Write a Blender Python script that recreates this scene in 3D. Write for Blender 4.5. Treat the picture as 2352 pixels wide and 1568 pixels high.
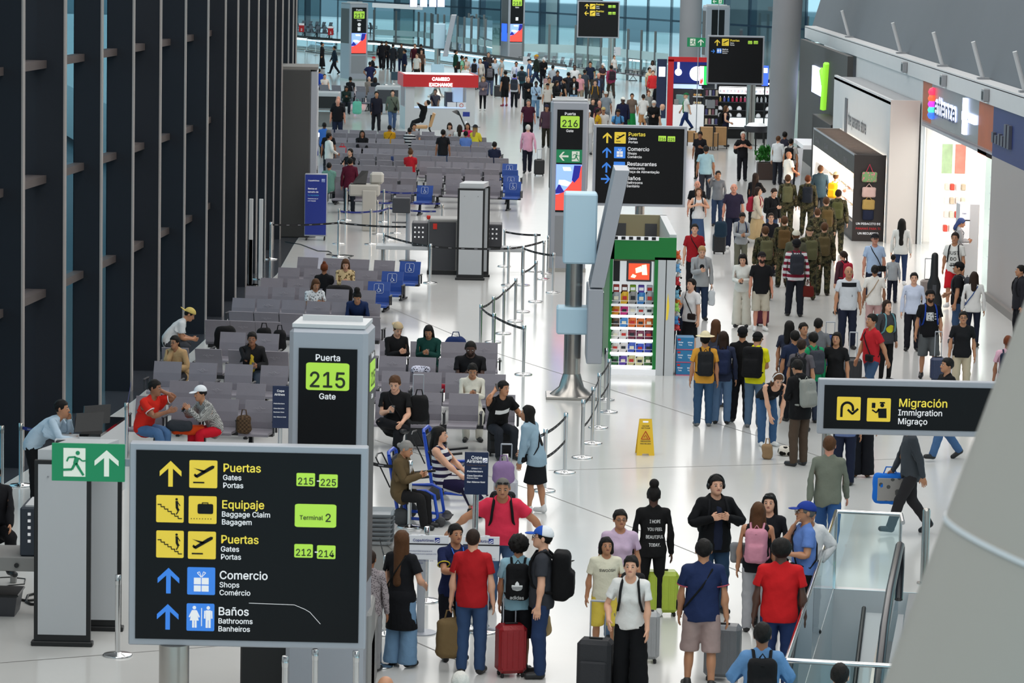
import bpy, math, random, time
import numpy as np
from math import sin, cos, pi, radians
random.seed(7); np.random.seed(7)
T0 = time.time()
S = bpy.context.scene
for o in list(bpy.data.objects): bpy.data.objects.remove(o)
COL = S.collection
# ---------------------------------------------------------------- camera
CAMH = 8.6; FPX = 7480.0; PITCH = math.atan(934/7480.0); ROLL = 0.021
cd = bpy.data.cameras.new('camera'); cam = bpy.data.objects.new('camera', cd); COL.objects.link(cam)
cd.sensor_width = 36; cd.lens = FPX/2352*36; cd.clip_start = 0.5; cd.clip_end = 900
from mathutils import Matrix, Vector, Euler
Rw = Matrix(((1,0,0),(0,sin(PITCH),cos(PITCH)),(0,-0,0)))
_f = Vector((0, cos(PITCH), -sin(PITCH))); _r = Vector((1,0,0)); _u = Vector((0, sin(PITCH), cos(PITCH)))
_up = _u*cos(ROLL) - _r*sin(ROLL); _ri = _r*cos(ROLL) + _u*sin(ROLL)
_m = Matrix.Identity(4)
for i in range(3):
    _m[i][0] = _ri[i]; _m[i][1] = _up[i]; _m[i][2] = -_f[i]
_m[2][3] = CAMH
cam.matrix_world = _m
S.camera = cam
cd.dof.use_dof = True; cd.dof.focus_distance = 62; cd.dof.aperture_fstop = 9.0
def ray(px, py):
    x = (px-1176)/FPX; u = -(py-784)/FPX
    return Vector((0,0,0)) + _f + _ri*x + _up*u
def G(px, py, z=0.0):
    d = ray(px, py); t = (z-CAMH)/d[2]
    return Vector((0,0,CAMH)) + d*t
def PY(px, py, Y):
    d = ray(px, py); t = Y/d[1]
    return Vector((0,0,CAMH)) + d*t
def PX(px, py, X):
    d = ray(px, py); t = X/d[0]
    return Vector((0,0,CAMH)) + d*t
def scale_at(Y): return FPX/math.hypot(Y, CAMH)
# ---------------------------------------------------------------- world, exposure, lights
def lin(h):
    h = h.lstrip('#'); r = [int(h[i:i+2],16)/255 for i in (0,2,4)]
    return tuple((c/12.92 if c <= .04045 else ((c+.055)/1.055)**2.4) for c in r) + (1,)
S.view_settings.view_transform = 'Standard'; S.view_settings.look = 'None'
S.view_settings.gamma = 1; S.view_settings.use_curve_mapping = False
S.view_settings.exposure = 0.07
W = bpy.data.worlds.new('overcast_dusk'); S.world = W; W.use_nodes = True
wn = W.node_tree.nodes; wb = wn['Background']
wb.inputs[0].default_value = (0.44, 0.74, 0.84, 1); wb.inputs[1].default_value = 1.15
def area(name, loc, sx, sy, power, col=(1,1,1), rot=(0,0,0)):
    l = bpy.data.lights.new(name, 'AREA'); l.shape = 'RECTANGLE'; l.size = sx; l.size_y = sy
    l.energy = power; l.color = col
    o = bpy.data.objects.new(name, l); COL.objects.link(o); o.location = loc; o.rotation_euler = rot
    return o
# rows of ceiling luminaires along the hall (the building's own roof lights)
for iy, y in enumerate((4, 30, 56, 82, 108, 136, 168, 205, 250)):
    for x in (-4.5, .8, 6.1, 11.4):
        area('ceiling_luminaire', (x, y, 14.6), 4.4, 23, (640 if y < 150 else 900), (1, .975, .945))
# ---------------------------------------------------------------- materials
MC = {}
def nodes(m):
    m.use_nodes = True; return m.node_tree.nodes, m.node_tree.links
def mat(key, hexc='#808080', rough=.6, metal=0.0, emit=None, es=0.0, spec=.5, noise=0.0, nscale=20, bump=0.0, bscale=60, coat=0):
    if key in MC: return MC[key]
    m = bpy.data.materials.new(key); n, l = nodes(m); b = n['Principled BSDF']
    c = lin(hexc); b.inputs['Base Color'].default_value = c
    b.inputs['Roughness'].default_value = rough; b.inputs['Metallic'].default_value = metal
    b.inputs['Specular IOR Level'].default_value = spec
    if coat: b.inputs['Coat Weight'].default_value = coat; b.inputs['Coat Roughness'].default_value = .08
    if emit:
        b.inputs['Emission Color'].default_value = lin(emit); b.inputs['Emission Strength'].default_value = es
    tc = None
    if noise or bump:
        tc = n.new('ShaderNodeTexCoord')
    if noise:
        t = n.new('ShaderNodeTexNoise'); t.inputs['Scale'].default_value = nscale; t.inputs['Detail'].default_value = 4
        l.new(tc.outputs['Object'], t.inputs['Vector'])
        mx = n.new('ShaderNodeMix'); mx.data_type = 'RGBA'
        mx.inputs[6].default_value = tuple(max(0, v*(1-noise)) for v in c[:3]) + (1,)
        mx.inputs[7].default_value = tuple(min(1, v*(1+noise)) for v in c[:3]) + (1,)
        l.new(t.outputs['Fac'], mx.inputs[0]); l.new(mx.outputs[2], b.inputs['Base Color'])
    if bump:
        t2 = n.new('ShaderNodeTexNoise'); t2.inputs['Scale'].default_value = bscale; t2.inputs['Detail'].default_value = 3
        l.new(tc.outputs['Object'], t2.inputs['Vector'])
        bp = n.new('ShaderNodeBump'); bp.inputs['Strength'].default_value = bump; bp.inputs['Distance'].default_value = .02
        l.new(t2.outputs['Fac'], bp.inputs['Height']); l.new(bp.outputs[0], b.inputs['Normal'])
    MC[key] = m; return m
def glass(key, tint, refl=.12, rough=.02):
    if key in MC: return MC[key]
    m = bpy.data.materials.new(key); n, l = nodes(m); n.remove(n['Principled BSDF'])
    out = [x for x in n if x.type == 'OUTPUT_MATERIAL'][0]
    tr = n.new('ShaderNodeBsdfTransparent'); tr.inputs[0].default_value = tint + (1,)
    gl = n.new('ShaderNodeBsdfGlossy'); gl.inputs['Roughness'].default_value = rough; gl.inputs[0].default_value = (.9,.95,1,1)
    fr = n.new('ShaderNodeFresnel'); fr.inputs[0].default_value = 1.5
    mth = n.new('ShaderNodeMath'); mth.operation = 'MULTIPLY_ADD'; mth.inputs[1].default_value = 1.0; mth.inputs[2].default_value = refl*.3
    mx = n.new('ShaderNodeMixShader'); l.new(fr.outputs[0], mth.inputs[0]); l.new(mth.outputs[0], mx.inputs[0])
    l.new(tr.outputs[0], mx.inputs[1]); l.new(gl.outputs[0], mx.inputs[2]); l.new(mx.outputs[0], out.inputs[0])
    MC[key] = m; return m
# ---------------------------------------------------------------- mesh helpers
def tag(o, label=None, cat=None, group=None, kind=None):
    if label: o['label'] = label
    if cat: o['category'] = cat
    if group: o['group'] = group
    if kind: o['kind'] = kind
    return o
def thing(name, label, cat, loc=(0,0,0), rz=0.0, group=None):
    o = bpy.data.objects.new(name, None); COL.objects.link(o)
    o.location = loc; o.rotation_euler = (0,0,rz); o.empty_display_size = .1
    return tag(o, label, cat, group)
def rawmesh(name, v, f, m=None, smooth=False):
    me = bpy.data.meshes.new(name); me.from_pydata([tuple(map(float,p)) for p in v], [], [tuple(map(int,q)) for q in f])
    if m: me.materials.append(m)
    if smooth: me.polygons.foreach_set('use_smooth', [True]*len(me.polygons))
    me.update(); return me
def link(name, me, parent=None):
    o = bpy.data.objects.new(name, me); COL.objects.link(o)
    if parent is not None: o.parent = parent
    return o
class MB:
    def __init__(s): s.v = []; s.f = []; s.sm = []
    def add(s, vs, fs, smooth=False):
        k = len(s.v); s.v += [tuple(p) for p in vs]; s.f += [tuple(i+k for i in q) for q in fs]; s.sm += [smooth]*len(fs); return s
    def box(s, x0, x1, y0, y1, z0, z1, bev=0.0):
        if bev > 0:
            b = min(bev, abs(x1-x0)*.45, abs(y1-y0)*.45, abs(z1-z0)*.45); vs = []; idx = {}
            for ix,(xa,sx) in enumerate(((x0,1),(x1,-1))):
                for iy,(ya,sy) in enumerate(((y0,1),(y1,-1))):
                    for iz,(za,sz) in enumerate(((z0,1),(z1,-1))):
                        idx[ix,iy,iz] = len(vs)
                        vs += [(xa,ya+sy*b,za+sz*b),(xa+sx*b,ya,za+sz*b),(xa+sx*b,ya+sy*b,za)]
            fs = []
            I = lambda a,b_,c,k: idx[a,b_,c]+k
            fs += [(I(0,0,0,0),I(0,0,1,0),I(0,1,1,0),I(0,1,0,0)),(I(1,0,0,0),I(1,1,0,0),I(1,1,1,0),I(1,0,1,0))]
            fs += [(I(0,0,0,1),I(1,0,0,1),I(1,0,1,1),I(0,0,1,1)),(I(0,1,0,1),I(0,1,1,1),I(1,1,1,1),I(1,1,0,1))]
            fs += [(I(0,0,0,2),I(0,1,0,2),I(1,1,0,2),I(1,0,0,2)),(I(0,0,1,2),I(1,0,1,2),I(1,1,1,2),I(0,1,1,2))]
            for a in (0,1):
                for c in (0,1):
                    fs.append((I(a,c,0,0),I(a,c,0,1),I(a,c,1,1),I(a,c,1,0)))
                    fs.append((I(a,0,c,0),I(a,0,c,2),I(a,1,c,2),I(a,1,c,0)))
                    fs.append((I(0,a,c,1),I(0,a,c,2),I(1,a,c,2),I(1,a,c,1)))
            for a in (0,1):
                for b_ in (0,1):
                    for c in (0,1): fs.append((I(a,b_,c,0),I(a,b_,c,1),I(a,b_,c,2)))
            return s.add(vs, fs)
        vs = [(x0,y0,z0),(x1,y0,z0),(x1,y1,z0),(x0,y1,z0),(x0,y0,z1),(x1,y0,z1),(x1,y1,z1),(x0,y1,z1)]
        return s.add(vs, [(0,3,2,1),(4,5,6,7),(0,1,5,4),(1,2,6,5),(2,3,7,6),(3,0,4,7)])
    def tube(s, pts, r, n=8, caps=True):
        pts = [Vector(p) for p in pts]; k = len(pts); vs = []; fs = []
        rr = r if isinstance(r,(list,tuple)) else [r]*k
        pa = None
        for i,p in enumerate(pts):
            d = (pts[min(i+1,k-1)]-pts[max(i-1,0)]).normalized()
            if pa is None:
                a = d.orthogonal().normalized()
            else:
                a = (pa - d*pa.dot(d)); a = a.normalized() if a.length > 1e-6 else d.orthogonal().normalized()
            pa = a; b = d.cross(a)
            for j in range(n):
                t = 2*pi*j/n; vs.append(p + (a*cos(t)+b*sin(t))*rr[i])
        for i in range(k-1):
            for j in range(n):
                j2 = (j+1)%n; fs.append((i*n+j, i*n+j2, (i+1)*n+j2, (i+1)*n+j))
        s.add(vs, fs, True)
        if caps: s.add([vs[j] for j in range(n)], [tuple(range(n))[::-1]]); s.add([vs[(k-1)*n+j] for j in range(n)], [tuple(range(n))])
        return s
    def lathe(s, prof, c=(0,0,0), n=24, caps=True):
        vs = []; fs = []; m = len(prof)
        for r,z in prof:
            for j in range(n): vs.append((c[0]+r*cos(2*pi*j/n), c[1]+r*sin(2*pi*j/n), c[2]+z))
        for i in range(m-1):
            for j in range(n):
                j2=(j+1)%n; fs.append((i*n+j,i*n+j2,(i+1)*n+j2,(i+1)*n+j))
        s.add(vs, fs, True)
        if caps: s.add(vs[:n],[tuple(range(n))[::-1]]); s.add(vs[-n:],[tuple(range(n))])
        return s
    def prism(s, poly, a0, a1, plane='xz', hole=None):
        # polygon in plane; extruded along remaining axis a0->a1
        def P(u,w,a): return {'xz':(u,a,w),'xy':(u,w,a),'yz':(a,u,w)}[plane]
        n=len(poly); vs=[P(u,w,a0) for u,w in poly]+[P(u,w,a1) for u,w in poly]
        fs=[tuple(range(n))[::-1], tuple(range(n,2*n))]+[(i,(i+1)%n,n+(i+1)%n,n+i) for i in range(n)]
        return s.add(vs,fs)
    def quad(s, *p): return s.add(p,[tuple(range(len(p)))])
    def build(s, name, m, parent=None, rec=True):
        me = rawmesh(name, s.v, s.f, m); me.polygons.foreach_set('use_smooth', s.sm)
        if rec:
            import bmesh; bm = bmesh.new(); bm.from_mesh(me); bmesh.ops.recalc_face_normals(bm, faces=bm.faces); bm.to_mesh(me); bm.free()
        return link(name, me, parent)
def struct(name, mb, m, label=None, parent=None):
    o = mb.build(name, m, parent)
    if parent is None: o['kind'] = 'structure'
    if label: o['label'] = label
    return o
TXT = {}
FONT = None
try:
    import os
    _fp = os.path.join(bpy.utils.system_resource('DATAFILES', path='fonts'), 'Inter.woff2')   # Blender's own bundled interface font
    if os.path.exists(_fp): FONT = bpy.data.fonts.load(_fp)
except Exception: FONT = None
def text_mesh(s, size, bold=0.0, align='LEFT', ext=0.002, sx=1.0):
    k = (s,size,bold,align,ext,sx)
    if k in TXT: return TXT[k].copy()
    c = bpy.data.curves.new('lettering','FONT'); c.body = s; c.size = size; c.align_x = align; c.resolution_u = 3; c.fill_mode = 'FRONT'
    if FONT: c.font = FONT
    o = bpy.data.objects.new('t', c); COL.objects.link(o)
    dg = bpy.context.evaluated_depsgraph_get(); me = bpy.data.meshes.new_from_object(o.evaluated_get(dg))
    bpy.data.objects.remove(o); bpy.data.curves.remove(c)
    n = len(me.vertices); C = np.empty(n*3, np.float32); me.vertices.foreach_get('co', C); C = C.reshape(-1,3); F_ = [tuple(q.vertices) for q in me.polygons]
    d = max(bold*.55, size*.011); V = []; Q = []   # stroke weight: copies set a hair apart
    for i,(dx,dz) in enumerate(((0,0),(d,0),(-d,0),(0,d),(0,-d))):
        W_ = np.stack([C[:,0]*sx+dx, np.full(n,-.0002*i), C[:,1]+dz], 1); V += W_.tolist(); Q += [tuple(j+n*i for j in q) for q in F_]
    bpy.data.meshes.remove(me); me = bpy.data.meshes.new('lettering'); me.from_pydata(V,[],Q); me.update()
    TXT[k] = me; return me
def text(s, size, m, parent, loc, bold=0.0, align='LEFT', name='lettering', sx=1.0, rot=None, ext=.002):
    me = text_mesh(s,size,bold,align,ext,sx).copy(); me.materials.clear(); me.materials.append(m)
    o = link(name, me, parent); o.location = loc
    if rot: o.rotation_euler = rot
    return o
def bld(mb, nm, m, par, loc, rot=(0,0,0)):
    o = mb.build(nm, m, par); o.location = loc; o.rotation_euler = rot; return o
def copy_tree(o, parent=None):
    c = o.copy(); COL.objects.link(c); c.parent = parent
    for ch in o.children: copy_tree(ch, c)
    return c
# ================================================================ the building shell
m_floor = mat('white_terrazzo', '#cfcecb', .15, spec=.32, noise=.035, nscale=1.2)
m_dark = mat('dark_polished_stone', '#3c3f45', .16, noise=.25, nscale=6)
m_joint = mat('floor_joint', '#6d6b68', .6)
m_fin = mat('dark_navy_fin', '#121821', .55, spec=.3, noise=.12, nscale=.7)
m_trim = mat('aluminium_trim', '#a39c98', .4, .4)
m_tran = mat('bronze_transom', '#5b5250', .5, .3)
m_white = mat('white_paint', '#c6c8ca', .5, noise=.03, nscale=2)
m_grey = mat('grey_panel', '#8c8f93', .45)
m_alu = mat('satin_aluminium', '#a4a8b0', .4, .2)
m_steel = mat('brushed_steel', '#b4b0aa', .25, 1.0, noise=.12, nscale=4)
m_chrome = mat('polished_chrome', '#d5d5d5', .12, 1.0)
m_black = mat('black_plastic', '#0e0f11', .4)
m_conc = mat('concrete', '#8d989e', .9, noise=.25, nscale=.35)
m_glassL = glass('tinted_facade_glass', (.56,.78,.88), .12)
m_glassF = glass('clear_facade_glass', (.62,.80,.84), .1)
m_glassT = glass('green_edge_glass', (.80,.90,.88), .15)
m_glassC = glass('clear_glass', (.90,.95,.95), .12)
def F2(px, py): p = G(px, py); return (p.x, p.y)
# floor with the escalator opening
DL = [(-9.6,26),(-8.6,44),F2(5,1114),F2(61,1080),F2(252,956),F2(306,920),(-6.55,66),F2(636,630),F2(674,563),(-6.1,100),(-8.2,112),(-13,130),(-30,200),(-52,320)]
O = Vector((4.38,42.9,0)); dv = Vector((-1.40,-9.1,0)).normalized(); nv = Vector((-dv.y, dv.x, 0))
if nv.x < 0: nv = -nv
def ES(a, b, z=0): p = O + dv*a + nv*b; return (p.x, p.y, z)   # a: towards the camera along the well, b: to the right
h0, h1, h2, h3 = ES(0,0), ES(0,7.5), ES(16,7.5), ES(16,0)
mb = MB()
left = [(x, y, 0) for x, y in DL]
mb.quad(*([(p) for p in left] + [(h0[0], 320, 0), (h0[0], h0[1], 0), h3, (h3[0], 26, 0)]))
mb.quad((h0[0],320,0),(h0[0],h0[1],0),h1,(30,h1[1],0),(60,320,0))
mb.quad(h1,h2,(30,h2[1],0),(30,h1[1],0))
floor_o = struct('floor', mb, m_floor, 'white polished terrazzo concourse floor')
mb = MB()
for i in range(len(DL)-1):
    a, b = DL[i], DL[i+1]; mb.quad((a[0]-4.5,a[1],.001),(a[0],a[1],.001),(b[0],b[1],.001),(b[0]-4.5,b[1],.001))
struct('trim_1', mb, m_dark, 'dark polished stone strip along the window wall')
for pts in (((1150,814),(1489,922),(1584,953),(1750,1004),(2010,1090)),((860,1010),(1252,1134),(1408,1193),(1596,1270),(1790,1350)),((1260,1080),(1750,1067),(2100,1052)),((0,1522),(298,1499),(520,1482)),((880,700),(1150,814)),((1150,625),(1260,625)),((1100,1452),(1180,1445)),((930,1463),(1060,1520))):
    mb = MB()
    for (a, b) in zip(pts[:-1], pts[1:]):
        A = G(*a); B = G(*b); d = (B-A).normalized(); n_ = Vector((-d.y, d.x, 0))*.011
        mb.quad(A-n_+Vector((0,0,.0015)), B-n_+Vector((0,0,.0015)), B+n_+Vector((0,0,.0015)), A+n_+Vector((0,0,.0015)))
    mb.build('floor_joint', m_joint, floor_o)
# ---- left window wall: fins, trims, transoms, glass
FP = [(-8.45,42.4),(-8.15,45.3),(-7.95,48.2),(-7.77,51.25),(-7.52,54.2),(-7.30,57.27),(-7.08,60.14),(-6.90,63.05),(-6.72,66.0),(-6.55,69.0),(-6.47,72.2),(-6.46,75.3),(-6.47,78.4),(-6.48,81.5),(-6.5,84.6),(-6.52,87.7),(-6.55,90.8),(-6.6,93.9),(-6.68,97.0),(-6.8,100.1),(-7.4,103.2)]
wl = thing('wall_left', None, None); wl['kind'] = 'structure'; wl['label'] = 'dark window wall of tall navy fins with slim pale edges'
ZT = 16.0; D = .49
for i, (x, y) in enumerate(FP):
    mb = MB(); mb.box(x-D, x-.02, y, y+.22, 0, ZT); f_ = mb.build('fin', m_fin, wl)
    mb = MB(); mb.box(x-.02, x+.006, y-.008, y+.226, 0, ZT); mb.build('edge_trim', m_trim, wl)
    if i+1 < len(FP):
        x2, y2 = FP[i+1]
        mb = MB(); mb.quad((x-D+.02,y+.22,0),(x2-D+.02,y2,0),(x2-D+.02,y2,ZT),(x-D+.02,y+.22,ZT)); mb.build('pane', m_glassL, wl)
        for z in (2.42,4.33,6.24,8.15,10.06):
            mb = MB(); w=.17; xa=x-D+.02; xb=x2-D+.02
            mb.add([(xa,y+.22,z),(xa+w,y+.22,z),(xb+w,y2,z),(xb,y2,z),(xa,y+.22,z+.13),(xa+w,y+.22,z+.13),(xb+w,y2,z+.13),(xb,y2,z+.13)],[(0,3,2,1),(4,5,6,7),(0,1,5,4),(1,2,6,5),(2,3,7,6),(3,0,4,7)])
            mb.build('transom', m_tran, wl)
mb = MB(); mb.box(-12.5,-8.45,41.9,42.4,0,ZT); mb.build('return_panel', m_fin, wl)
# ---- far glass façade
A = G(640,62); B = G(1900,168); fd = (B-A); L = fd.length; fdn = fd.normalized(); fn = Vector((fdn.y,-fdn.x,0))
wf = thing('wall_back', None, None); wf['kind']='structure'; wf['label']='tall glass facade with dark blue mullions at the far end'
m_mull = mat('dark_blue_mullion', '#24415a', .5)
def fpoint(px, z=0):   # point on facade line under a pixel column
    d = ray(px, 100); d2 = Vector((d.x, d.y)); # solve O+t*d = A+s*fd
    det = d2.x*(-fd.y) - d2.y*(-fd.x); t = (A.x*(-fd.y) - A.y*(-fd.x))/det; return Vector((d2.x*t, d2.y*t, z))
cols = [640,672,700,735,775,820,860,905,950,1000,1050,1080,1100,1150,1200,1238,1281,1325,1380,1434,1487,1541,1600,1660,1720,1790,1850,1905]
wid = {1050:2.6,1281:.4,1434:.45,1487:.4,1541:.4,1720:.45}
prev = None
for c in cols:
    p = fpoint(c); w = wid.get(c,.35)*.5
    mb = MB(); q0 = p - fdn*w; q1 = p + fdn*w; t_ = fn*.45
    mb.add([(q.x,q.y,z) for z in (0,14) for q in (q0,q1,q1-t_,q0-t_)],[(0,3,2,1),(4,5,6,7),(0,1,5,4),(1,2,6,5),(2,3,7,6),(3,0,4,7)]); mb.build('mullion', m_mull, wf)
    if prev is not None:
        mb = MB(); mb.quad((prev.x,prev.y,0),(p.x,p.y,0),(p.x,p.y,14),(prev.x,prev.y,14)); mb.build('pane', m_glassF, wf)
        for z in (2.7,6.0,9.3):
            mb = MB(); a_ = prev; b_ = p; t_ = fn*.2
            mb.add([(q.x,q.y,zz) for zz in (z,z+.14) for q in (a_,b_,b_-t_,a_-t_)],[(0,3,2,1),(4,5,6,7),(0,1,5,4),(1,2,6,5),(2,3,7,6),(3,0,4,7)]); mb.build('transom', m_mull, wf)
    prev = p
# outside: ground, concrete road structure, grassy bank
mb = MB(); mb.quad((-160,-20,-.4),(-9,-20,-.4),(-9,100,-.4),(-60,330,-.4),(-160,330,-.4)); mb.quad((-160,330,-.4),(90,330,-.4),(120,620,-.4),(-160,620,-.4)); mb.quad((12,200,-.4),(120,140,-.4),(120,330,-.4),(-5,330,-.4))
struct('trim_2', mb, mat('outdoor_paving','#6f8088',.9), 'grey paved ground outside the windows')
gb = thing('grass_bank','green grass bank beyond the far glass facade','embankment',(0,0,0))
mb = MB(); mb.quad((-20,390,3.0),(160,290,3.0),(160,330,24),(-20,450,24)); mb.quad((-20,390,-.4),(160,290,-.4),(160,290,3),(-20,390,3)); mb.build('grass_slope', mat('grass','#93b488',.95,noise=.3,nscale=.2), gb)
def slabwall(x0,y0,x1,y1,z0,z1,t,label):
    d=Vector((x1-x0,y1-y0,0)).normalized(); n_=Vector((-d.y,d.x,0))*t
    mb=MB(); c=[Vector((x0,y0,0)),Vector((x1,y1,0)),Vector((x1,y1,0))+n_,Vector((x0,y0,0))+n_]
    mb.add([(q.x,q.y,z) for z in (z0,z1) for q in c],[(0,3,2,1),(4,5,6,7),(0,1,5,4),(1,2,6,5),(2,3,7,6),(3,0,4,7)]); o=mb.build('concrete_wall',m_conc); tag(o,label,'wall'); return o
slabwall(2,300,14,292,-.4,4.5,2,'concrete abutment seen through the facade left of the hanging gate sign')
slabwall(15,285,45,262,-.4,5.6,2,'long concrete wall outside behind the large round column')
slabwall(-30,350,0,345,-.4,5.0,2,'concrete wall outside behind the glass lounge')
mb=MB()
for k,px in enumerate((1510,1560,1213)):
    p=fpoint(px); tag(MB().lathe([(1.1,0),(1.1,14)],(p.x+2,p.y+8,-.4),20).build('concrete_pillar',mat('pale_concrete','#aab8bd',.8,noise=.1,nscale=.5)),['round concrete pillar outside behind the red coffee stand','second round concrete pillar outside by the large indoor column','round concrete pillar outside beside the tall gate totem'][k],'pillar')
mb=MB(); mb.quad((-16,-14,15.6),(20,-14,15.6),(40,160,15.6),(80,330,15.6),(-60,330,15.6),(-16,130,15.6)); struct('ceiling',mb,mat('white_ceiling','#c4c6c8',.8),'plain white hall ceiling')
mb=MB(); mb.quad((-12.5,-14,0),(20,-14,0),(20,-14,15.6),(-12.5,-14,15.6)); mb.quad((20,-14,0),(20,42,0),(20,42,15.6),(20,-14,15.6)); mb.quad((-12.5,-14,0),(-12.5,42,0),(-12.5,42,15.6),(-12.5,-14,15.6)); struct('wall_front',mb,m_white,'hall walls behind the viewpoint')
# ---- round leaning columns inside
def column(px,py,r0,r1,h,lean,label,m=m_grey):
    p=G(px,py); t=thing('round_column',label,'column',(p.x,p.y,0)); mb=MB(); n=40; prof=[(r0,0),(r0,.02)]
    vs=[];fs=[]
    for i in range(9):
        z=h*i/8; r=r0+(r1-r0)*i/8
        for j in range(n): vs.append((lean*z+r*cos(2*pi*j/n), r*sin(2*pi*j/n), z))
    for i in range(8):
        for j in range(n): fs.append((i*n+j,i*n+(j+1)%n,(i+1)*n+(j+1)%n,(i+1)*n+j))
    mb.add(vs,fs,True); mb.build('shaft',m,t)
    MB().lathe([(r0+.02,0),(r0+.02,.12)],(0,0,0),n).build('base_ring',m_steel,t); return t
m_col = mat('grey_column_render','#85868a',.75,noise=.08,nscale=.8)
column(1788,398,.49,.62,15,.024,'tall round grey column beside the potted plant',m_col)
column(1582,212,.60,.66,15,.0,'round grey column behind the red coffee stand',m_col)
column(2340,700,.18,.18,4.4,.0,'slim white column at the right edge by the grey wall panel',m_white)
# ---- right side: shop facades under a white ledge, grey upper wall
m_up = mat('upper_grey_wall','#596168',.8,noise=.05,nscale=.5)
wr = thing('wall_right', None, None); wr['kind']='structure'; wr['label']='grey upper wall above the shop fronts'
mb=MB(); mb.quad((11.95,40,4.9),(11.95,134,4.9),(15.0,134,15.5),(15.5,40,15.5)); mb.build('sloping_wall',m_up,wr)
mb=MB(); mb.box(11.55,12.0,60,132,5.14,5.2); mb.build('ledge_top',m_white,wr)
mb=MB(); mb.box(11.55,11.75,60,132,4.72,5.16); mb.build('ledge_fascia',m_white,wr)
mb=MB(); mb.box(11.60,11.66,93.4,112,0,4.72); mb.build('upper_panel',m_white,wr)
mb=MB(); mb.box(13.1,13.4,60,140,0,5.05); mb.build('rear_wall',m_white,wr)
for py_,Yp in ((0,0),):
    for k,Yp in enumerate((76,83,91,101,117)):
        t=thing('ledge_strut',['nearest','second nearest','middle','second farthest','farthest'][k]+' slanted white strut rising from the shop ledge','strut',(11.78,Yp,5.2)); mb=MB(); mb.tube([(0.05,0,0),(-.25,-.1,.95)],.07,4); mb.build('bar',m_white,t); mb=MB(); mb.box(-.1,.2,-.1,.1,-.0,.05); mb.build('foot',m_grey,t)
for k,Yp in enumerate((73,80,88,97)):
    t=thing('ledge_speaker','small grey box fixing on the white shop ledge, number %s from the right edge'%['one','two','three','four'][k],'fixture',(11.5,Yp,4.78)); t['label']=['grey box fixing on the ledge above the navy shop sign','grey box fixing on the ledge above the lit pharmacy letters','grey box fixing on the ledge above the orange panel','grey box fixing on the ledge above the white store block'][k]
    MB().box(-.1,.05,-.2,.2,0,.32,.02).build('housing',m_grey,t); MB().box(-.11,-.1,-.13,.13,.05,.25).build('grille',m_black,t)
# ---- close leaning column, out of focus at the lower right
t=thing('leaning_column','large pale grey leaning column, blurred, in the lower right corner','column',(0,0,0))
Pt=PY(2343,735,8.0); Pb=PY(2035,1568,8.0); dirv=(Pt-Pb).normalized(); side=Vector((dirv.z,0,-dirv.x)).normalized(); R_=.37
c0=Pb+side*R_-dirv*3.2; c1=Pt+side*R_+dirv*3.5
mb=MB(); mb.tube([c0+(c1-c0)*i/12 for i in range(13)],R_,64); mb.build('shaft',mat('pale_grey_column','#a29c94',.5,spec=.4),t)
q=Pb+dirv*.44+side*R_; mb=MB(); mb.tube([q-dirv*.006,q+dirv*.006],R_+.004,64); mb.build('seam_ring',m_white,t)
# ---- escalator well with glass balustrade
m_well=mat('well_cladding','#b2b5b8',.45)
ew=thing('escalator_well',None,None); ew['kind']='structure'; ew.name='trim_3'; ew['label']='sunken escalator opening with grey side panels'
for (a0,b0,a1,b1,z0,z1,mm) in ((0,0,0,7.5,-5,-.002,m_well),(0,0,16,0,-5,-.002,m_well),):
    mb=MB(); mb.quad(ES(a0,b0,z0),ES(a1,b1,z0),ES(a1,b1,z1),ES(a0,b0,z1)); mb.build('well_wall',mm,ew)
mb=MB(); mb.quad(ES(0,0,-5),ES(16,0,-5),ES(16,7.5,-5),ES(0,7.5,-5)); mb.build('lower_floor',m_floor,ew)
mb=MB(); mb.quad(ES(.25,.45,-.25),ES(.25,.95,-.25),ES(12,.95,-3.6),ES(12,.45,-3.6)); mb.build('sloping_panel',mat('grey_cladding','#9a9ea2',.35,.3),ew)
mb=MB(); mb.quad(ES(.6,1.0,-.55),ES(.6,1.55,-.55),ES(3.6,1.55,-1.4),ES(3.6,1.0,-1.4)); mb.build('sloping_panel',mat('grey_cladding',),ew)
mb=MB(); mb.quad(ES(3.6,.95,-1.4),ES(3.6,1.6,-1.4),ES(12,1.6,-3.2),ES(12,.95,-3.2)); mb.build('sloping_panel',m_white,ew)
mb=MB(); mb.tube([ES(.2,.42,-.2),ES(12,.42,-3.5)],.03,6); mb.build('joint_line',m_black,ew)
es=thing('escalator','escalator with black handrail descending behind the glass barrier','escalator',ES(0,0))
es.location=(0,0,0)
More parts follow.
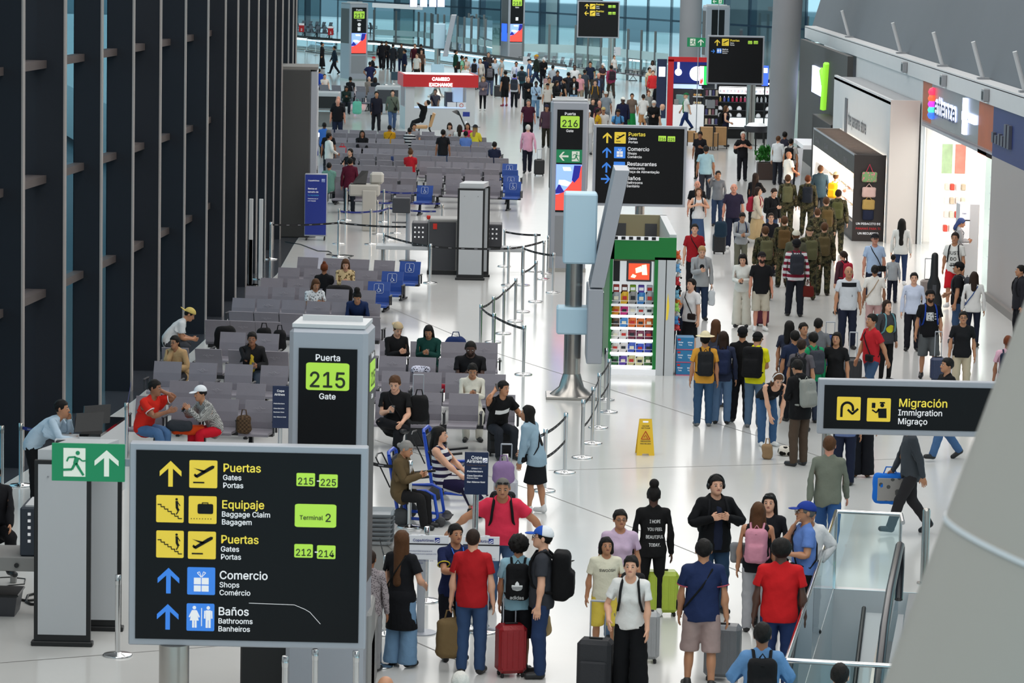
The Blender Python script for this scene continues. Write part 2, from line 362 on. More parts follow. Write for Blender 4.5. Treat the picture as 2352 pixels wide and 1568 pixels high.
for k,b in enumerate((.92,1.95)):
    top=[ES(1.75,b,.25),ES(1.5,b,.6),ES(1.65,b,.93),ES(2.0,b,1.0),ES(5.0,b,1.0),ES(6.5,b,.88),ES(8,b,.5),ES(12,b,-2.0)]
    mb=MB(); mb.tube(top,.055,8); mb.build('handrail',mat('handrail_rubber','#121118',.3),es)
    mb=MB(); vs=[ES(1.75,b,.05),ES(1.75,b,.93),ES(5,b,.95),ES(6.5,b,.83),ES(8,b,.45),ES(12,b,-2.05),ES(12,b,-2.95),ES(8,b,-.45),ES(5,b,.05)]; mb.quad(*vs); mb.build('side_glass',m_glassT,es)
    mb=MB(); bb=b+(-.09 if k==0 else .09)
    for (a_,z_),(c_,w_) in zip(((1.6,.02),(5,.03),(6.5,-.12),(8,-.55)),((5,.03),(6.5,-.12),(8,-.55),(12,-3.0))):
        mb.quad(ES(a_,bb-.09,z_+.05),ES(c_,bb-.09,w_+.05),ES(c_,bb+.09,w_+.05),ES(a_,bb+.09,z_+.05)); mb.quad(ES(a_,bb-.09,z_+.05),ES(c_,bb-.09,w_+.05),ES(c_,bb-.09,w_-.6),ES(a_,bb-.09,z_-.3))
    mb.build('skirt_panel',m_steel,es)
for i in range(16):
    z=-.02-max(0,(i-2))*.2; a=4.2+i*.4
    mb=MB(); P_=[ES(a,1.05,z),ES(a+.4,1.05,z),ES(a+.4,1.82,z),ES(a,1.82,z)]; mb.quad(*P_); mb.quad(P_[1],P_[2],ES(a+.4,1.82,z-.22),ES(a+.4,1.05,z-.22)); mb.build('step',mat('step_tread','#55585c',.4,.6),es)
mb=MB(); mb.quad(ES(0,1.0,-.01),ES(4.2,1.0,-.01),ES(4.2,7.5,-.01),ES(0,7.5,-.01)); mb.build('landing_plate',mat('landing_steel','#8f9294',.35,.5),es)
mb=MB(); mb.box(-.05,.05,-.03,.03,0,.02); lo=mb.build('green_lamp',mat('green_led','#20d090',.4,emit='#25f0a0',es=6),es); lo.location=ES(.6,1.35,.05)
gr=thing('glass_balustrade','glass barrier with steel handrail around the escalator opening','railing',(0,0,0))
H=1.05
def rail(a,b): mb=MB(); mb.tube([a,b],.028,10); mb.build('handrail',m_chrome,gr)
rail(ES(0,0,H),ES(0,.86,H)); rail(ES(0,0,H),ES(9.25,0,H)); rail(ES(9.25,0,H),ES(9.25,1.6,H)); rail(ES(0,.86,H),ES(.35,.9,H-.05))
for (a0,b0,a1,b1) in ((0,0,0,.86),(0,0,4.6,0),(4.65,0,9.2,0),(9.25,0,9.25,1.55)):
    mb=MB(); mb.quad(ES(a0,b0,.03),ES(a1,b1,.03),ES(a1,b1,H-.02),ES(a0,b0,H-.02)); mb.build('pane',m_glassT,gr)
for (a,b) in ((0,.0),(0,.86),(9.25,0),(9.25,1.6)):
    mb=MB(); mb.tube([ES(a,b,0),ES(a,b,H)],.022,8); mb.build('post',m_chrome,gr)
for (px_,py_,pt,r_,lab) in ((2122,1340,1190,.055,'short steel bollard post right of the escalator entry'),):
    p=G(px_,py_); t=thing('steel_post',lab,'post',(p.x,p.y,0)); MB().lathe([(r_,0),(r_,1.0),(r_*.8,1.03),(0.001,1.04)],(0,0,0),16).build('shaft',m_steel,t); MB().lathe([(r_*1.8,0),(r_*1.8,.02)],(0,0,0),16).build('flange',m_steel,t)
# ================================================================ people: one continuous body surface, clothes and hair as children
def sdf_grid(lo, hi, h):
    ax = [np.arange(lo[i], hi[i]+h, h, dtype=np.float32) for i in range(3)]
    F = np.full([len(a) for a in ax], 0.2, np.float32); return [ax, F, h]
def _sub(g, lo, hi, pad):
    ax, F, h = g; sl = []
    for i in range(3):
        a = np.searchsorted(ax[i], lo[i]-pad); b = np.searchsorted(ax[i], hi[i]+pad); sl.append(slice(max(a,0), min(b,len(ax[i]))))
    X = ax[0][sl[0]][:,None,None]; Y = ax[1][sl[1]][None,:,None]; Z = ax[2][sl[2]][None,None,:]
    return tuple(sl), X, Y, Z
def smin(a, b, k):
    if k <= 0: return np.minimum(a,b)
    h = np.maximum(k-np.abs(a-b),0)/k; return np.minimum(a,b)-h*h*k*.25
def s_ell(g, c, r, k=.03, sub=False, inf=0.0):
    r = [q+inf for q in r]
    sl,X,Y,Z = _sub(g, [c[i]-r[i] for i in range(3)], [c[i]+r[i] for i in range(3)], .05)
    if min(g[1][sl].shape) == 0: return
    x=(X-c[0]); y=(Y-c[1]); z=(Z-c[2])
    k0=np.sqrt((x/r[0])**2+(y/r[1])**2+(z/r[2])**2); k1=np.sqrt((x/r[0]**2)**2+(y/r[1]**2)**2+(z/r[2]**2)**2)+1e-6
    d=k0*(k0-1)/k1
    F=g[1][sl]; g[1][sl] = smin(F,d,k) if not sub else -smin(-F,d,k)
def s_cap(g, a, b, ra, rb, k=.03, sub=False, flat=1.0):
    a=np.array(a,np.float32); b=np.array(b,np.float32); R=max(ra,rb)
    sl,X,Y,Z=_sub(g, np.minimum(a,b)-R, np.maximum(a,b)+R, .05)
    if min(g[1][sl].shape) == 0: return
    ab=b-a; L2=float(ab@ab)+1e-9
    t=np.clip(((X-a[0])*ab[0]+(Y-a[1])*ab[1]+(Z-a[2])*ab[2])/L2,0,1)
    dx=X-a[0]-t*ab[0]; dy=(Y-a[1]-t*ab[1])/flat; dz=Z-a[2]-t*ab[2]
    d=np.sqrt(dx*dx+dy*dy+dz*dz)-(ra+(rb-ra)*t)
    F=g[1][sl]; g[1][sl] = smin(F,d,k) if not sub else -smin(-F,d,k)
def s_box(g, c, hs, r, k=.01, sub=False):
    sl,X,Y,Z=_sub(g,[c[i]-hs[i] for i in range(3)],[c[i]+hs[i] for i in range(3)],.05)
    if min(g[1][sl].shape) == 0: return
    qx=np.abs(X-c[0])-hs[0]+r; qy=np.abs(Y-c[1])-hs[1]+r; qz=np.abs(Z-c[2])-hs[2]+r
    d=np.sqrt(np.maximum(qx,0)**2+np.maximum(qy,0)**2+np.maximum(qz,0)**2)+np.minimum(np.maximum(qx,np.maximum(qy,qz)),0)-r
    F=g[1][sl]; g[1][sl] = smin(F,d,k) if not sub else -smin(-F,d,k)
def s_plane(g, n, c):   # keep n.p > c
    ax,F,h=g; d=c-(ax[0][:,None,None]*n[0]+ax[1][None,:,None]*n[1]+ax[2][None,None,:]*n[2])
    g[1]=np.maximum(F,d.astype(np.float32))
def s_noise(g, amp, fx=30, fz=40):
    ax=g[0]; X=ax[0][:,None,None]; Y=ax[1][None,:,None]; Z=ax[2][None,None,:]
    g[1]=g[1]+amp*np.sin(X*fx+Z*fz*.5+1)*np.sin(Z*fz+Y*fx*.8)+amp*.5*np.sin(X*fx*2.3-Z*fz*.9)*np.sin(Y*fx*2+Z*9)
def nets(g):
    ax,F,h=g; neg=F<0
    c=np.zeros([s-1 for s in F.shape],np.int8)
    for i in (0,1):
        for j in (0,1):
            for k in (0,1): c+=neg[i:F.shape[0]-1+i, j:F.shape[1]-1+j, k:F.shape[2]-1+k]
    cells=np.argwhere((c>0)&(c<8)); n=len(cells); idx=-np.ones(c.shape,np.int32); idx[tuple(cells.T)]=np.arange(n)
    acc=np.zeros((n,3)); cnt=np.zeros(n)
    C=[np.array([i,j,k]) for i in (0,1) for j in (0,1) for k in (0,1)]
    for a in range(8):
        for b in range(a+1,8):
            if np.abs(C[a]-C[b]).sum()!=1: continue
            fa=F[tuple((cells+C[a]).T)]; fb=F[tuple((cells+C[b]).T)]; m=(fa<0)!=(fb<0)
            t=np.where(m, fa/(fa-fb+1e-12),0)
            p=C[a][None,:]+(C[b]-C[a])[None,:]*t[:,None]; acc[m]+=p[m]; cnt[m]+=1
    v=(cells+acc/cnt[:,None])*h+np.array([ax[0][0],ax[1][0],ax[2][0]])
    quads=[]
    for a in range(3):
        b,d=(a+1)%3,(a+2)%3
        s1=[slice(None)]*3; s2=[slice(None)]*3; s1[a]=slice(0,-1); s2[a]=slice(1,None)
        e=neg[tuple(s1)]!=neg[tuple(s2)]; E=np.argwhere(e)
        E=E[(E[:,b]>0)&(E[:,d]>0)&(E[:,b]<F.shape[b]-1)&(E[:,d]<F.shape[d]-1)]
        fl=neg[tuple(E.T)]
        def at(ob,od):
            q=E.copy(); q[:,b]-=ob; q[:,d]-=od; return idx[tuple(q.T)]
        q=np.stack([at(0,0),at(1,0),at(1,1),at(0,1)],1); q[~fl]=q[~fl][:,::-1]; quads.append(q[(q>=0).all(1)])
    q=np.concatenate(quads); return v.astype(np.float32), q
def decim(v, q, tris):
    me=bpy.data.meshes.new('t'); me.from_pydata(v.tolist(),[],q.tolist()); o=bpy.data.objects.new('t',me); COL.objects.link(o)
    md=o.modifiers.new('d','DECIMATE'); md.ratio=min(1.0,tris/(2*len(q)))
    dg=bpy.context.evaluated_depsgraph_get(); m2=o.evaluated_get(dg).to_mesh()
    V=np.empty(len(m2.vertices)*3,np.float32); m2.vertices.foreach_get('co',V); m2.calc_loop_triangles()
    Fc=[tuple(p.vertices) for p in m2.polygons]
    bpy.data.objects.remove(o); bpy.data.meshes.remove(me)
    return V.reshape(-1,3), Fc
# rest skeleton (height 1.75, facing -Y, +x is the person's left)
AD=np.array([.574,0,-.819]); SH=np.array([.165,.01,1.415]); LU,LF=.285,.25
EL=SH+AD*LU; WR=EL+AD*LF
HP=np.array([.095,.005,.90]); KN=np.array([.115,-.005,.50]); AN=np.array([.13,.02,.085])
mx=lambda p:np.array([-p[0],p[1],p[2]])
def torso(g, inf=0.0, fem=False, big=0.0):
    w = -.018 if fem else 0.0
    s_ell(g,(0,.005,.935),(.165+(.008 if fem else 0),.115,.115),.04,inf=inf)
    s_ell(g,(0,0,1.09),(.143+w+big*.5,.105+w*.5+big*.4,.16),.06,inf=inf)
    s_ell(g,(0,.0,1.28),(.168+w,.118+w*.5,.18),.05,inf=inf)
    s_cap(g,(-.135,.01,1.405),(.135,.01,1.405),.062+inf,.062+inf,.05)
    for s in (-1,1):
        s_cap(g,(s*.10,.015,1.425),(s*.03,.015,1.49),.04+inf,.04+inf,.03)
        if fem: s_ell(g,(s*.065,-.08,1.27),(.062,.06,.065),.03,inf=inf*.6)
    if big: s_ell(g,(0,-.055,1.06),(.16+big*.4,.12+big*.5,.17),.05,inf=inf)
def body_sdf(h):
    g=sdf_grid((-.68,-.2,-.01),(.68,.2,1.8),h); torso(g)
    s_cap(g,(0,.022,1.44),(0,.012,1.6),.056,.052,.03)
    s_ell(g,(0,.015,1.658),(.075,.095,.096),.02)
    s_ell(g,(0,-.03,1.60),(.057,.064,.066),.03)
    s_ell(g,(0,-.068,1.562),(.026,.026,.022),.03)
    s_cap(g,(0,-.086,1.652),(0,-.104,1.622),.009,.013,.012)
    for s in (-1,1):
        s_ell(g,(s*.077,.015,1.635),(.010,.02,.032),.008)
        s_ell(g,(s*.031,-.102,1.652),(.02,.022,.012),.012,sub=True)
        sh,el,wr=(SH,EL,WR) if s>0 else (mx(SH),mx(EL),mx(WR)); ad=AD*np.array([s,1,1])
        s_cap(g,sh,el,.056,.042,.04); s_cap(g,el,wr,.041,.027,.02); s_ell(g,el+ad*.07,(.04,.042,.06),.03)
        # hand: palm, four unequal curled fingers, thumb from the palm side
        pc=wr+ad*.055; s_cap(g,wr,wr+ad*.03,.026,.024,.02)
        for i in range(4):
            y=-.033+.022*i; s_cap(g,wr+ad*.025+np.array([0,y*.6,0]),wr+ad*.085+np.array([0,y,0]),.0145,.013,.008)
            Lf=(.066,.078,.072,.056)[i]; cur=np.array([-s*.30,0,-.20])
            a=wr+ad*.088+np.array([0,y,0]); d1=(ad+cur*.4); d1/=np.linalg.norm(d1); m=a+d1*Lf*.5
            d2=(ad+cur*1.6); d2/=np.linalg.norm(d2); s_cap(g,a,m,.0095,.0088,.004); s_cap(g,m,m+d2*Lf*.5,.0088,.0072,.004)
        t0=wr+ad*.025+np.array([0,-.025,0]); td=ad+np.array([-s*.3,-.75,0]); td/=np.linalg.norm(td); tm=t0+td*.045
        s_cap(g,t0,tm,.014,.011,.012); td2=ad+np.array([-s*.45,-.15,0]); td2/=np.linalg.norm(td2); s_cap(g,tm,tm+td2*.034,.0105,.009,.004)
        hp,kn,an=(HP,KN,AN) if s>0 else (mx(HP),mx(KN),mx(AN))
        s_cap(g,hp+np.array([0,0,-.03]),kn,.088,.054,.04); s_cap(g,kn,an,.052,.035,.03); s_ell(g,kn*.62+an*.38+np.array([0,.022,0]),(.046,.05,.11),.03)
        s_cap(g,an+np.array([0,.01,-.045]),an+np.array([s*.015,-.14,-.06]),.036,.028,.02,flat=1.1)
    return g
def grid_c(h=.012,x=.62,y=.3,z0=-.02,z1=1.85): return sdf_grid((-x,-y,z0),(x,y,z1),h)
def top_sdf(kind, fem, big):
    g=grid_c(.011,.62,.32,.6,1.6); j = kind in('jacket','hoodie')
    inf=.018 if not j else .032
    if kind=='tank': inf=.012
    torso(g,inf,fem,big)
    wd=(.150 if fem else .168)+big*.5; s_cap(g,(0,.004,1.20),(0,.004,.80),wd,(.194 if not fem else .192)+big*.5+(.014 if j else 0),.05,flat=.76 if not big else .84)
    for s in (-1,1):
        sh,el,wr=(SH,EL,WR) if s>0 else (mx(SH),mx(EL),mx(WR)); ad=AD*np.array([s,1,1])
        if kind in('tee',): s_cap(g,sh-ad*.01,sh+ad*.19,.070,.078,.03)
        elif kind in('long','jacket','hoodie'):
            a=.01 if j else 0; s_cap(g,sh-ad*.01,el,.068+a,.060+a,.035); s_cap(g,el,wr-ad*.0,.060+a,.040+a,.02)
    s_noise(g,.0045,26,30)
    for s in (-1,1):
        ad=AD*np.array([s,1,1]); sh=SH if s>0 else mx(SH)
        if kind=='tee': # open sleeve end: cut by plane across the arm
            ax=g[0]; X=ax[0][:,None,None]; Y=ax[1][None,:,None]; Z=ax[2][None,None,:]
            t=(X-sh[0])*ad[0]+(Z-sh[2])*ad[2]; far=(s*X>.2)
            g[1]=np.where(far,np.maximum(g[1],t-.185),g[1])
        if kind=='tank': s_cap(g,sh+ad*.02,sh+ad*.3,.07,.075,.01,sub=True)
    s_plane(g,(0,0,1),.80 if j else .84)
    if kind=='tank': s_cap(g,(0,-.02,1.47),(0,-.06,1.7),.085,.1,.02,sub=True)
    elif kind=='hoodie':
        s_ell(g,(0,.075,1.47),(.11,.06,.06),.03); s_cap(g,(0,-.02,1.52),(0,-.03,1.7),.068,.09,.01,sub=True)
    else: s_cap(g,(0,-.01,1.51),(0,-.03,1.7),.066,.09,.01,sub=True)
    return g
def bot_sdf(kind):
    g=grid_c(.011,.40,.32,.0,1.08)
    skirt=kind in('skirt','longskirt')
    inf={'pants':.014,'wide':.018,'shorts':.02,'leggings':.004}.get(kind,.014)
    s_ell(g,(0,.005,.935),(.167,.117,.11),.04,inf=inf); s_ell(g,(0,0,1.0),(.15,.11,.07),.03,inf=inf*.5)
    rr={'pants':(.10,.080,.066),'wide':(.108,.105,.125),'shorts':(.108,.10,.1),'leggings':(.095,.064,.046)}.get(kind)
    if skirt:
        z1=.5 if kind=='skirt' else .16
        s_cap(g,(0,.005,.88),(0,0,z1),.165,.2 if kind=='skirt' else .25,.05,flat=.8)
        s_plane(g,(0,0,1),z1)
    else:
        for s in (-1,1):
            hp,kn,an=(HP,KN,AN) if s>0 else (mx(HP),mx(KN),mx(AN))
            s_cap(g,hp+np.array([0,0,-.04]),kn,rr[0],rr[1],.035); s_cap(g,kn,an,rr[1],rr[2],.02)
        s_noise(g,.004 if kind!='leggings' else .001,22,34)
        s_plane(g,(0,0,1),.46 if kind=='shorts' else (.10 if kind=='leggings' else .05))
    s_plane(g,(0,0,-1),-1.02)
    return g
def shoe_sdf(s):
    g=sdf_grid((-.3,-.25,-.02),(.3,.15,.2),.008); an=AN if s>0 else mx(AN)
    s_cap(g,an+np.array([0,.015,-.035]),an+np.array([s*.015,-.15,-.045]),.046,.04,.02); s_cap(g,an+np.array([0,.01,-.03]),an+np.array([0,.01,.02]),.045,.042,.02)
    s_plane(g,(0,0,1),.0); return g
def hair_sdf(kind):
    g=sdf_grid((-.3,-.3,1.0),(.3,.32,1.95),.0095)
    def face_cut():
        ax=g[0]; Y=ax[1][None,:,None]; Z=ax[2][None,None,:]; X=ax[0][:,None,None]
        side=np.minimum(Y+.042,(Z-1.625)+.8*Y)+0*X; keep=np.maximum(Z-(1.712-.25*np.abs(X))+0*Y,side); g[1]=np.maximum(g[1],(-keep*.8).astype(np.float32))
    if kind=='curly':
        s_ell(g,(0,.03,1.675),(.118,.13,.115),.02); s_noise(g,.012,75,80); 
        ax=g[0]; Y=ax[1][None,:,None]; Z=ax[2][None,None,:]; X=ax[0][:,None,None]
        d=(1.70-1.4*(Y+.09))-Z+0*X; g[1]=np.maximum(g[1],(d*.6).astype(np.float32)); return g
    if kind=='afro': s_ell(g,(0,.02,1.67),(.10,.112,.112),.02); s_noise(g,.004,90,90); face_cut(); return g
    if kind not in('cap','capback','hat','scarf','buzz','widehat','phones'):
        s_ell(g,(0,.018,1.668),(.087,.107,.104),.02); s_noise(g,.0045,62,48); face_cut()
    if kind=='buzz': s_ell(g,(0,.018,1.661),(.080,.100,.099),.02); face_cut()
    if kind in('long','verylong'):
        zb=1.38 if kind=='long' else 1.12
        s_cap(g,(0,.055,1.64),(0,.115,zb),.078,.062,.03,flat=.62)
        for s in (-1,1): s_cap(g,(s*.072,.01,1.66),(s*.085,.035,max(zb,1.40)),.026,.032,.02)
    if kind=='bob':
        for s in (-1,1): s_cap(g,(s*.07,.02,1.66),(s*.075,.02,1.55),.03,.032,.03)
        s_cap(g,(0,.07,1.65),(0,.07,1.55),.06,.06,.03,flat=.7)
    if kind=='bun': s_ell(g,(0,.055,1.775),(.042,.042,.036),.01)
    if kind=='lowbun': s_ell(g,(0,.125,1.64),(.042,.04,.038),.01)
    if kind=='topknot': s_ell(g,(0,.04,1.80),(.062,.06,.062),.01)
    if kind=='pony': s_cap(g,(0,.12,1.70),(0,.155,1.50),.03,.022,.01); s_ell(g,(0,.14,1.66),(.035,.03,.05),.01)
    if kind=='cap' or kind=='capback':
        s_ell(g,(0,.015,1.676),(.0935,.1145,.1035),.01); s=-1 if kind=='cap' else 1
        s_plane(g,(0,.25,1),1.683)
        s_ell(g,(0,.015+s*.135,1.692 if s<0 else 1.655),(.066,.075,.010),.01)
    if kind in('hat','widehat'):
        R=.175 if kind=='hat' else .2
        s_ell(g,(0,.015,1.71),(.094,.112,.098),.01); s_plane(g,(0,0,1),1.705); s_ell(g,(0,.015,1.71),(R,R+.01,.012),.015)
    if kind=='scarf':
        s_ell(g,(0,.025,1.67),(.09,.112,.105),.02); face_cut(); s_cap(g,(0,.09,1.6),(0,.12,1.45),.05,.045,.03)
    return g
def weights(V, skirt=False):
    def ss(a,b,x): t=np.clip((x-a)/(b-a),0,1); return t*t*(3-2*t)
    x,y,z=V[:,0],V[:,1],V[:,2]; ax=np.abs(x); L=x>0; N=len(V); Wt=np.zeros((N,15),np.float32)
    b=np.where(z<1.40,.178+.42*(1.40-z),.165); arm=ss(b-.035,b+.035,ax)*(z>.45)*(z<1.52)
    arm=np.where(z<.95,(ax>b).astype(float),arm)
    tl=(ax-SH[0])*AD[0]+(z-SH[2])*AD[2]
    e=ss(LU-.04,LU+.04,tl); w=ss(LU+LF-.015,LU+LF+.02,tl)
    leg=1-ss(.84,1.0,z); kn=1-ss(.45,.55,z); ft=(1-ss(.09,.14,z))
    if skirt: side=ss(-.12,.12,x); kn=kn*0.7
    else: side=np.where(z>.80,ss(-.03,.03,x),(x>0).astype(float))
    hd=ss(1.49,1.57,z); ch=ss(1.0,1.17,z)
    body=1-arm; Wt[:,2]=body*hd; Wt[:,1]=body*(1-hd)*ch; pl=body*(1-hd)*(1-ch)
    Wt[:,0]=pl*(1-leg)
    for o,sd in ((9,side),(12,1-side)):
        Wt[:,o]=pl*leg*sd*(1-kn); Wt[:,o+1]=pl*leg*sd*kn*(1-ft); Wt[:,o+2]=pl*leg*sd*kn*ft
    for o,m in ((3,L),(6,~L)):
        a=arm*m; Wt[:,o]=a*(1-e); Wt[:,o+1]=a*e*(1-w); Wt[:,o+2]=a*e*w
    return Wt/np.maximum(Wt.sum(1,keepdims=True),1e-6)
def hair_w(V):
    z=V[:,2]; t=np.clip((z-1.36)/.16,0,1); Wt=np.zeros((len(V),15),np.float32); Wt[:,2]=t; Wt[:,1]=1-t; return Wt
def rigid_w(V,b): Wt=np.zeros((len(V),15),np.float32); Wt[:,b]=1; return Wt
TPL={}
LODT={'body':(11000,2600,900),'top':(3000,1100,380),'bot':(2400,900,320),'shoe':(360,140,60),'hair':(1400,420,160)}
RAW={}
def shrink(V,Fc,key):
    # the skin surface sits a little inside the clothes that cover it
    T=np.array([(f[0],f[i],f[i+1]) for f in Fc for i in range(1,len(f)-1)]); n=np.cross(V[T[:,1]]-V[T[:,0]],V[T[:,2]]-V[T[:,0]]); N=np.zeros_like(V)
    for i in range(3): np.add.at(N,T[:,i],n)
    N/=np.linalg.norm(N,axis=1,keepdims=True)+1e-9; x,y,z=V.T; ax_=np.abs(x); t=(ax_-SH[0])*AD[0]+(z-SH[2])*AD[2]
    b=np.where(z<1.40,.178+.42*(1.40-z),.165); arm=(ax_>b)&(z>.45)&(z<1.52); d=np.zeros(len(V))
    sl,lg=key; d=np.where(arm&(t<{'n':-.05,'s':.14,'l':LU+LF-.03}[sl]),.014,d); d=np.where(~arm&(z<(1.44 if sl!='n' else 1.34)),.010,d)
    d=np.where(~arm&(z<.90),np.where(z>(.50 if lg=='s' else .13),.020,.0),d); d=np.where(~arm&(z<.10),.008,d); d=np.where(~arm&(z<.90)&(z>.36)&(z<.62)&(lg=='f'),.024,d)
    return (V-N*d[:,None]).astype(np.float32)
def tpl(cls, key, lod):
    k=(cls,key,lod)
    if k in TPL: return TPL[k]
    rk=(cls,key if cls!='body' else 'b')
    if rk not in RAW:
        if cls=='body': g=body_sdf(.0052)
        elif cls=='top': g=top_sdf(*key)
        elif cls=='bot': g=bot_sdf(key)
        elif cls=='shoe': g=shoe_sdf(key)
        elif cls=='hair': g=hair_sdf(key)
        RAW[rk]=nets(g)
    if cls=='body':
        bk=('body0',lod)
        if bk not in TPL: TPL[bk]=decim(*RAW[rk],LODT[cls][lod])
        V,Fc=TPL[bk]; V=shrink(V,Fc,key)
    else:
        v,q=RAW[rk]; V,Fc=decim(v,q,LODT[cls][lod])
    if cls=='hair': Wt=hair_w(V)
    elif cls=='shoe': Wt=rigid_w(V,11 if key>0 else 14)
    else: Wt=weights(V, cls=='bot' and 'skirt' in str(key))
    TPL[k]=(V,Fc,Wt); return TPL[k]
def rotx(a): c,s=cos(a),sin(a); return np.array([[1,0,0],[0,c,-s],[0,s,c]])
def roty(a): c,s=cos(a),sin(a); return np.array([[c,0,s],[0,1,0],[-s,0,c]])
def rotz(a): c,s=cos(a),sin(a); return np.array([[c,-s,0],[s,c,0],[0,0,1]])
def rmin(a,b):
    a=a/np.linalg.norm(a); b=b/np.linalg.norm(b); v=np.cross(a,b); c=float(a@b)
    if c>.9999: return np.eye(3)
    if c<-.9999: return rotx(pi)
    K=np.array([[0,-v[2],v[1]],[v[2],0,-v[0]],[-v[1],v[0],0]]); return np.eye(3)+K+K@K/(1+c)
def ik(a, tgt, l1, l2, pole):
    d=tgt-a; D=np.linalg.norm(d); D=min(max(D,abs(l1-l2)+.01),l1+l2-.002); d=d/np.linalg.norm(d)
    x=(l1*l1-l2*l2+D*D)/(2*D); h=math.sqrt(max(l1*l1-x*x,0)); p=pole-d*(pole@d); p/=np.linalg.norm(p)+1e-9
    return a+d*x+p*h, a+d*D
# pose: lean, bend, twist, yaw, nod (deg); hands LH/RH = (x, forward, up); feet LF/RF = (x, forward, ankle height, pitch); hipz
BASE=dict(lean=0,bend=0,twist=0,yaw=0,nod=0,tilt=0,LH=(.27,.02,.80),RH=(-.27,.02,.80),LF=(.11,-.01,.085,0),RF=(-.11,0,.085,0),hipz=.90,hipf=0)
def solve(pose):
    p=dict(BASE); p.update(pose); f=lambda t:np.array([t[0],-t[1],t[2]])
    B={}; Rp=rotx(radians(p['lean'])); root=np.array([0,-p['hipf'],p['hipz']]); piv=np.array([0,.005,.90])
    def put(R,J,T): return (R,T-R@J)   # v' = R v + t
    B[0]=put(Rp,piv,root)
    Rc=rotz(radians(p['twist']))@roty(radians(p['tilt']))@rotx(radians(p['lean']+p['bend'])); J1=np.array([0,.0,1.05]); T1=B[0][0]@J1+B[0][1]; B[1]=put(Rc,J1,T1)
    J2=np.array([0,.015,1.52]); T2=Rc@J2+B[1][1]
    Rh=rotz(radians(p['twist']+p['yaw']))@rotx(radians((p['lean']+p['bend'])*.35+p['nod'])); B[2]=put(Rh*1.075,J2,T2)   # head-to-body size
    for o,s,key in ((3,1,'LH'),(6,-1,'RH')):
        sh=SH if s>0 else mx(SH); el=EL if s>0 else mx(EL); wr=WR if s>0 else mx(WR); ad=AD*np.array([s,1,1])
        A=Rc@sh+B[1][1]; tg=f(p[key]); pole=np.array([s*.55,.7,-.5]) if key+'p' not in p else f(p[key+'p'])
        E,Wp=ik(A,tg,LU,LF,pole)
        R1=rmin(Rc@ad,E-A)@Rc; B[o]=put(R1,sh,A); R2=rmin(R1@ad,Wp-E)@R1; B[o+1]=put(R2,el,E)
        B[o+2]=put(R2,wr,Wp)
    for o,s,key in ((9,1,'LF'),(12,-1,'RF')):
        hp=HP if s>0 else mx(HP); kn=KN if s>0 else mx(KN); an=AN if s>0 else mx(AN)
        A=Rp@hp+B[0][1] if p['hipz']<.75 else hp+np.array([0,-p['hipf'],p['hipz']-.90])
        q=p[key]; tg=f(q[:3]); pole=np.array([s*.12,-1,.25]) if key+'p' not in p else f(p[key+'p'])
        l1=np.linalg.norm(kn-hp); l2=np.linalg.norm(an-kn)
        Kp,Ap=ik(A,tg,l1,l2,pole)
        R1=rmin(kn-hp,Kp-A); B[o]=put(R1,hp,A); R2=rmin(an-kn,Ap-Kp); B[o+1]=put(R2,kn,Kp)
        B[o+2]=put(rotx(radians(-(q[3] if len(q)>3 else 0)))@rotz(s*.12),an,Ap)
    Rs=np.stack([B[i][0] for i in range(15)]); ts=np.stack([B[i][1] for i in range(15)]); return Rs,ts
def lbs(V,Wt,P):
    Rs,ts=P; X=np.einsum('bij,nj->nbi',Rs,V)+ts[None]; return np.einsum('nb,nbi->ni',Wt,X)
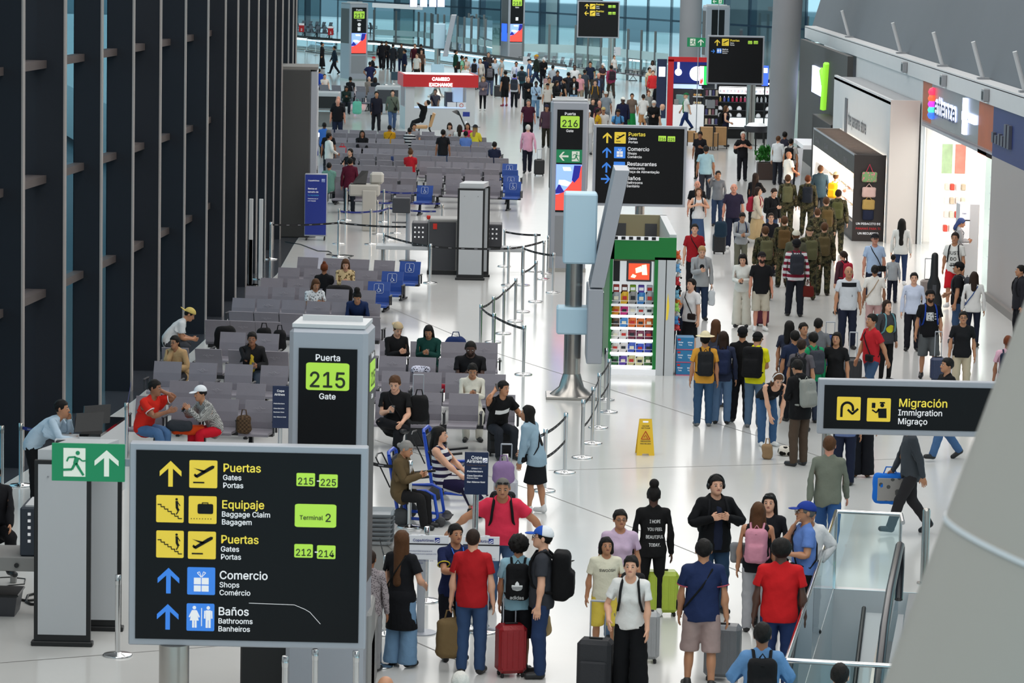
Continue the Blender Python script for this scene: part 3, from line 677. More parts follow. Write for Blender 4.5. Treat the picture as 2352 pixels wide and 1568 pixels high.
POSES={
 'stand':dict(),
 'stand2':dict(LF=(.14,.05,.085,0),RF=(-.12,-.06,.085,0),LH=(.25,.08,.82),RH=(-.28,.0,.80),twist=6),
 'walk':dict(LF=(.09,.30,.09,8),RF=(-.09,-.30,.15,-35),LH=(.25,-.14,.84),RH=(-.25,.22,.88),lean=3,hipz=.88),
 'walk2':dict(LF=(.09,-.26,.13,-30),RF=(-.09,.26,.09,5),LH=(.25,.2,.88),RH=(-.26,-.12,.84),lean=3,hipz=.885),
 'phone':dict(LH=(.05,.30,1.14),RH=(-.06,.30,1.12),nod=22,bend=6),
 'phoneR':dict(RH=(-.05,.30,1.20),nod=20,bend=4),
 'phoneL':dict(LH=(.08,.30,1.20),nod=16,bend=4),
 'call':dict(RH=(-.15,.08,1.56),RHp=(-.8,.4,-.6),yaw=10),
 'straps':dict(LH=(.12,.20,1.26),RH=(-.12,.20,1.26),LHp=(.9,-.2,-.8),RHp=(-.9,-.2,-.8)),
 'folded':dict(LH=(-.06,.22,1.16),RH=(.07,.24,1.12),nod=6),
 'pull':dict(LH=(.30,-.18,.86),RH=(-.25,.16,.86),LF=(.09,.22,.09,5),RF=(-.09,-.22,.11,-22),lean=2,hipz=.89),
 'pullR':dict(RH=(-.30,-.18,.86),LH=(.25,.16,.86),LF=(.09,-.22,.11,-22),RF=(-.09,.22,.09,5),lean=2,hipz=.89),
 'hips':dict(LH=(.20,.02,1.02),RH=(-.20,.02,1.02),LHp=(1,-.3,0),RHp=(-1,-.3,0)),
 'carry':dict(RH=(-.22,.22,1.05),LH=(.26,.05,.82)),
 'behind':dict(LH=(.10,-.17,.95),RH=(-.10,-.17,.93),LHp=(1,-.6,0),RHp=(-1,-.6,0)),
 'bendover':dict(lean=48,bend=18,nod=10,LH=(.12,.42,.62),RH=(-.10,.42,.60),hipf=-.12,hipz=.88),
 'podium':dict(lean=30,bend=20,nod=-12,LH=(.10,.36,1.28),RH=(-.10,.50,1.02),hipf=-.18,LF=(.1,-.05,.085,0),RF=(-.1,-.12,.085,0),LHp=(.5,0,-1),RHp=(-.6,.1,-.6)),
 'reach':dict(RH=(-.12,.45,1.25),LH=(.25,.12,.85),lean=5),
 'spread':dict(LH=(.50,.02,.98),RH=(-.62,.12,1.00),lean=8,bend=14,nod=6,LHp=(.8,.2,.4),RHp=(-.8,.2,.4)),
 'handle':dict(RH=(-.24,.30,.98),LH=(.22,.20,.86),lean=8,bend=10,nod=-6,LF=(.12,.06,.085,0),RF=(-.1,-.1,.085,0)),
 'sit':dict(hipz=.52,lean=-6,LF=(.12,.44,.085,0),RF=(-.12,.46,.085,0),LH=(.14,.34,.62),RH=(-.14,.34,.62),LFp=(.1,.6,1),RFp=(-.1,.6,1),nod=5),
 'sitphone':dict(hipz=.52,lean=-4,bend=10,nod=24,LF=(.12,.44,.085,0),RF=(-.12,.46,.085,0),LH=(.04,.33,.84),RH=(-.05,.33,.84),LFp=(.1,.6,1),RFp=(-.1,.6,1)),
 'sitfwd':dict(hipz=.52,lean=24,bend=18,nod=22,LF=(.14,.40,.085,0),RF=(-.14,.42,.085,0),LH=(.08,.5,.62),RH=(-.06,.52,.62),LFp=(.1,.6,1),RFp=(-.1,.6,1)),
 'sitcross':dict(hipz=.52,lean=-2,bend=8,nod=22,LF=(.10,.42,.085,0),RF=(.22,.30,.56,10),RFp=(-1,.7,.5),LH=(.16,.34,.66),RH=(-.05,.33,.84),LFp=(.1,.6,1)),
 'sitchin':dict(hipz=.52,lean=14,bend=12,LF=(.12,.44,.085,0),RF=(-.12,.46,.085,0),LH=(.12,.40,.72),RH=(-.06,.27,1.02),RHp=(-.5,.3,-1),LFp=(.1,.6,1),RFp=(-.1,.6,1)),
 'sitcall':dict(hipz=.52,lean=10,bend=12,yaw=20,LF=(.14,.40,.085,0),RF=(-.14,.40,.085,0),LH=(.30,.46,.74),RH=(-.17,.24,1.20),RHp=(-.7,.3,-1),LFp=(.1,.6,1),RFp=(-.1,.6,1)),
 'sitcall2':dict(hipz=.52,lean=14,bend=12,yaw=20,LF=(.14,.40,.085,0),RF=(.05,.46,.085,0),RH=(.02,.56,.86),LH=(.15,.27,1.16),LHp=(.6,.3,-1),LFp=(.1,.6,1),RFp=(-.1,.6,1)),
 'sitreach':dict(hipz=.52,lean=18,bend=14,LF=(.12,.42,.085,0),RF=(-.12,.44,.085,0),LH=(.03,.55,.92),RH=(-.12,.56,.90),LFp=(.1,.6,1),RFp=(-.1,.6,1)),
 'recline':dict(hipz=.62,lean=-12,bend=-4,nod=-25,LF=(.10,.50,.085,0),RF=(-.10,.48,.085,0),LH=(.08,.16,1.28),RH=(-.08,.16,1.30),LHp=(.7,1,.4),RHp=(-.7,1,.4),LFp=(.1,.6,1),RFp=(-.1,.6,1)),
 'counter':dict(LH=(.10,.40,1.12),RH=(-.12,.40,1.12),lean=6,bend=6,nod=18),
 'chin':dict(RH=(-.02,.14,1.46),RHp=(-.5,.3,-1),LH=(.14,.26,1.16)),
}
PC={}
def posed(pn, cls, key, lod):
    k=(pn,cls,key,lod)
    if k in PC: return PC[k]
    V,Fc,Wt=tpl(cls,key,lod)
    X=lbs(V,Wt,solved(pn))
    me=bpy.data.meshes.new(cls); me.from_pydata(X.tolist(),[],Fc); me.polygons.foreach_set('use_smooth',[True]*len(Fc)); me.materials.append(None); me.update()
    PC[k]=me; return me
SOL={}
def solved(pn):
    if pn not in SOL: SOL[pn]=solve(POSES[pn])
    return SOL[pn]
def oslot(o, m):
    o.material_slots[0].link='OBJECT'; o.material_slots[0].material=m
SKIN={'l':'#d8a487','m':'#b5805f','t':'#946246','d':'#4f3226','r':'#c98a72'}
HAIRC={'k':'#14110f','b':'#2c1d15','n':'#54361f','g':'#8d8a86','w':'#cfcbc4','y':'#a98658','o':'#6a3418','s':'#6b6763'}
def skinm(c): return mat('skin_'+c, SKIN[c], .5, noise=.06, nscale=9)
def hairm(c): return mat('hair_'+c, HAIRC[c], .62, spec=.22, noise=.3 if c in 'kbno' else .10, nscale=70, bump=.5, bscale=120)
def cloth(spec):
    """'#rrggbb' | 'stripe:#a:#b:width' | 'camo' | 'check:#a:#b' | 'print:#a:#b'"""
    k='cloth_'+spec
    if k in MC: return MC[k]
    if spec[0]=='#': return mat(k, spec, .85, spec=.2, noise=.10, nscale=7, bump=.35, bscale=16)
    a=spec.split(':'); base={'camo':'#5b5a3c','stripe':a[1] if len(a)>1 else '#fff'}.get(a[0], a[1] if len(a)>1 else '#888888')
    m=mat(k, base, .85, spec=.2, bump=.3, bscale=16); n,l=m.node_tree.nodes,m.node_tree.links; b=n['Principled BSDF']
    tc=n.new('ShaderNodeTexCoord'); rp=n.new('ShaderNodeValToRGB'); rp.color_ramp.interpolation='CONSTANT'; e=rp.color_ramp.elements
    if a[0]=='camo':
        t=n.new('ShaderNodeTexNoise'); t.inputs['Scale'].default_value=9; t.inputs['Detail'].default_value=2; l.new(tc.outputs['Object'],t.inputs['Vector'])
        cols=['#1f1e15','#393a26','#524b33','#2e251a','#655b40']; e[0].position=0; e[0].color=lin(cols[0]); e[1].position=.42; e[1].color=lin(cols[1])
        for p_,c_ in ((.5,cols[2]),(.56,cols[3]),(.62,cols[4])): q=e.new(p_); q.color=lin(c_)
        l.new(t.outputs['Fac'],rp.inputs[0])
    elif a[0]=='stripe':
        sp=n.new('ShaderNodeSeparateXYZ'); l.new(tc.outputs['Object'],sp.inputs[0]); w=float(a[3]); ax_=a[4] if len(a)>4 else 'Z'
        md=n.new('ShaderNodeMath'); md.operation='MULTIPLY'; md.inputs[1].default_value=1/w; l.new(sp.outputs[ax_],md.inputs[0])
        fr=n.new('ShaderNodeMath'); fr.operation='FRACT'; l.new(md.outputs[0],fr.inputs[0])
        e[0].color=lin(a[1]); e[1].position=.5; e[1].color=lin(a[2]); l.new(fr.outputs[0],rp.inputs[0])
    elif a[0]=='check':
        t=n.new('ShaderNodeTexChecker'); t.inputs['Scale'].default_value=float(a[3]) if len(a)>3 else 45; t.inputs[1].default_value=lin(a[1]); t.inputs[2].default_value=lin(a[2])
        l.new(tc.outputs['Object'],t.inputs['Vector']); l.new(t.outputs['Color'],b.inputs['Base Color']); return m
    else:
        t=n.new('ShaderNodeTexVoronoi'); t.inputs['Scale'].default_value=float(a[3]) if len(a)>3 else 30; l.new(tc.outputs['Object'],t.inputs['Vector'])
        e[0].color=lin(a[2]); e[1].position=.38; e[1].color=lin(a[1]); l.new(t.outputs['Distance'],rp.inputs[0])
    l.new(rp.outputs[0],b.inputs['Base Color']); return m
def ball(c,r,n=8,m=6):
    vs=[];fs=[]
    for i in range(m+1):
        a=pi*i/m
        for j in range(n): t=2*pi*j/n; vs.append((c[0]+r[0]*sin(a)*cos(t),c[1]+r[1]*sin(a)*sin(t),c[2]+r[2]*cos(a)))
    for i in range(m):
        for j in range(n): fs.append((i*n+j,(i+1)*n+j,(i+1)*n+(j+1)%n,i*n+(j+1)%n))
    return vs,fs
def face_bits():
    out={}
    mb=MB()
    mb=None
    for i,s in enumerate((-1,1)):
        vs,fs=ball((0,0,0),(1,1,1),10,8)
        mb=MB(); mb.add([(s*.031+v[0]*.0135,-.0815-v[2]*.0095,1.652+v[1]*.008) for v in vs],fs,True); out['eye%d'%i]=mb
        mb=MB(); mb.tube([(s*.016,-.088,1.671),(s*.032,-.090,1.677),(s*.048,-.078,1.671)],[.0035,.0042,.0028],6); out['eyebrow%d'%i]=mb
    mb=MB(); mb.add(*ball((0,-.0905,1.597),(.024,.008,.0075),12,6),True); out['lips']=mb
    out={k:(np.array(b.v),b.f) for k,b in out.items()}
    # glasses, sunglasses on the crown, headphones
    mb=MB()
    for s in (-1,1):
        mb.tube([(s*.031+.022*cos(t),-.104,1.652+.017*sin(t)) for t in np.linspace(0,2*pi,13)],.0022,5,False); mb.tube([(s*.053,-.102,1.655),(s*.08,.0,1.655)],.002,4)
    mb.tube([(-.01,-.105,1.655),(.01,-.105,1.655)],.002,4); out['glasses']=(np.array(mb.v),mb.f)
    mb=MB()
    for s in (-1,1): mb.add(*ball((s*.034,-.076,1.735),(.028,.010,.021)),True)
    mb.tube([(-.085,.0,1.70),(-.06,-.07,1.74),(0,-.085,1.745),(.06,-.07,1.74),(.085,.0,1.70)],.003,5); out['sunglasses']=(np.array(mb.v),mb.f)
    mb=MB()
    for s in (-1,1): mb.add(*ball((s*.088,.01,1.635),(.022,.036,.042),10,8),True)
    mb.tube([(.095*cos(t),.01,1.655+.118*sin(t)) for t in np.linspace(0,pi,13)],.011,6); out['headphones']=(np.array(mb.v),mb.f)
    return out
FB=face_bits()
def eyem():
    if 'eye' in MC: return MC['eye']
    m=mat('eye','#d8d2cc',.2); n,l=m.node_tree.nodes,m.node_tree.links
    at=n.new('ShaderNodeAttribute'); at.attribute_name='iris'; mx_=n.new('ShaderNodeMix'); mx_.data_type='RGBA'
    mx_.inputs[6].default_value=lin('#cfc8c2'); mx_.inputs[7].default_value=lin('#1c120c'); l.new(at.outputs['Fac'],mx_.inputs[0]); l.new(mx_.outputs[2],n['Principled BSDF'].inputs['Base Color']); return m
BEARD=None
def beard():
    g=sdf_grid((-.12,-.16,1.48),(.12,.1,1.72),.006); s_ell(g,(0,-.034,1.593),(.0605,.067,.066),.02); s_ell(g,(0,-.07,1.560),(.030,.03,.03),.02)
    s_ell(g,(0,-.1,1.66),(.05,.05,.052),.01,sub=True); s_ell(g,(0,-.115,1.598),(.020,.03,.008),.004,sub=True); s_ell(g,(0,-.11,1.60),(.026,.05,.013),.01,sub=True); s_plane(g,(0,-.35,-1),-1.600)
    v,q=nets(g); return decim(v,q,500)
def rig_part(pn, nm, V, F_, wt, parent, m):
    k=(pn,nm)
    if k not in PC:
        X=lbs(V,wt,solved(pn)); me=bpy.data.meshes.new(nm); me.from_pydata(X.tolist(),[],[tuple(map(int,q)) for q in F_]); me.polygons.foreach_set('use_smooth',[True]*len(F_)); me.materials.append(None); me.update(); PC[k]=me
        if nm[:3]=='eye' and nm[3:] in '01': at=me.attributes.new('iris','FLOAT','POINT'); at.data.foreach_set('value',[1.0 if (i//10)<=2 else 0.0 for i in range(len(V))])
    o=link(nm.rstrip('01'),PC[k],parent); oslot(o,m); return o
BAGS={}
def bag_geo(kind):
    if kind in BAGS: return BAGS[kind]
    out=[]
    if kind in('pack','bigpack'):
        b=1.0 if kind=='pack' else 1.22
        g=sdf_grid((-.3,-.02,.75),(.3,.5,1.65),.012); s_box(g,(0,.13+.085*b,1.22),(.15*b,.085*b,.235*b),.07); s_box(g,(0,.13+.17*b,1.13),(.115*b,.04*b,.12*b),.04,.03); s_noise(g,.004,30,30)
        v,q=nets(g); out.append(('pack_body',)+decim(v,q,900)+('a',))
        mb=MB()
        for s in (-1,1): mb.tube([(s*.08,.14,1.43),(s*.09,.06,1.50),(s*.10,-.07,1.475),(s*.115,-.125,1.38),(s*.125,-.135,1.26),(s*.15,-.10,1.12),(s*.165,.02,1.04),(s*.14,.14,1.03)],.017,6)
        out.append(('shoulder_straps',np.array(mb.v),mb.f,'a'))
        mb=MB(); mb.tube([(-.03,.19,1.455*1),(0,.20,1.50*1),(.03,.19,1.455*1)],.008,6); mb.tube([(-.12*b,.215*b,1.36),(0,.31*b,1.40),(.12*b,.215*b,1.36)],.005,5)
        out.append(('grab_handle',np.array(mb.v),mb.f,'a'))
    if kind=='cross':   # strap over the right shoulder, pouch at left hip front
        mb=MB(); pts=[(.15,-.13,1.02),(.06,-.155,1.2),(-.06,-.135,1.38),(-.10,-.03,1.485),(-.09,.09,1.44),(.02,.15,1.25),(.14,.12,1.08),(.19,.03,.98),(.15,-.13,1.02)]
        mb.tube(pts,.011,6); out.append(('strap',np.array(mb.v),mb.f,'a'))
        g=sdf_grid((-.1,-.3,.8),(.35,.1,1.15),.01); s_box(g,(.16,-.165,.97),(.105,.035,.07),.03); v,q=nets(g); out.append(('pouch',)+decim(v,q,300)+('a',))
    if kind=='pillow':
        mb=MB(); mb.tube([(.10*cos(t),.03+.10*sin(t),1.52) for t in np.linspace(-pi*.35,pi*1.35,14)],.045,8); out.append(('pillow_body',np.array(mb.v),mb.f,'a'))
    BAGS[kind]=out; return out
USED=set()
def person(px, py, h, face, pose, skin, top, bot, hair, label, extra='', g=1.0, lod=None, group=None, z0=0.0, shoes='#1a1a1c'):
    """px,py: pixel of the crown of the head; h height in m; face: 0 towards the camera, 90 to image right"""
    sc=h/1.75; P_=solved(pose)
    hd=lbs(np.array([[0,.01,1.752]]),rigid_w(np.zeros((1,3)),2),P_)[0]
    a=radians(face); hz=z0+hd[2]*sc; Gp=G(px,py,hz)
    ox=hd[0]*sc*g*cos(a)-hd[1]*sc*g*sin(a); oy=hd[0]*sc*g*sin(a)+hd[1]*sc*g*cos(a)
    loc=(Gp.x-ox,Gp.y-oy,z0); s_px=scale_at(Gp.y)
    if lod is None: lod=0 if s_px>128 else (1 if s_px>62 else 2)
    r=thing('person',label,'person',loc,a,group); r.scale=(sc*g,sc*g,sc)
    tk,tc=top; bk,bc=bot; fem='f' in extra.split(); ex=extra.split(); big=.05 if 'big' in ex else 0.0
    o=link('body',posed(pose,'body',({'tank':'n','tee':'s'}.get(tk,'l'),'s' if bk in('shorts','skirt') else 'f'),lod),r); oslot(o,skinm(skin))
    nm={'tee':'shirt','long':'long_sleeved_shirt','tank':'tank_top','jacket':'jacket','hoodie':'hooded_sweatshirt'}[tk]
    o=link(nm,posed(pose,'top',(tk,fem,big),lod),r); oslot(o,cloth(tc))
    nb={'pants':'trousers','wide':'wide_trousers','shorts':'shorts','leggings':'leggings','skirt':'skirt','longskirt':'long_skirt'}[bk]
    o=link(nb,posed(pose,'bot',bk,lod),r); oslot(o,cloth(bc))
    for s in (1,-1): o=link('shoe',posed(pose,'shoe',s,lod),r); oslot(o,mat('shoe_'+shoes,shoes,.5))
    hs=hair.split('+')
    for q in hs:
        if not q: continue
        kk,cc=q.split(':',1)
        if kk in('cap','capback','hat','widehat','scarf'):
            o=link({'cap':'cap','capback':'cap','hat':'brimmed_hat','widehat':'brimmed_hat','scarf':'headscarf'}[kk],posed(pose,'hair',kk,min(lod,1) if lod else 0),r); oslot(o,cloth(cc))
        else: o=link('hair',posed(pose,'hair',kk,lod),r); oslot(o,hairm(cc))
    if lod<2 or 'face' in ex:
        w2=lambda V:rigid_w(V,2)
        for k_,m_ in (('eye0',eyem()),('eye1',eyem()),('eyebrow0',mat('eyebrow','#1c1410',.7)),('eyebrow1',mat('eyebrow','#1c1410',.7)),('lips',mat('lips_'+skin,{'l':'#a8605a','m':'#8c4a44','t':'#6e3a34','d':'#3a201c','r':'#9c5550'}[skin],.45))):
            V,F_=FB[k_]; rig_part(pose,k_,V,F_,w2(V),r,m_)
    for k_ in ('glasses','sunglasses','headphones'):
        if k_ in ex or ('white'+k_) in ex: V,F_=FB[k_]; rig_part(pose,k_,V,F_,rigid_w(V,2),r,mat('frames_white','#dadada',.3) if 'white'+k_ in ex else mat('frames','#0c0c0d',.25))
    if 'beard' in ex or 'greybeard' in ex:
        global BEARD
        if BEARD is None: BEARD=beard()
        rig_part(pose,'beard',BEARD[0],BEARD[1],rigid_w(BEARD[0],2),r,hairm('w' if 'greybeard' in ex else 'b'))
    who=label
    for e in ex:
        if ':' in e:
            k_,c_=e.split(':',1)
            if k_ in('pack','bigpack','cross','pillow'):
                cn={'pack':'backpack','bigpack':'backpack','cross':'crossbody_bag','pillow':'neck_pillow'}[k_]
                hexc,cname=c_.split('~')
                b=thing(cn,None,{'backpack':'backpack','crossbody_bag':'bag','neck_pillow':'pillow'}[cn],loc,a); b.scale=r.scale
                kl={'backpack':'backpack carried by','crossbody_bag':'shoulder bag worn by','neck_pillow':'neck pillow on'}[cn]
                b['label']=' '.join((cname.replace('_',' ')+' '+kl+' '+label).split()[:16])
                for nm_,V,F_,_q in bag_geo(k_):
                    rig_part(pose,nm_+'_'+k_ if False else nm_,np.array(V),F_,rigid_w(V,1),b,cloth(hexc))
                    PC[(pose,nm_)]=None; del PC[(pose,nm_)]
            if k_=='open':
                V,F_,Wt=tpl('top',('tank',fem,big),min(lod,1) if lod else 0); o=link('inner_shirt',None,r) if False else rig_part(pose,'inner_shirt',V*np.array([.50,1.0,.99])+np.array([0,-.030,.004]),F_,Wt,r,cloth(c_))
                PC.pop((pose,'inner_shirt'),None)
            if k_=='trim':
                for sd in (1,-1):
                    A_=AD*np.array([sd,1,1]); c0=(SH if sd>0 else mx(SH))+A_*.178; e1=np.array([0,1,0]); e2=np.cross(A_,e1); mb=MB(); mb.tube([c0+(e1*cos(t)+e2*sin(t))*.077 for t in np.linspace(0,2*pi,15)],.008,5,False); V=np.array(mb.v); rig_part(pose,'sleeve_trim%s'%('0' if sd>0 else '1'),V,mb.f,rigid_w(V,3 if sd>0 else 6),r,cloth(c_)); PC.pop((pose,'sleeve_trim%s'%('0' if sd>0 else '1')),None)
            if k_=='phone':
                hand={'R':8,'L':5}[c_]; wr=(WR if hand==5 else mx(WR)); ad=AD*np.array([1 if hand==5 else -1,1,1])
                c0=wr+ad*.10+np.array([(-1 if hand==5 else 1)*.025,-.01,-.01])
                p3=lbs(c0[None],rigid_w(np.zeros((1,3)),hand),P_)[0]
                ph=thing('phone',' '.join(('phone held by '+label).split()[:16]),'phone',loc,a); ph.scale=r.scale
                mb=MB(); x,y,z=p3; up=.8
                mb.box(-.037,.037,-.006,.006,-.075,.075,.004); o=mb.build('case',mat('phone_case','#121214',.3),ph); o.location=(x,y,z); o.rotation_euler=(radians(-40),0,0)
                mb=MB(); mb.box(-.033,.033,.0062,.008,-.069,.069); o2=mb.build('screen',mat('phone_screen','#20242c',.1,emit='#8fa3c8',es=.5),ph); o2.location=(x,y,z); o2.rotation_euler=(radians(-40),0,0)
    return r
def chest_text(r, pose, lines, size, m, back=False, z=1.33, sx=1.0, step=None, x0=0.0, key=('long',False,0.0), name='lettering'):
    """flat lettering laid on the shirt surface in rest pose, then posed with it"""
    from mathutils.bvhtree import BVHTree
    V,Fc,Wt=tpl('top',key,0); bv=BVHTree.FromPolygons([tuple(p) for p in V],Fc)
    for i,ln in enumerate(lines):
        me=text_mesh(ln,size,.004*size*4,'CENTER',.0004,sx).copy(); n=len(me.vertices); C=np.empty(n*3,np.float32); me.vertices.foreach_get('co',C); C=C.reshape(-1,3)
        zz=z-i*(step or size*1.25); out=[]
        for c in C:
            x=(-c[0] if back else c[0])+x0; o=Vector((x,.6 if back else -.6,c[2]+zz)); hit=bv.ray_cast(o,Vector((0,-1 if back else 1,0)))
            y=(hit[0].y if hit[0] is not None else (.13 if back else -.13))+(.006 if back else -.006)
            out.append((x,y,c[2]+zz))
        out=np.array(out); X=lbs(out,weights(out),solved(pose)); me.vertices.foreach_set('co',X.astype(np.float32).ravel()); me.materials.clear(); me.materials.append(m); me.update()
        link(name,me,r)

def hand_pos(r, pose, side):
    b=5 if side=='L' else 8; wr=WR if b==5 else mx(WR); ad=AD*np.array([1 if b==5 else -1,1,1])
    q=lbs((wr+ad*.10)[None],rigid_w(np.zeros((1,3)),b),solved(pose))[0]
    a=r.rotation_euler.z; x,y,z=q[0]*r.scale[0],q[1]*r.scale[1],q[2]*r.scale[2]
    return Vector((r.location.x+x*cos(a)-y*sin(a), r.location.y+x*sin(a)+y*cos(a), r.location.z+z))
def hold(label_start, person_start, pose, side, h):
    """put a carried bag into the hand that carries it"""
    bg=[o for o in bpy.data.objects if o.get('label','').startswith(label_start)][0]; pr=[o for o in bpy.data.objects if o.get('label','').startswith('person '+person_start)][0]
    q=hand_pos(pr,pose,side); bg.location=(q.x,q.y,max(0,q.z-h))

def chest_shape(r, pose, w, h, m, z=1.25, x0=0.0, back=False, key=('tee',False,0.0), name='chest_print', rnd=0, shear=0):
    """a printed patch laid on the shirt surface in rest pose"""
    from mathutils.bvhtree import BVHTree
    V,Fc,Wt=tpl('top',key,0); bv=BVHTree.FromPolygons([tuple(p) for p in V],Fc); n=9; out=[]; F_=[]
    for j in range(n):
        for i in range(n):
            u=i/(n-1)*2-1; v=j/(n-1)*2-1
            if rnd: k=max(abs(u),abs(v))/(math.hypot(u,v)+1e-9); u,v=u*k,v*k
            x=x0+u*w/2; zz=z+v*h/2+shear*u; hit=bv.ray_cast(Vector((x,.6 if back else -.6,zz)),Vector((0,-1 if back else 1,0))); y=(hit[0].y if hit[0] is not None else (.13 if back else -.13))+(.004 if back else -.004); out.append((x,y,zz))
    for j in range(n-1):
        for i in range(n-1): a=j*n+i; F_.append((a,a+1,a+n+1,a+n))
    X=lbs(np.array(out),weights(np.array(out)),solved(pose)); link(name,rawmesh(name,X,F_,m,True),r)
# ================================================================ signs and gate totems
m_sblack = mat('sign_black', '#0a0b0e', .4, spec=.25); m_yel = mat('sign_yellow', '#e3c53c', .45, emit='#e3c53c', es=.25); m_ywt = mat('sign_yellow_letters','#e6d24a',.45, emit='#e6d24a', es=.3)
m_wht = mat('sign_white', '#e8e8ea', .45, emit='#e8e8ea', es=.25); m_blu = mat('sign_blue', '#3a7fd8', .45, emit='#2f7ae0', es=.3)
m_grn = mat('gate_green', '#a6d245', .45, emit='#a6d245', es=.35); m_egr = mat('exit_green', '#128253', .45, emit='#128253', es=.15); m_ewh = mat('exit_cream','#e2e6d8',.5,emit='#e2e6d8',es=.15)
m_gtx = mat('gate_dark_letters','#1b2a16',.5)
def flat(name, polys, m, parent, x, y, z, sx, sz, t=.004):
    """polygons in a unit square laid on a board: x,z lower-left corner, y front face"""
    mb = MB()
    for p in polys: mb.prism([(x+u*sx, z+w*sz) for u,w in p], y-t, y)
    return mb.build(name, m, parent)
def rrect(a0,b0,a1,b1,r=.06,n=4):
    P=[]
    for cx,cy,st in ((a1-r,b1-r,0),(a0+r,b1-r,90),(a0+r,b0+r,180),(a1-r,b0+r,270)):
        for i in range(n+1): t=radians(st+90*i/n); P.append((cx+r*cos(t),cy+r*sin(t)))
    return P
def circ(cx,cy,r,n=14): return [(cx+r*cos(2*pi*i/n),cy+r*sin(2*pi*i/n)) for i in range(n)]
def bar(a,b,w):
    d=Vector((b[0]-a[0],b[1]-a[1])).normalized(); n_=Vector((-d.y,d.x))*w*.5
    return [(a[0]-n_.x,a[1]-n_.y),(b[0]-n_.x,b[1]-n_.y),(b[0]+n_.x,b[1]+n_.y),(a[0]+n_.x,a[1]+n_.y)]
ARROW=[[(.5,1),(.98,.60),(.98,.40),(.60,.705),(.60,0),(.40,0),(.40,.705),(.02,.40),(.02,.60)][::-1]]
def rot90(ps,k=1):
    out=[]
    for p in ps:
        q=[(u-.5,w-.5) for u,w in p]
        for _ in range(k): q=[(-w,u) for u,w in q]
        out.append([(u+.5,w+.5) for u,w in q])
    return out
PLANE=[[(.18,.42),(.28,.36),(.88,.72),(.90,.80),(.82,.82),(.70,.76)],[(.16,.72),(.22,.70),(.62,.62),(.50,.55)],[(.16,.46),(.20,.52),(.30,.44),(.22,.38)],[(.14,.17),(.54,.17),(.54,.22),(.14,.22)]]
STAIR=[bar((.05+.125*i,.66-.085*i),(.05+.125*(i+1)+.015,.66-.085*i),.035) for i in range(7)]+[bar((.175+.125*i,.66-.085*i),(.175+.125*i,.575-.085*i),.03) for i in range(6)]+[circ(.74,.86,.045),[(.70,.80),(.79,.80),(.80,.55),(.71,.55)],bar((.79,.74),(.87,.62),.03),bar((.73,.56),(.80,.42),.05),bar((.80,.42),(.73,.30),.04),bar((.77,.56),(.84,.45),.04)]
CASE=[rrect(.32,.36,.88,.72,.06),bar((.48,.76),(.70,.76),.03),bar((.49,.70),(.49,.77),.03),bar((.69,.70),(.69,.77),.03)]+[circ(.10+.10*i,.18,.018,6) for i in range(8)]
GIFT=[[(.24,.12),(.49,.12),(.49,.34),(.24,.34)],[(.52,.12),(.77,.12),(.77,.34),(.52,.34)],[(.24,.38),(.49,.38),(.49,.62),(.24,.62)],[(.52,.38),(.77,.38),(.77,.62),(.52,.62)],bar((.50,.64),(.36,.80),.025),bar((.36,.80),(.44,.84),.025),bar((.44,.84),(.50,.66),.02),bar((.52,.64),(.66,.80),.025),bar((.66,.80),(.58,.84),.025),bar((.58,.84),(.52,.66),.02)]
WC=[circ(.28,.85,.065),[(.20,.76),(.36,.76),(.44,.38),(.12,.38)],bar((.21,.74),(.10,.50),.05),bar((.35,.74),(.46,.50),.05),bar((.24,.38),(.24,.12),.07),bar((.33,.38),(.33,.12),.07),[(.525,.18),(.555,.18),(.555,.84),(.525,.84)],circ(.78,.85,.065),[(.69,.76),(.87,.76),(.87,.40),(.69,.40)],bar((.66,.74),(.65,.46),.05),bar((.90,.74),(.91,.46),.05),bar((.73,.40),(.73,.12),.08),bar((.83,.40),(.83,.12),.08)]
FORK=[[(.2,.3),(.45,.3),(.45,.7),(.2,.7)],[(.55,.3),(.8,.3),(.8,.7),(.55,.7)]]
UTURN=[bar((.20,.14),(.20,.52),.10)]+[bar((.44-.24*cos(radians(a)),.52+.24*sin(radians(a))),(.44-.24*cos(radians(a+22)),.52+.24*sin(radians(a+22))),.10) for a in range(0,179,20)]+[bar((.68,.52),(.68,.40),.10),bar((.46,.46),(.67,.27),.09),bar((.90,.50),(.65,.27),.09)]
OFFIC=[rrect(.20,.58,.35,.80,.02),circ(.64,.70,.085),[(.52,.78),(.76,.78),(.74,.84),(.54,.84)],bar((.22,.50),(.40,.38),.06),bar((.40,.38),(.52,.55),.07),[(.46,.55),(.82,.57),(.84,.16),(.50,.16)]]
RUN=[circ(.60,.86,.075),[(.50,.74),(.66,.68),(.58,.44),(.44,.50)],bar((.52,.72),(.28,.70),.06),bar((.28,.70),(.22,.56),.06),bar((.64,.68),(.76,.58),.05),bar((.76,.58),(.94,.60),.05),bar((.50,.48),(.40,.28),.09),bar((.40,.28),(.06,.26),.08),bar((.54,.50),(.66,.30),.09),bar((.66,.30),(.80,.08),.08)]
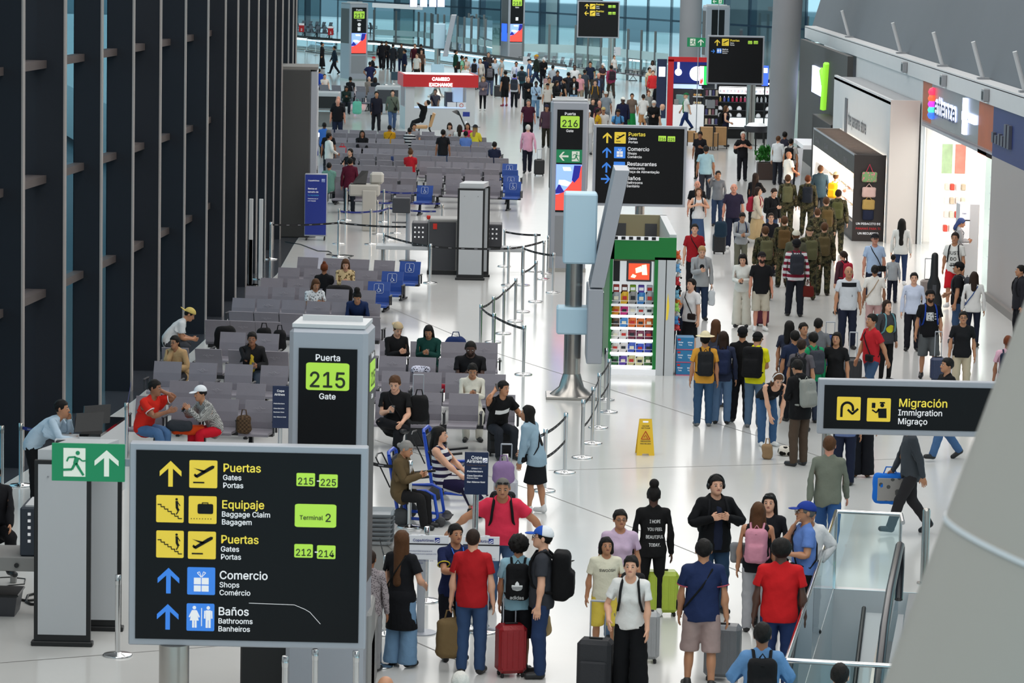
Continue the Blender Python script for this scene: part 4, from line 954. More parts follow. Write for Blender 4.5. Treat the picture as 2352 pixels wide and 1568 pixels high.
def exit_panel(parent, x, y, z, w, h, left=False):
    flat('green_panel',[rrect(0,0,1,1,.01)],m_egr,parent,x,y,z,w,h,.006)
    a,b=(.58,.12) if left else (.15,.62)
    aw=h*.80
    flat('doorway',[[(0,.0),(1,0),(1,1),(0,1)]],m_ewh,parent,x+w*(.60 if left else .16),y-.007,z+h*.12,h*.58,h*.76)
    flat('running_figure',RUN,m_egr,parent,x+w*(.56 if left else .12),y-.012,z+h*.10,h*.76,h*.76)
    flat('arrow',rot90(ARROW,1) if left else ARROW,m_ewh,parent,x+w*(.10 if left else .58),y-.007,z+h*.14,h*(.72 if left else .66),h*.70)
def board(label, x0,x1,y0,y1, Y, thick=.16, pole_px=None, pr=.10, base=True):
    """hanging information board: pixel box of its front face, at distance Y, on a steel pole"""
    tl=PY(x0,y0,Y); br=PY(x1,y1,Y); tr=PY(x1,y0,Y); bl=PY(x0,y1,Y)
    cx=(tl.x+tr.x+bl.x+br.x)/4; zt=(tl.z+tr.z)/2; zb=(bl.z+br.z)/2; w=((tr-tl).length+(br-bl).length)/2
    t=thing('sign_board',label,'sign',(cx,Y,0)); t['w']=0
    del t['w']
    fr=.05*w/2.4*1.0+.02
    MB().box(-w/2,w/2,0,thick,zb,zt,.012).build('frame',m_alu,t); MB().box(-w/2+fr,w/2-fr,-.012,0,zb+fr,zt-fr).build('face_panel',m_sblack,t)
    if pole_px is not None:
        X=PY(pole_px,y1,Y).x-cx; MB().tube([(X,thick/2,0),(X,thick/2,zb)],pr,24).build('pole',m_steel,t); MB().lathe([(pr*1.8,0),(pr*1.8,.02),(pr,.05)],(X,thick/2,0),24).build('base',m_steel,t)
    def L(px,py): p=PY(px,py,Y); 
    def loc(px,py):
        p=PY(px,py,Y); return (p.x-cx, p.z)
    t_loc[t.name]=loc; return t,loc,w,zb,zt
t_loc={}
def icon(t, loc, kind, x, y, s, Y, bg=None, fg=None):
    """icon with pixel lower-left corner (x,y), size s px"""
    u,w=loc(x,y); m_=s/scale_at(Y)
    polys={'plane':PLANE,'stair':STAIR,'case':CASE,'gift':GIFT,'wc':WC,'fork':FORK,'uturn':UTURN,'officer':OFFIC}.get(kind)
    if kind.startswith('arrow'): flat('arrow', rot90(ARROW,{'arrow':0,'arrowL':1,'arrowR':3}[kind]), fg, t, u, -.014, w, m_, m_*1.15 if kind=='arrow' else m_); return
    flat('icon_tile',[rrect(0,0,1,1,.05)],bg,t,u,-.013,w,m_,m_,.004); flat('icon_mark',polys,fg,t,u,-.018,w,m_,m_,.003)
def words(t, loc, s, x, y, px, Y, m, bold=.0, align='LEFT', sx=.97):
    u,w=loc(x,y); text(s, px/scale_at(Y)*(1.36 if px<4 or s in('-','2','Terminal') else 1.70), m, t, (u,-.021,w), bold*px/scale_at(Y), align, 'lettering', sx)
def tile(t, loc, s, x0,y0,x1,y1, px, Y, txt=None):
    a=loc(x0,y1); b=loc(x1,y0); flat('number_tile',[rrect(0,0,1,1,.08)],m_grn,t,a[0],-.013,a[1],b[0]-a[0],b[1]-a[1],.004)
    if s: k=px/scale_at(Y); text(s,k*1.36,m_gtx,t,((a[0]+b[0])/2,-.019,(a[1]+b[1])/2-k*.5),0,'CENTER','digits',.92)
# --- main board, front left
Y1=32.8
t,loc,w,zb,zt=board('large black wayfinding board in a grey frame listing gates, baggage, shops and bathrooms',296,842,1022,1486,Y1,.17,398,.155)
for (yy,k1,k2) in ((1117,'arrow','plane'),(1199,'stair','case'),(1280,'stair','plane'),(1362,'arrow','gift'),(1445,'arrow','wc')):
    blue=yy>1300; fg=m_blu if blue else m_yel; dx=(1117-yy)*.022
    if k1=='arrow': icon(t,loc,'arrow',366+dx*.9,yy-1,51,Y1,None,fg)
    else: icon(t,loc,k1,357+dx*.0+2,yy-1,62,Y1,fg,m_sblack)
    icon(t,loc,k2,435+dx*.9,yy+2,63,Y1,fg,m_wht if blue else m_sblack)
for (a,b_,c,y,x) in (('Puertas','Gates','Portas',1082,512),('Equipaje','Baggage Claim','Bagagem',1166,509),('Puertas','Gates','Portas',1246,507),('Comercio','Shops','Comércio',1328,504),('Baños','Bathrooms','Banheiros',1411,501)):
    words(t,loc,a,x,y,21,Y1,m_ywt if y<1300 else m_wht); words(t,loc,b_,x,y+19,13.5,Y1,m_wht); words(t,loc,c,x,y+37,13.5,Y1,m_wht)
tile(t,loc,'215',681,1086,724,1115,22,Y1); tile(t,loc,'225',733,1089,776,1118,22,Y1); words(t,loc,'-',725,1110,22,Y1,m_wht)
tile(t,loc,None,677,1158,773,1209,22,Y1); words(t,loc,'Terminal',688,1192,14,Y1,m_gtx); words(t,loc,'2',746,1197,26,Y1,m_gtx)
tile(t,loc,'212',676,1249,719,1279,22,Y1); tile(t,loc,'214',728,1252,771,1282,22,Y1); words(t,loc,'-',720,1273,22,Y1,m_wht)
mb=MB(); pts=[loc(x,y) for x,y in ((572,1384),(676,1388),(700,1398),(712,1405),(736,1432))]; mb.tube([(a,-.014,b) for a,b in pts],.003,4); mb.build('scratch_mark',m_wht,t)
# --- second board (mid right)
Y2=83.0
t,loc,w,zb,zt=board('mid-distance black wayfinding board above the green snack kiosk listing gates, shops, restaurants, bathrooms',1362,1576,288,474,Y2,.16,1470,.12)
for (yy,k1,k2,x) in ((328,'arrow','plane',1384),(362,'arrow','gift',1383),(396,'arrow','fork',1382),(421,'arrowR','wc',1380)):
    blue=yy>340; fg=m_blu if blue else m_yel; icon(t,loc,k1,x,yy,21,Y2,None,fg); icon(t,loc,k2,x+27,yy+1,26,Y2,fg,m_wht if blue else m_sblack)
for ws,y,x in ((('Puertas','Gates','Portas'),312,1443),(('Comercio','Shops','Comércio'),346,1441),(('Restaurantes','Restaurants','Praça de Alimentação'),380,1440),(('Baños','Bathrooms','Sanitário'),413,1439)):
    words(t,loc,ws[0],x,y,9.6,Y2,m_ywt if y<320 else m_wht,.02); words(t,loc,ws[1],x,y+8.5,6.3,Y2,m_wht,.02); words(t,loc,ws[2],x,y+16.5,6.3,Y2,m_wht,.02)
tile(t,loc,'216',1512,312,1530,324,9,Y2); tile(t,loc,'225',1533,313,1551,325,9,Y2)
# --- third and fourth boards, far
Y3=137.0
t,loc,w,zb,zt=board('black hanging board with one yellow arrow row in front of the bright cosmetics shelves',1624,1755,82,194,Y3,.16,1726,.19)
icon(t,loc,'arrow',1641,105,12.5,Y3,None,m_yel); icon(t,loc,'plane',1658,105,16,Y3,m_yel,m_sblack); words(t,loc,'Puertas',1677,95,5.2,Y3,m_ywt,.03); words(t,loc,'Gates',1677,100,3.6,Y3,m_wht,.03); words(t,loc,'Portas',1677,104.5,3.6,Y3,m_wht,.03)
tile(t,loc,'217',1718,94,1728,101,5,Y3); tile(t,loc,'225',1731,94,1741,101,5,Y3); icon(t,loc,'arrowR',1633,122,9,Y3,None,m_blu); icon(t,loc,'wc',1646,122,11,Y3,m_blu,m_wht)
words(t,loc,'Baños',1659,115,4,Y3,m_wht); words(t,loc,'Bathrooms',1659,119,3,Y3,m_wht); words(t,loc,'Sanitário',1659,123,3,Y3,m_wht)
Y4=182.0
t,loc,w,zb,zt=board('farthest black hanging board with two yellow arrow rows in front of the glass facade',1326,1423,2,87,Y4,.16,1404,.16)
for k in (0,1):
    icon(t,loc,'arrow' if k==0 else 'arrowL',1343+k*-1,20+15.5*k,10,Y4,None,m_yel); icon(t,loc,'plane',1355,21+15.5*k,12,Y4,m_yel,m_sblack); words(t,loc,'Puertas',1369,12+15.5*k,4.4,Y4,m_ywt,.03); words(t,loc,'Gates',1369,16+15.5*k,3,Y4,m_wht,.03); words(t,loc,'Portas',1369,20+15.5*k,3,Y4,m_wht,.03)
    tile(t,loc,'218',1397,12+15.5*k,1405,18+15.5*k,4.4,Y4); tile(t,loc,'225',1406.5,12+15.5*k,1414,18+15.5*k,4.4,Y4)
# --- immigration board
Y5=46.0
t,loc,w,zb,zt=board('black Migración Immigration board on a steel post at the lower right',1879,2368,875,1001,Y5,.16,1899,.062)
icon(t,loc,'uturn',1921,964,54,Y5,m_yel,m_sblack); icon(t,loc,'officer',1990,967,54,Y5,m_yel,m_sblack)
words(t,loc,'Migración',2063,933,21,Y5,m_ywt); words(t,loc,'Immigration',2062,953,15.5,Y5,m_wht); words(t,loc,'Migraço',2061,973,15.5,Y5,m_wht)
# --- emergency exit signs
def exit_sign(label,x0,x1,y0,y1,Y,left=False,hang=1.0):
    a=PY(x0,y1,Y); b=PY(x1,y0,Y); t=thing('exit_sign',label,'sign',(a.x,Y,0)); w=b.x-a.x; h=(b.z-a.z)-w*.021
    MB().box(0,w,0,.03,a.z,a.z+h,.004).build('plate',m_egr,t); exit_panel(t,0,0,a.z,w,h,left)
    if hang: mb=MB(); mb.tube([(w*.62,.05,0),(w*.62,.05,a.z)],.02,8); mb.build('support',m_alu,t)
    else: MB().box(w*.5,w+.12,.03,.09,a.z+h*.4,a.z+h*.6,.004).build('bracket',m_alu,t)
    return t
exit_sign('green emergency exit sign with running figure and up arrow beside the large board',119,287,1017,1103,32.85,hang=0)
exit_sign('small far green exit sign left of the hanging board with one arrow row',1578,1621,86,107,136)
exit_sign('tiny green exit sign on top of the farthest grey gate totem',1634,1662,-3,9,166,True)
# --- gate totems
m_scr = mat('totem_screen_blue','#6a8cff',.3,emit='#7f9cff',es=1.3); m_scrr = mat('totem_screen_red','#f0483c',.3,emit='#f4453a',es=1.0); m_scrd = mat('totem_screen_navy','#1a1f70',.3,emit='#2226a0',es=.6); m_scrw = mat('totem_screen_white','#dfe6ff',.3,emit='#d5deff',es=1.2)
m_side = mat('totem_side_panel','#4d4a48',.5)
def screen(t,x0,x1,z0,z1,y=-.02,top=m_scr):
    w=x1-x0;h=z1-z0; flat('screen_picture',[[(0,.0),(1,0),(1,1),(0,1)]],top,t,x0,y+.004,z0,w,h,.004)
    wave=[(0,0),(1,0),(1,.98)]+[(1-i/10*1.0, .98-.64*math.sin(i/10*pi/2)) for i in range(1,11)]
    flat('screen_red_wave',[wave],m_scrr,t,x0,y-.001,z0,w,h,.003)
    flat('screen_dark_shape',[[(.70,.98),(.97,.98),(.90,.72),(.72,.60),(.62,.66)],[(0,.44),(.14,.60),(.22,.50),(.34,.40),(.2,.37),(0,.36)]],m_scrd,t,x0,y-.002,z0,w,h,.003)
    flat('screen_cloud',[[(.1,.56),(.45,.52),(.6,.60),(.35,.66),(.12,.66)],[(.3,.86),(.6,.86),(.55,.94),(.25,.94)]],m_scrw,t,x0,y-.002,z0,w,h,.003)
def totem(num,label,x,y,rz,w=.98,d=.95,h=4.4,scr=False,ex=False,pw=.66):
    p=G(x,y); t=thing('gate_totem',label,'sign',(p.x,p.y,0),rz)
    MB().box(-w/2,w/2,-d/2,d/2,.0,h,.05).build('casing',m_alu,t)
    MB().box(-w/2+.03,w/2-.03,-d/2+.03,d/2-.03,h,h+.04).build('roof_panel',m_white,t); 
    mb=MB(); mb.box(-w/2+.1,w/2-.1,-.02,.02,h+.04,h+.1); mb.build('roof_bar',m_white,t)
    y0=-d/2; zb_=1.55 if scr else .9
    MB().box(-pw/2,pw/2,y0-.012,y0,zb_,h-.22).build('black_panel',m_sblack,t)
    for s,nm in ((1,'right'),(-1,'left')):
        MB().box(s*w/2-(0 if s>0 else .012),s*w/2+(.012 if s>0 else 0),-d/2+.12,d/2-.12,zb_+.6,h-.3).build('side_panel',m_side if True else m_sblack,t)
    def face(par,yy):
        k=pw/.66; zt_=h-.22
        text('Puerta',.135*k,m_wht,par,(0,yy-.014,zt_-.135*k),0,'CENTER')
        flat('number_tile',[rrect(0,0,1,1,.08)],m_grn,par,-pw*.37,yy-.013,zt_-.47*k,pw*.74,.31*k,.004)
        text(num,.335*k,m_gtx,par,(0,yy-.020,zt_-.435*k),0,'CENTER','digits',.95)
        text('Gate',.125*k,m_wht,par,(0,yy-.014,zt_-.57*k),0,'CENTER')
    if num: face(t,y0)
    if num in('215',):  # the number shows on the right face too
        sub=MB(); sub.box(w/2+.012,w/2+.02,-.22,.22,h-.70,h-.39); sub.build('number_tile',m_grn,t)
        text(num,.30,m_gtx,t,(w/2+.024,0,h-.65),0,'CENTER','digits',.9,rot=(0,0,pi/2)); text('Puerta',.12,m_wht,t,(w/2+.016,0,h-.35),0,'CENTER',rot=(0,0,pi/2)); text('Gate',.11,m_wht,t,(w/2+.016,0,h-.80),0,'CENTER',rot=(0,0,pi/2))
    if ex: exit_panel(t,-pw/2,y0-.013,2.82,pw,.34,True)
    if scr:
        z1_=2.78 if ex else 2.75; screen(t,-pw/2,pw/2,1.6,z1_,y0-.02)
        MB().box(-pw/2,pw/2,y0-.006,y0,.42,1.45).build('lower_panel',m_grey,t)
    MB().box(-w/2-.01,w/2+.01,-d/2-.01,d/2+.01,0,.1).build('plinth',m_steel,t); return t
totem('215','grey gate totem with a green 215 tile behind the large board',752,1630,radians(-4),.86,.75,4.32,pw=.64)
t=totem('216','grey gate totem with green 216 tile, exit panel and airline screen',1300,622,radians(2),.96,.6,4.4,True,True)
t=totem('217','far grey gate totem with green 217 tile beside the red exchange booth',812,184,radians(24),1.15,1.5,4.45,True,pw=.9)
bld(MB().lathe([(.10,-.01),(.10,.01)],(0,0,0),16),'round_clock',m_wht,t,(0,-.78,3.25),(pi/2,0,0))
MB().box(-.09,.09,-.775,-.765,2.88,3.1).build('notice_card',m_wht,t)
t=totem('218','far gate totem with blue and red screens right of the tilted display',1176,150,radians(20),1.15,1.5,4.8,True,pw=.9)
MB().box(-.09,.09,-.775,-.765,2.98,3.2).build('notice_card',m_wht,t); MB().box(-.60,-.588,-.5,.5,1.6,2.75).build('side_screen',mat('side_screen_blue','#2f62ff',.3,emit='#2c5cff',es=1.2),t)
totem('','blank grey gate totem with an empty black face behind the hanging board',1641,182,radians(8),1.5,1.2,4.5,False,pw=.8)
# --- tilted information displays on steel columns
m_lb = mat('pale_blue_box','#b4d2e2',.6); m_scroff=mat('display_glass','#20242c',.08,spec=.8)
def tilted_display(label,px,py,s=1.0,full=True):
    p=G(px,py); t=thing('tilted_display',label,'display',(p.x,p.y,0))
    MB().tube([(0,0,.0),(0,0,3.0*s)],.16,32).build('steel_column',m_steel,t)
    MB().lathe([(.42,.05),(.24,.2),(.165,.45)],(0,0,0),32,False).build('cone_base',m_steel,t); MB().box(-.48,.48,-.4,.4,0,.06,.01).build('base_plate',m_steel,t)
    MB().box(-.22,.40,-.35,.35,2.55,3.86,.03).build('upper_box',m_lb,t); MB().box(-.31,.36,-.3,.3,1.22,1.72,.03).build('lower_box',m_lb,t)
    mb=MB(); mb.add([(x+(z-2.2)*.19,y,z) for z in (2.15,4.33) for (x,y) in ((.30,-.65),(.56,-.65),(.56,.75),(.30,.75))],[(0,3,2,1),(4,5,6,7),(0,1,5,4),(1,2,6,5),(2,3,7,6),(3,0,4,7)]); mb.build('upper_screen_housing',m_alu,t)
    mb=MB(); mb.quad(*[(x+(z-2.2)*.19,y,z) for (x,y,z) in ((.566,-.6,2.2),(.566,.7,2.2),(.566,.7,4.3),(.566,-.6,4.3))]); mb.build('upper_screen',m_scroff,t)
    if full:
        MB().box(.25,.54,-.65,.75,.72,2.12,.02).build('lower_screen_housing',m_alu,t); MB().box(.541,.55,-.55,.65,.85,2.05).build('lower_screen',m_scroff,t)
    return t
tilted_display('steel column with pale blue boxes and a tilted grey display by the green kiosk',1312,912)
tilted_display('far tilted grey display with a pale blue box behind the exchange booth',1003,222,1,False)
# ================================================================ seating
m_seatg = mat('seat_grey','#7f7a82',.5,noise=.06,nscale=6,bump=.1,bscale=90); m_seatb = mat('seat_blue','#1f4796',.5,noise=.05,nscale=6); m_frame = mat('seat_frame','#232326',.4,.3); m_arm = mat('armrest','#2c2c30',.45); m_logo = mat('pale_print','#a5a1a8',.6)
SM={}
def seatmesh(k):
    if k in SM: return SM[k]
    mb=MB(); w=.25
    def curve(pts,t):   # sheet following a profile in yz
        vs=[];n=len(pts)
        for (y,z) in pts: vs += [(-w,y,z),(w,y,z)]
        for (y,z) in pts: vs += [(-w,y+t[0],z+t[1]),(w,y+t[0],z+t[1])]
        fs=[]
        for i in range(n-1): a=2*i; fs+=[(a,a+1,a+3,a+2),(2*n+a,2*n+a+2,2*n+a+3,2*n+a+1),(a,a+2,2*n+a+2,2*n+a),(a+1,2*n+a+1,2*n+a+3,a+3)]
        fs+=[(0,2*n,2*n+1,1),(2*n-2,2*n-1,4*n-1,4*n-2)]
        mb.add(vs,fs)
    if k=='back': curve([(.015,.45),(.02,.55),(.05,.70),(.10,.85),(.115,.895)],(.035,-.004))
    if k=='seat': curve([(-.46,.415),(-.43,.435),(-.2,.425),(.0,.42),(.02,.45)],(0,-.04))
    if k=='arm': mb.box(-.022,.022,-.36,-.02,.60,.63,.01); mb.box(-.015,.015,-.10,-.05,.40,.60); mb.box(-.015,.015,-.32,-.28,.42,.60)
    if k=='leg': mb.box(-.03,.03,-.05,.05,.0,.38); mb.box(-.035,.035,-.36,.28,0,.04,.01); mb.tube([(0,-.3,.04),(0,-.05,.34)],.018,5)
    if k=='logo':
        mb.tube([(-.10,0,.01),(-.07,0,.02),(-.045,0,.005),(-.02,0,.02),(.0,0,.0),(.03,0,.018),(.06,0,.008),(.10,0,.015)],.0035,4); mb.tube([(.035*cos(t)-.0,0,.01+.03*sin(t)) for t in np.linspace(.3,5.2,9)],.0025,4)
    if k=='isa':
        mb.tube([(-.005,0,.075),(-.005,0,.02),(.03,0,.015),(.045,0,-.03),(.06,0,-.03)],.009,5); mb.add(*ball2((-.005,0,.10),.013)); mb.tube([(.034*cos(t)+.0,0,-.015+.034*sin(t)) for t in np.linspace(2.2,6.6,9)],.006,4)
        s=.105; mb.tube([(-s+.02,0,-s+.03),(s-.02,0,-s+.03),(s,0,-s+.05),(s,0,s+.01),(s-.02,0,s+.03),(-s+.02,0,s+.03),(-s,0,s+.01),(-s,0,-s+.05),(-s+.02,0,-s+.03)],.004,4)
    me=rawmesh(k,mb.v,mb.f); import bmesh; bm=bmesh.new(); bm.from_mesh(me); bmesh.ops.recalc_face_normals(bm,faces=bm.faces); bm.to_mesh(me); bm.free(); me.materials.append(None); SM[k]=me; return me
def ball2(c,r):
    vs=[];fs=[];n=6;m=4
    for i in range(m+1):
        a=pi*i/m
        for j in range(n): t=2*pi*j/n; vs.append((c[0]+r*sin(a)*cos(t),c[1]+r*sin(a)*sin(t),c[2]+r*cos(a)))
    for i in range(m):
        for j in range(n): fs.append((i*n+j,(i+1)*n+j,(i+1)*n+(j+1)%n,i*n+(j+1)%n))
    return vs,fs
def sl(nm,k,m,par,loc,rz=0):
    o=link(nm,seatmesh(k),par); o.material_slots[0].link='OBJECT'; o.material_slots[0].material=m; o.location=loc; o.rotation_euler[2]=rz; return o
m_isa=mat('white_access_mark','#d5dcea',.5)
def bench(x0,y0,x1,y1,n,label,away=False,blue=(),group='rows of joined airport seats',z=.89,dy=0):
    A_=G(x0,y0,z); B_=G(x1,y1,z); d=(B_-A_); L_=d.length; rz=math.atan2(d.y,d.x)
    t=thing('seat_row',label,'seats',(A_.x,A_.y+dy,0),rz,group); p=L_/n
    for i in range(n):
        cx=(i+.5)*p; mm=m_seatb if i in blue else m_seatg; r=pi if away else 0; oy=-.10 if not away else .10
        b=sl('backrest','back',mm,t,(cx,oy,0),r); sl('seat','seat',mm,t,(cx,oy,0),r)
        if i in blue: q=sl('access_mark','isa',m_isa,b,(0,.05-.012,.74),0)
        elif i%2==1 and not away: q=sl('printed_logo','logo',m_logo,b,(0,.055-.012,.76),0)
        elif away and i%2==1: q=sl('printed_logo','logo',m_logo,b,(0,.115,.76),pi)
        if i in blue and not away: q.rotation_euler[0]=-.30; q.location=(0,.036,.72)
    for i in range(n+1): sl('armrest','arm',m_arm,t,(i*p,-.10 if not away else .10,0),pi if away else 0)
    MB().box(.05,L_-.05,-.2 if not away else .06,-.06 if not away else .2,.33,.39).build('beam',m_frame,t)
    for fx in ((.5*p,L_-.5*p) if n<4 else (.7*p,L_*.5,L_-.7*p)): sl('leg','leg',m_frame,t,(fx,-.10 if not away else .10,0),pi if away else 0)
    return t
BN={}
ordn=['front','second','third','fourth','fifth','sixth','seventh','eighth','ninth','tenth','eleventh','twelfth']
def bl(i,blk): return '%s row of grey joined seats from the camera in the %s block'%(ordn[i],blk)
NB='near left waiting'
R=[(305,909,640,922,4,False,()),(384,874,616,883,3,False,()),(345,829,672,842,4,False,()),(365,797,670,808,4,True,()),(497,762,650,768,2,False,()),(471,734,645,740,3,True,()),(525,714,875,728,6,True,()),(532,684,876,699,6,False,()),(560,657,868,668,5,False,()),(594,638,902,648,5,False,(4,)),(634,614,932,625,5,False,(4,)),(678,590,972,602,5,False,(4,))]
for i,(a,b,c,d_,n,aw,bu) in enumerate(R): bench(a,b,c,d_,n,bl(i,NB),aw,bu)
for i,(a,b,c,d_,n,aw,bu) in enumerate([(855,899,1192,908,4,False,()),(800,850,1166,861,5,False,()),(800,815,1142,827,5,False,()),(868,783,1148,788,4,False,())]):
    bench(a,b,c,d_,n,'%s grey seat row right of the 215 totem counted from the camera'%ordn[i],aw,bu)
FR=[(766,419,1000,427,5,False,(4,)),(976,410,1202,418,5,False,(4,)),(742,404,960,410,5,True,()),(976,398,1196,404,5,False,(4,)),(752,390,960,396,5,False,()),(976,384,1195,391,5,True,(4,)),(752,377,950,383,5,True,()),(962,370,1190,377,6,False,(5,)),(745,364,945,370,5,True,()),(955,357,1170,364,6,True,()),(745,350,940,356,5,True,()),(950,345,1152,352,6,False,()),(760,338,940,343,5,False,()),(945,332,1150,339,6,True,()),(750,326,938,331,6,True,()),(945,321,1130,327,6,False,()),(765,316,930,320,5,False,()),(935,310,1118,316,6,True,()),(730,304,930,309,6,True,()),(735,297,1000,303,8,False,()),(712,206,868,213,6,False,()),(730,194,872,200,5,True,())]
for i,(a,b,c,d_,n,aw,bu) in enumerate(FR):
    lab = 'grey seat row %s in the block before the exchange booth, %s half'%(ordn[i//2],'left' if i%2==0 else 'right') if i<19 else ['rearmost long grey seat row just in front of the exchange booth','grey seat row behind the mint backpack trolley','grey seat row farther back beside the 217 totem'][i-19]
    bench(a,b,c,d_,n,lab,aw,bu,group='far rows of joined airport seats')
for i,(a,b,c,d_,n) in enumerate([(690,47,768,52,5),(692,58,770,63,5),(1206,121,1385,142,9),(1395,144,1530,160,7),(1045,100,1128,108,4)]):
    t=bench(a,b,c,d_,n,['highest grey seat row at the far left by the window','grey seat row below the far left window seats','long grey seat row behind the glass partition, left part','long grey seat row behind the glass partition, right part','blue seat row behind the glass door beside the far totem'][i],False,(0,1,2,3) if i==4 else (),group='farthest seat rows')
# ================================================================ belt stanchions
m_belt=mat('black_belt','#131316',.7); m_beltb=mat('navy_belt','#1c2a78',.6); m_dash=mat('belt_dash','#8a8a90',.6)
ST={}
def stmesh(k):
    if k not in ST:
        mb=MB()
        if k=='base': mb.lathe([(.175,0),(.178,.012),(.165,.022),(.05,.034),(.034,.045)],(0,0,0),28,True)
        if k=='pole': mb.lathe([(.032,.03),(.032,.90)],(0,0,0),16)
        if k=='head': mb.lathe([(.034,.86),(.036,.90),(.036,.975),(.03,.98)],(0,0,0),16)
        me=rawmesh(k,mb.v,mb.f); me.polygons.foreach_set('use_smooth',[True]*len(me.polygons)); me.materials.append(None); ST[k]=me
    return ST[k]
def stan(px,py,label,to=(),blue=False,white=False,top=None):
    if top is not None: p=G(px,top,.98)
    else: p=G(px,py)
    t=thing('belt_stanchion',label,'barrier post',(p.x,p.y,0),0,'belt posts of the queue lanes')
    for k,m in (('base',m_chrome),('pole',m_white if white else m_chrome),('head',m_chrome if not blue else m_steel)):
        o=link(k,stmesh(k),t); o.material_slots[0].link='OBJECT'; o.material_slots[0].material=m
    for q in to:
        z_s=(.91,.52) if len(q)>2 else (.91,)
        b=G(q[0],q[1]); d=Vector((b.x-p.x,b.y-p.y,0)); L_=d.length; dn=d.normalized(); n_=Vector((-dn.y,dn.x,0))*.001
        for z in z_s:
            mb=MB(); N=6
            for i in range(N):
                s0,s1=i/N,(i+1)/N; sag=lambda s:-.03*4*s*(1-s)
                a0=d*s0+Vector((0,0,z+sag(s0)));a1=d*s1+Vector((0,0,z+sag(s1))); h_=Vector((0,0,.025))
                mb.add([a0-h_-n_,a1-h_-n_,a1+h_-n_,a0+h_-n_,a0-h_+n_,a1-h_+n_,a1+h_+n_,a0+h_+n_],[(0,1,2,3),(7,6,5,4),(3,2,6,7),(0,4,5,1)])
            o=mb.build('belt',m_beltb if blue else m_belt,t)
            mb=MB(); k=max(2,int(L_/.3))
            for i in range(k):
                s0=(i+.35)/k; s1=s0+.08/L_; a0=d*s0+Vector((0,0,z+sag(s0)));a1=d*s1+Vector((0,0,z+sag(s1))); h_=Vector((0,0,.008))
                mb.add([a0-h_-n_*3,a1-h_-n_*3,a1+h_-n_*3,a0+h_-n_*3],[(0,1,2,3)]); mb.add([a0-h_+n_*3,a1-h_+n_*3,a1+h_+n_*3,a0+h_+n_*3],[(3,2,1,0)])
            oo=mb.build('belt_print',m_dash,o); oo['kind']='stuff'
    return t
stan(270,1505,'chrome belt post standing alone just left of the large board')
stan(870,1530,'chrome belt post right of the large board beside the long-haired woman',[(790,1560,1)])
stan(655,0,'chrome belt post under the left part of the large board',[],top=1506)
stan(724,0,'chrome belt post under the middle of the large board',[],top=1490)
stan(818,0,'chrome belt post under the right corner of the large board',[],top=1494)
q1=[(1250,1127),(1297,1085)]; q2=[(1337,1051),(1360,1018),(1374,982),(1397,946),(1390,918)]
stan(1250,1127,'nearest double-belt post beside the woman in the denim jacket',[(1297,1085,1),(1215,1135,1)])
stan(1297,1085,'double-belt post, second in the lane right of the denim jacket')
for i in range(5): stan(*q2[i],'%s double-belt post of the lane by the steel display column'%ordn[i],[q2[i+1]+(1,)] if i in (0,1,2) else [])
q3=[(1103,806),(1132,786),(1156,766),(1183,738)]
for i in range(4): stan(*q3[i],'%s post of the belt run rising rightwards from the lane corner'%ordn[i],[q3[i+1]] if i<3 else [])
stan(1133,829,'belt post just below the lane corner',[(1103,806),(1202,860)]); stan(1202,860,'isolated belt post on the white floor at the lane end')
stan(1200,716,'belt post in the middle lane, lower one of a pair',[(1230,693)]); stan(1230,693,'belt post in the middle lane, upper one of a pair'); stan(1270,672,'belt post with folded strap right of the middle lane')
stan(882,622,'belt post behind the blue priority seats',[(988,650)]); stan(988,650,'belt post left of the tall metal detector',[(1167,655)]); stan(1167,655,'belt post right of the tall metal detector',[(1248,636)])
stan(1201,655,'belt post between the detector lane and the 216 totem',[(1270,672)]); stan(1248,641,'belt post in front of the 216 totem'); stan(1229,623,'belt post at the left foot of the 216 totem'); stan(1258,628,'belt post touching the plinth of the 216 totem')
stan(1158,612,'belt post behind the right scanner table',[(1240,620)])
stan(622,595,'belt post against the dark wall end',[(777,590)]); stan(777,590,'belt post in front of the blue banner floor cable',[(936,600)])
for i,(a,b,c) in enumerate([(778,560,(851,561)),(851,561,(892,552)),(892,552,(1000,560)),(866,538,(909,536)),(909,536,(1010,540)),(795,506,(881,510)),(881,510,(960,512)),(1015,548,None)]):
    stan(a,b,'navy-belt post number %s of the check-in lane before the far seats'%['one','two','three','four','five','six','seven','eight'][i],[c] if c else [],True)
stan(48,1115,'tall pale belt post by the leaning agent',[(130,1122)],True); stan(4,1122,'belt post at the far left edge of the picture',[],True)
stan(290,1062,'belt post between the desk and the seated man in red',[(300,1000)],True); stan(978,1380,'belt post behind the woman with black cloth at the waist'); stan(885,1455,'belt post behind the child by the tray stack',[(870,1400)]); stan(1045,1375,'belt post between the two white airline boards'); stan(1108,1452,'belt post behind the man in the red polo')
stan(940,1210,'low belt post head left of the blue wheelchair',[(850,1205)],top=None)
for i,(a,b,c) in enumerate([(700,150,(765,158)),(765,158,(840,150)),(725,128,(765,132)),(705,118,(765,122)),(885,195,(902,193)),(902,193,None),(1130,165,(1180,170)),(1245,172,None),(1052,178,(1078,182))]):
    stan(a,b,'tiny far belt post %s near the window queue'%['one','two','three','four','five','six','seven','eight','nine'][i],[c] if c else [])
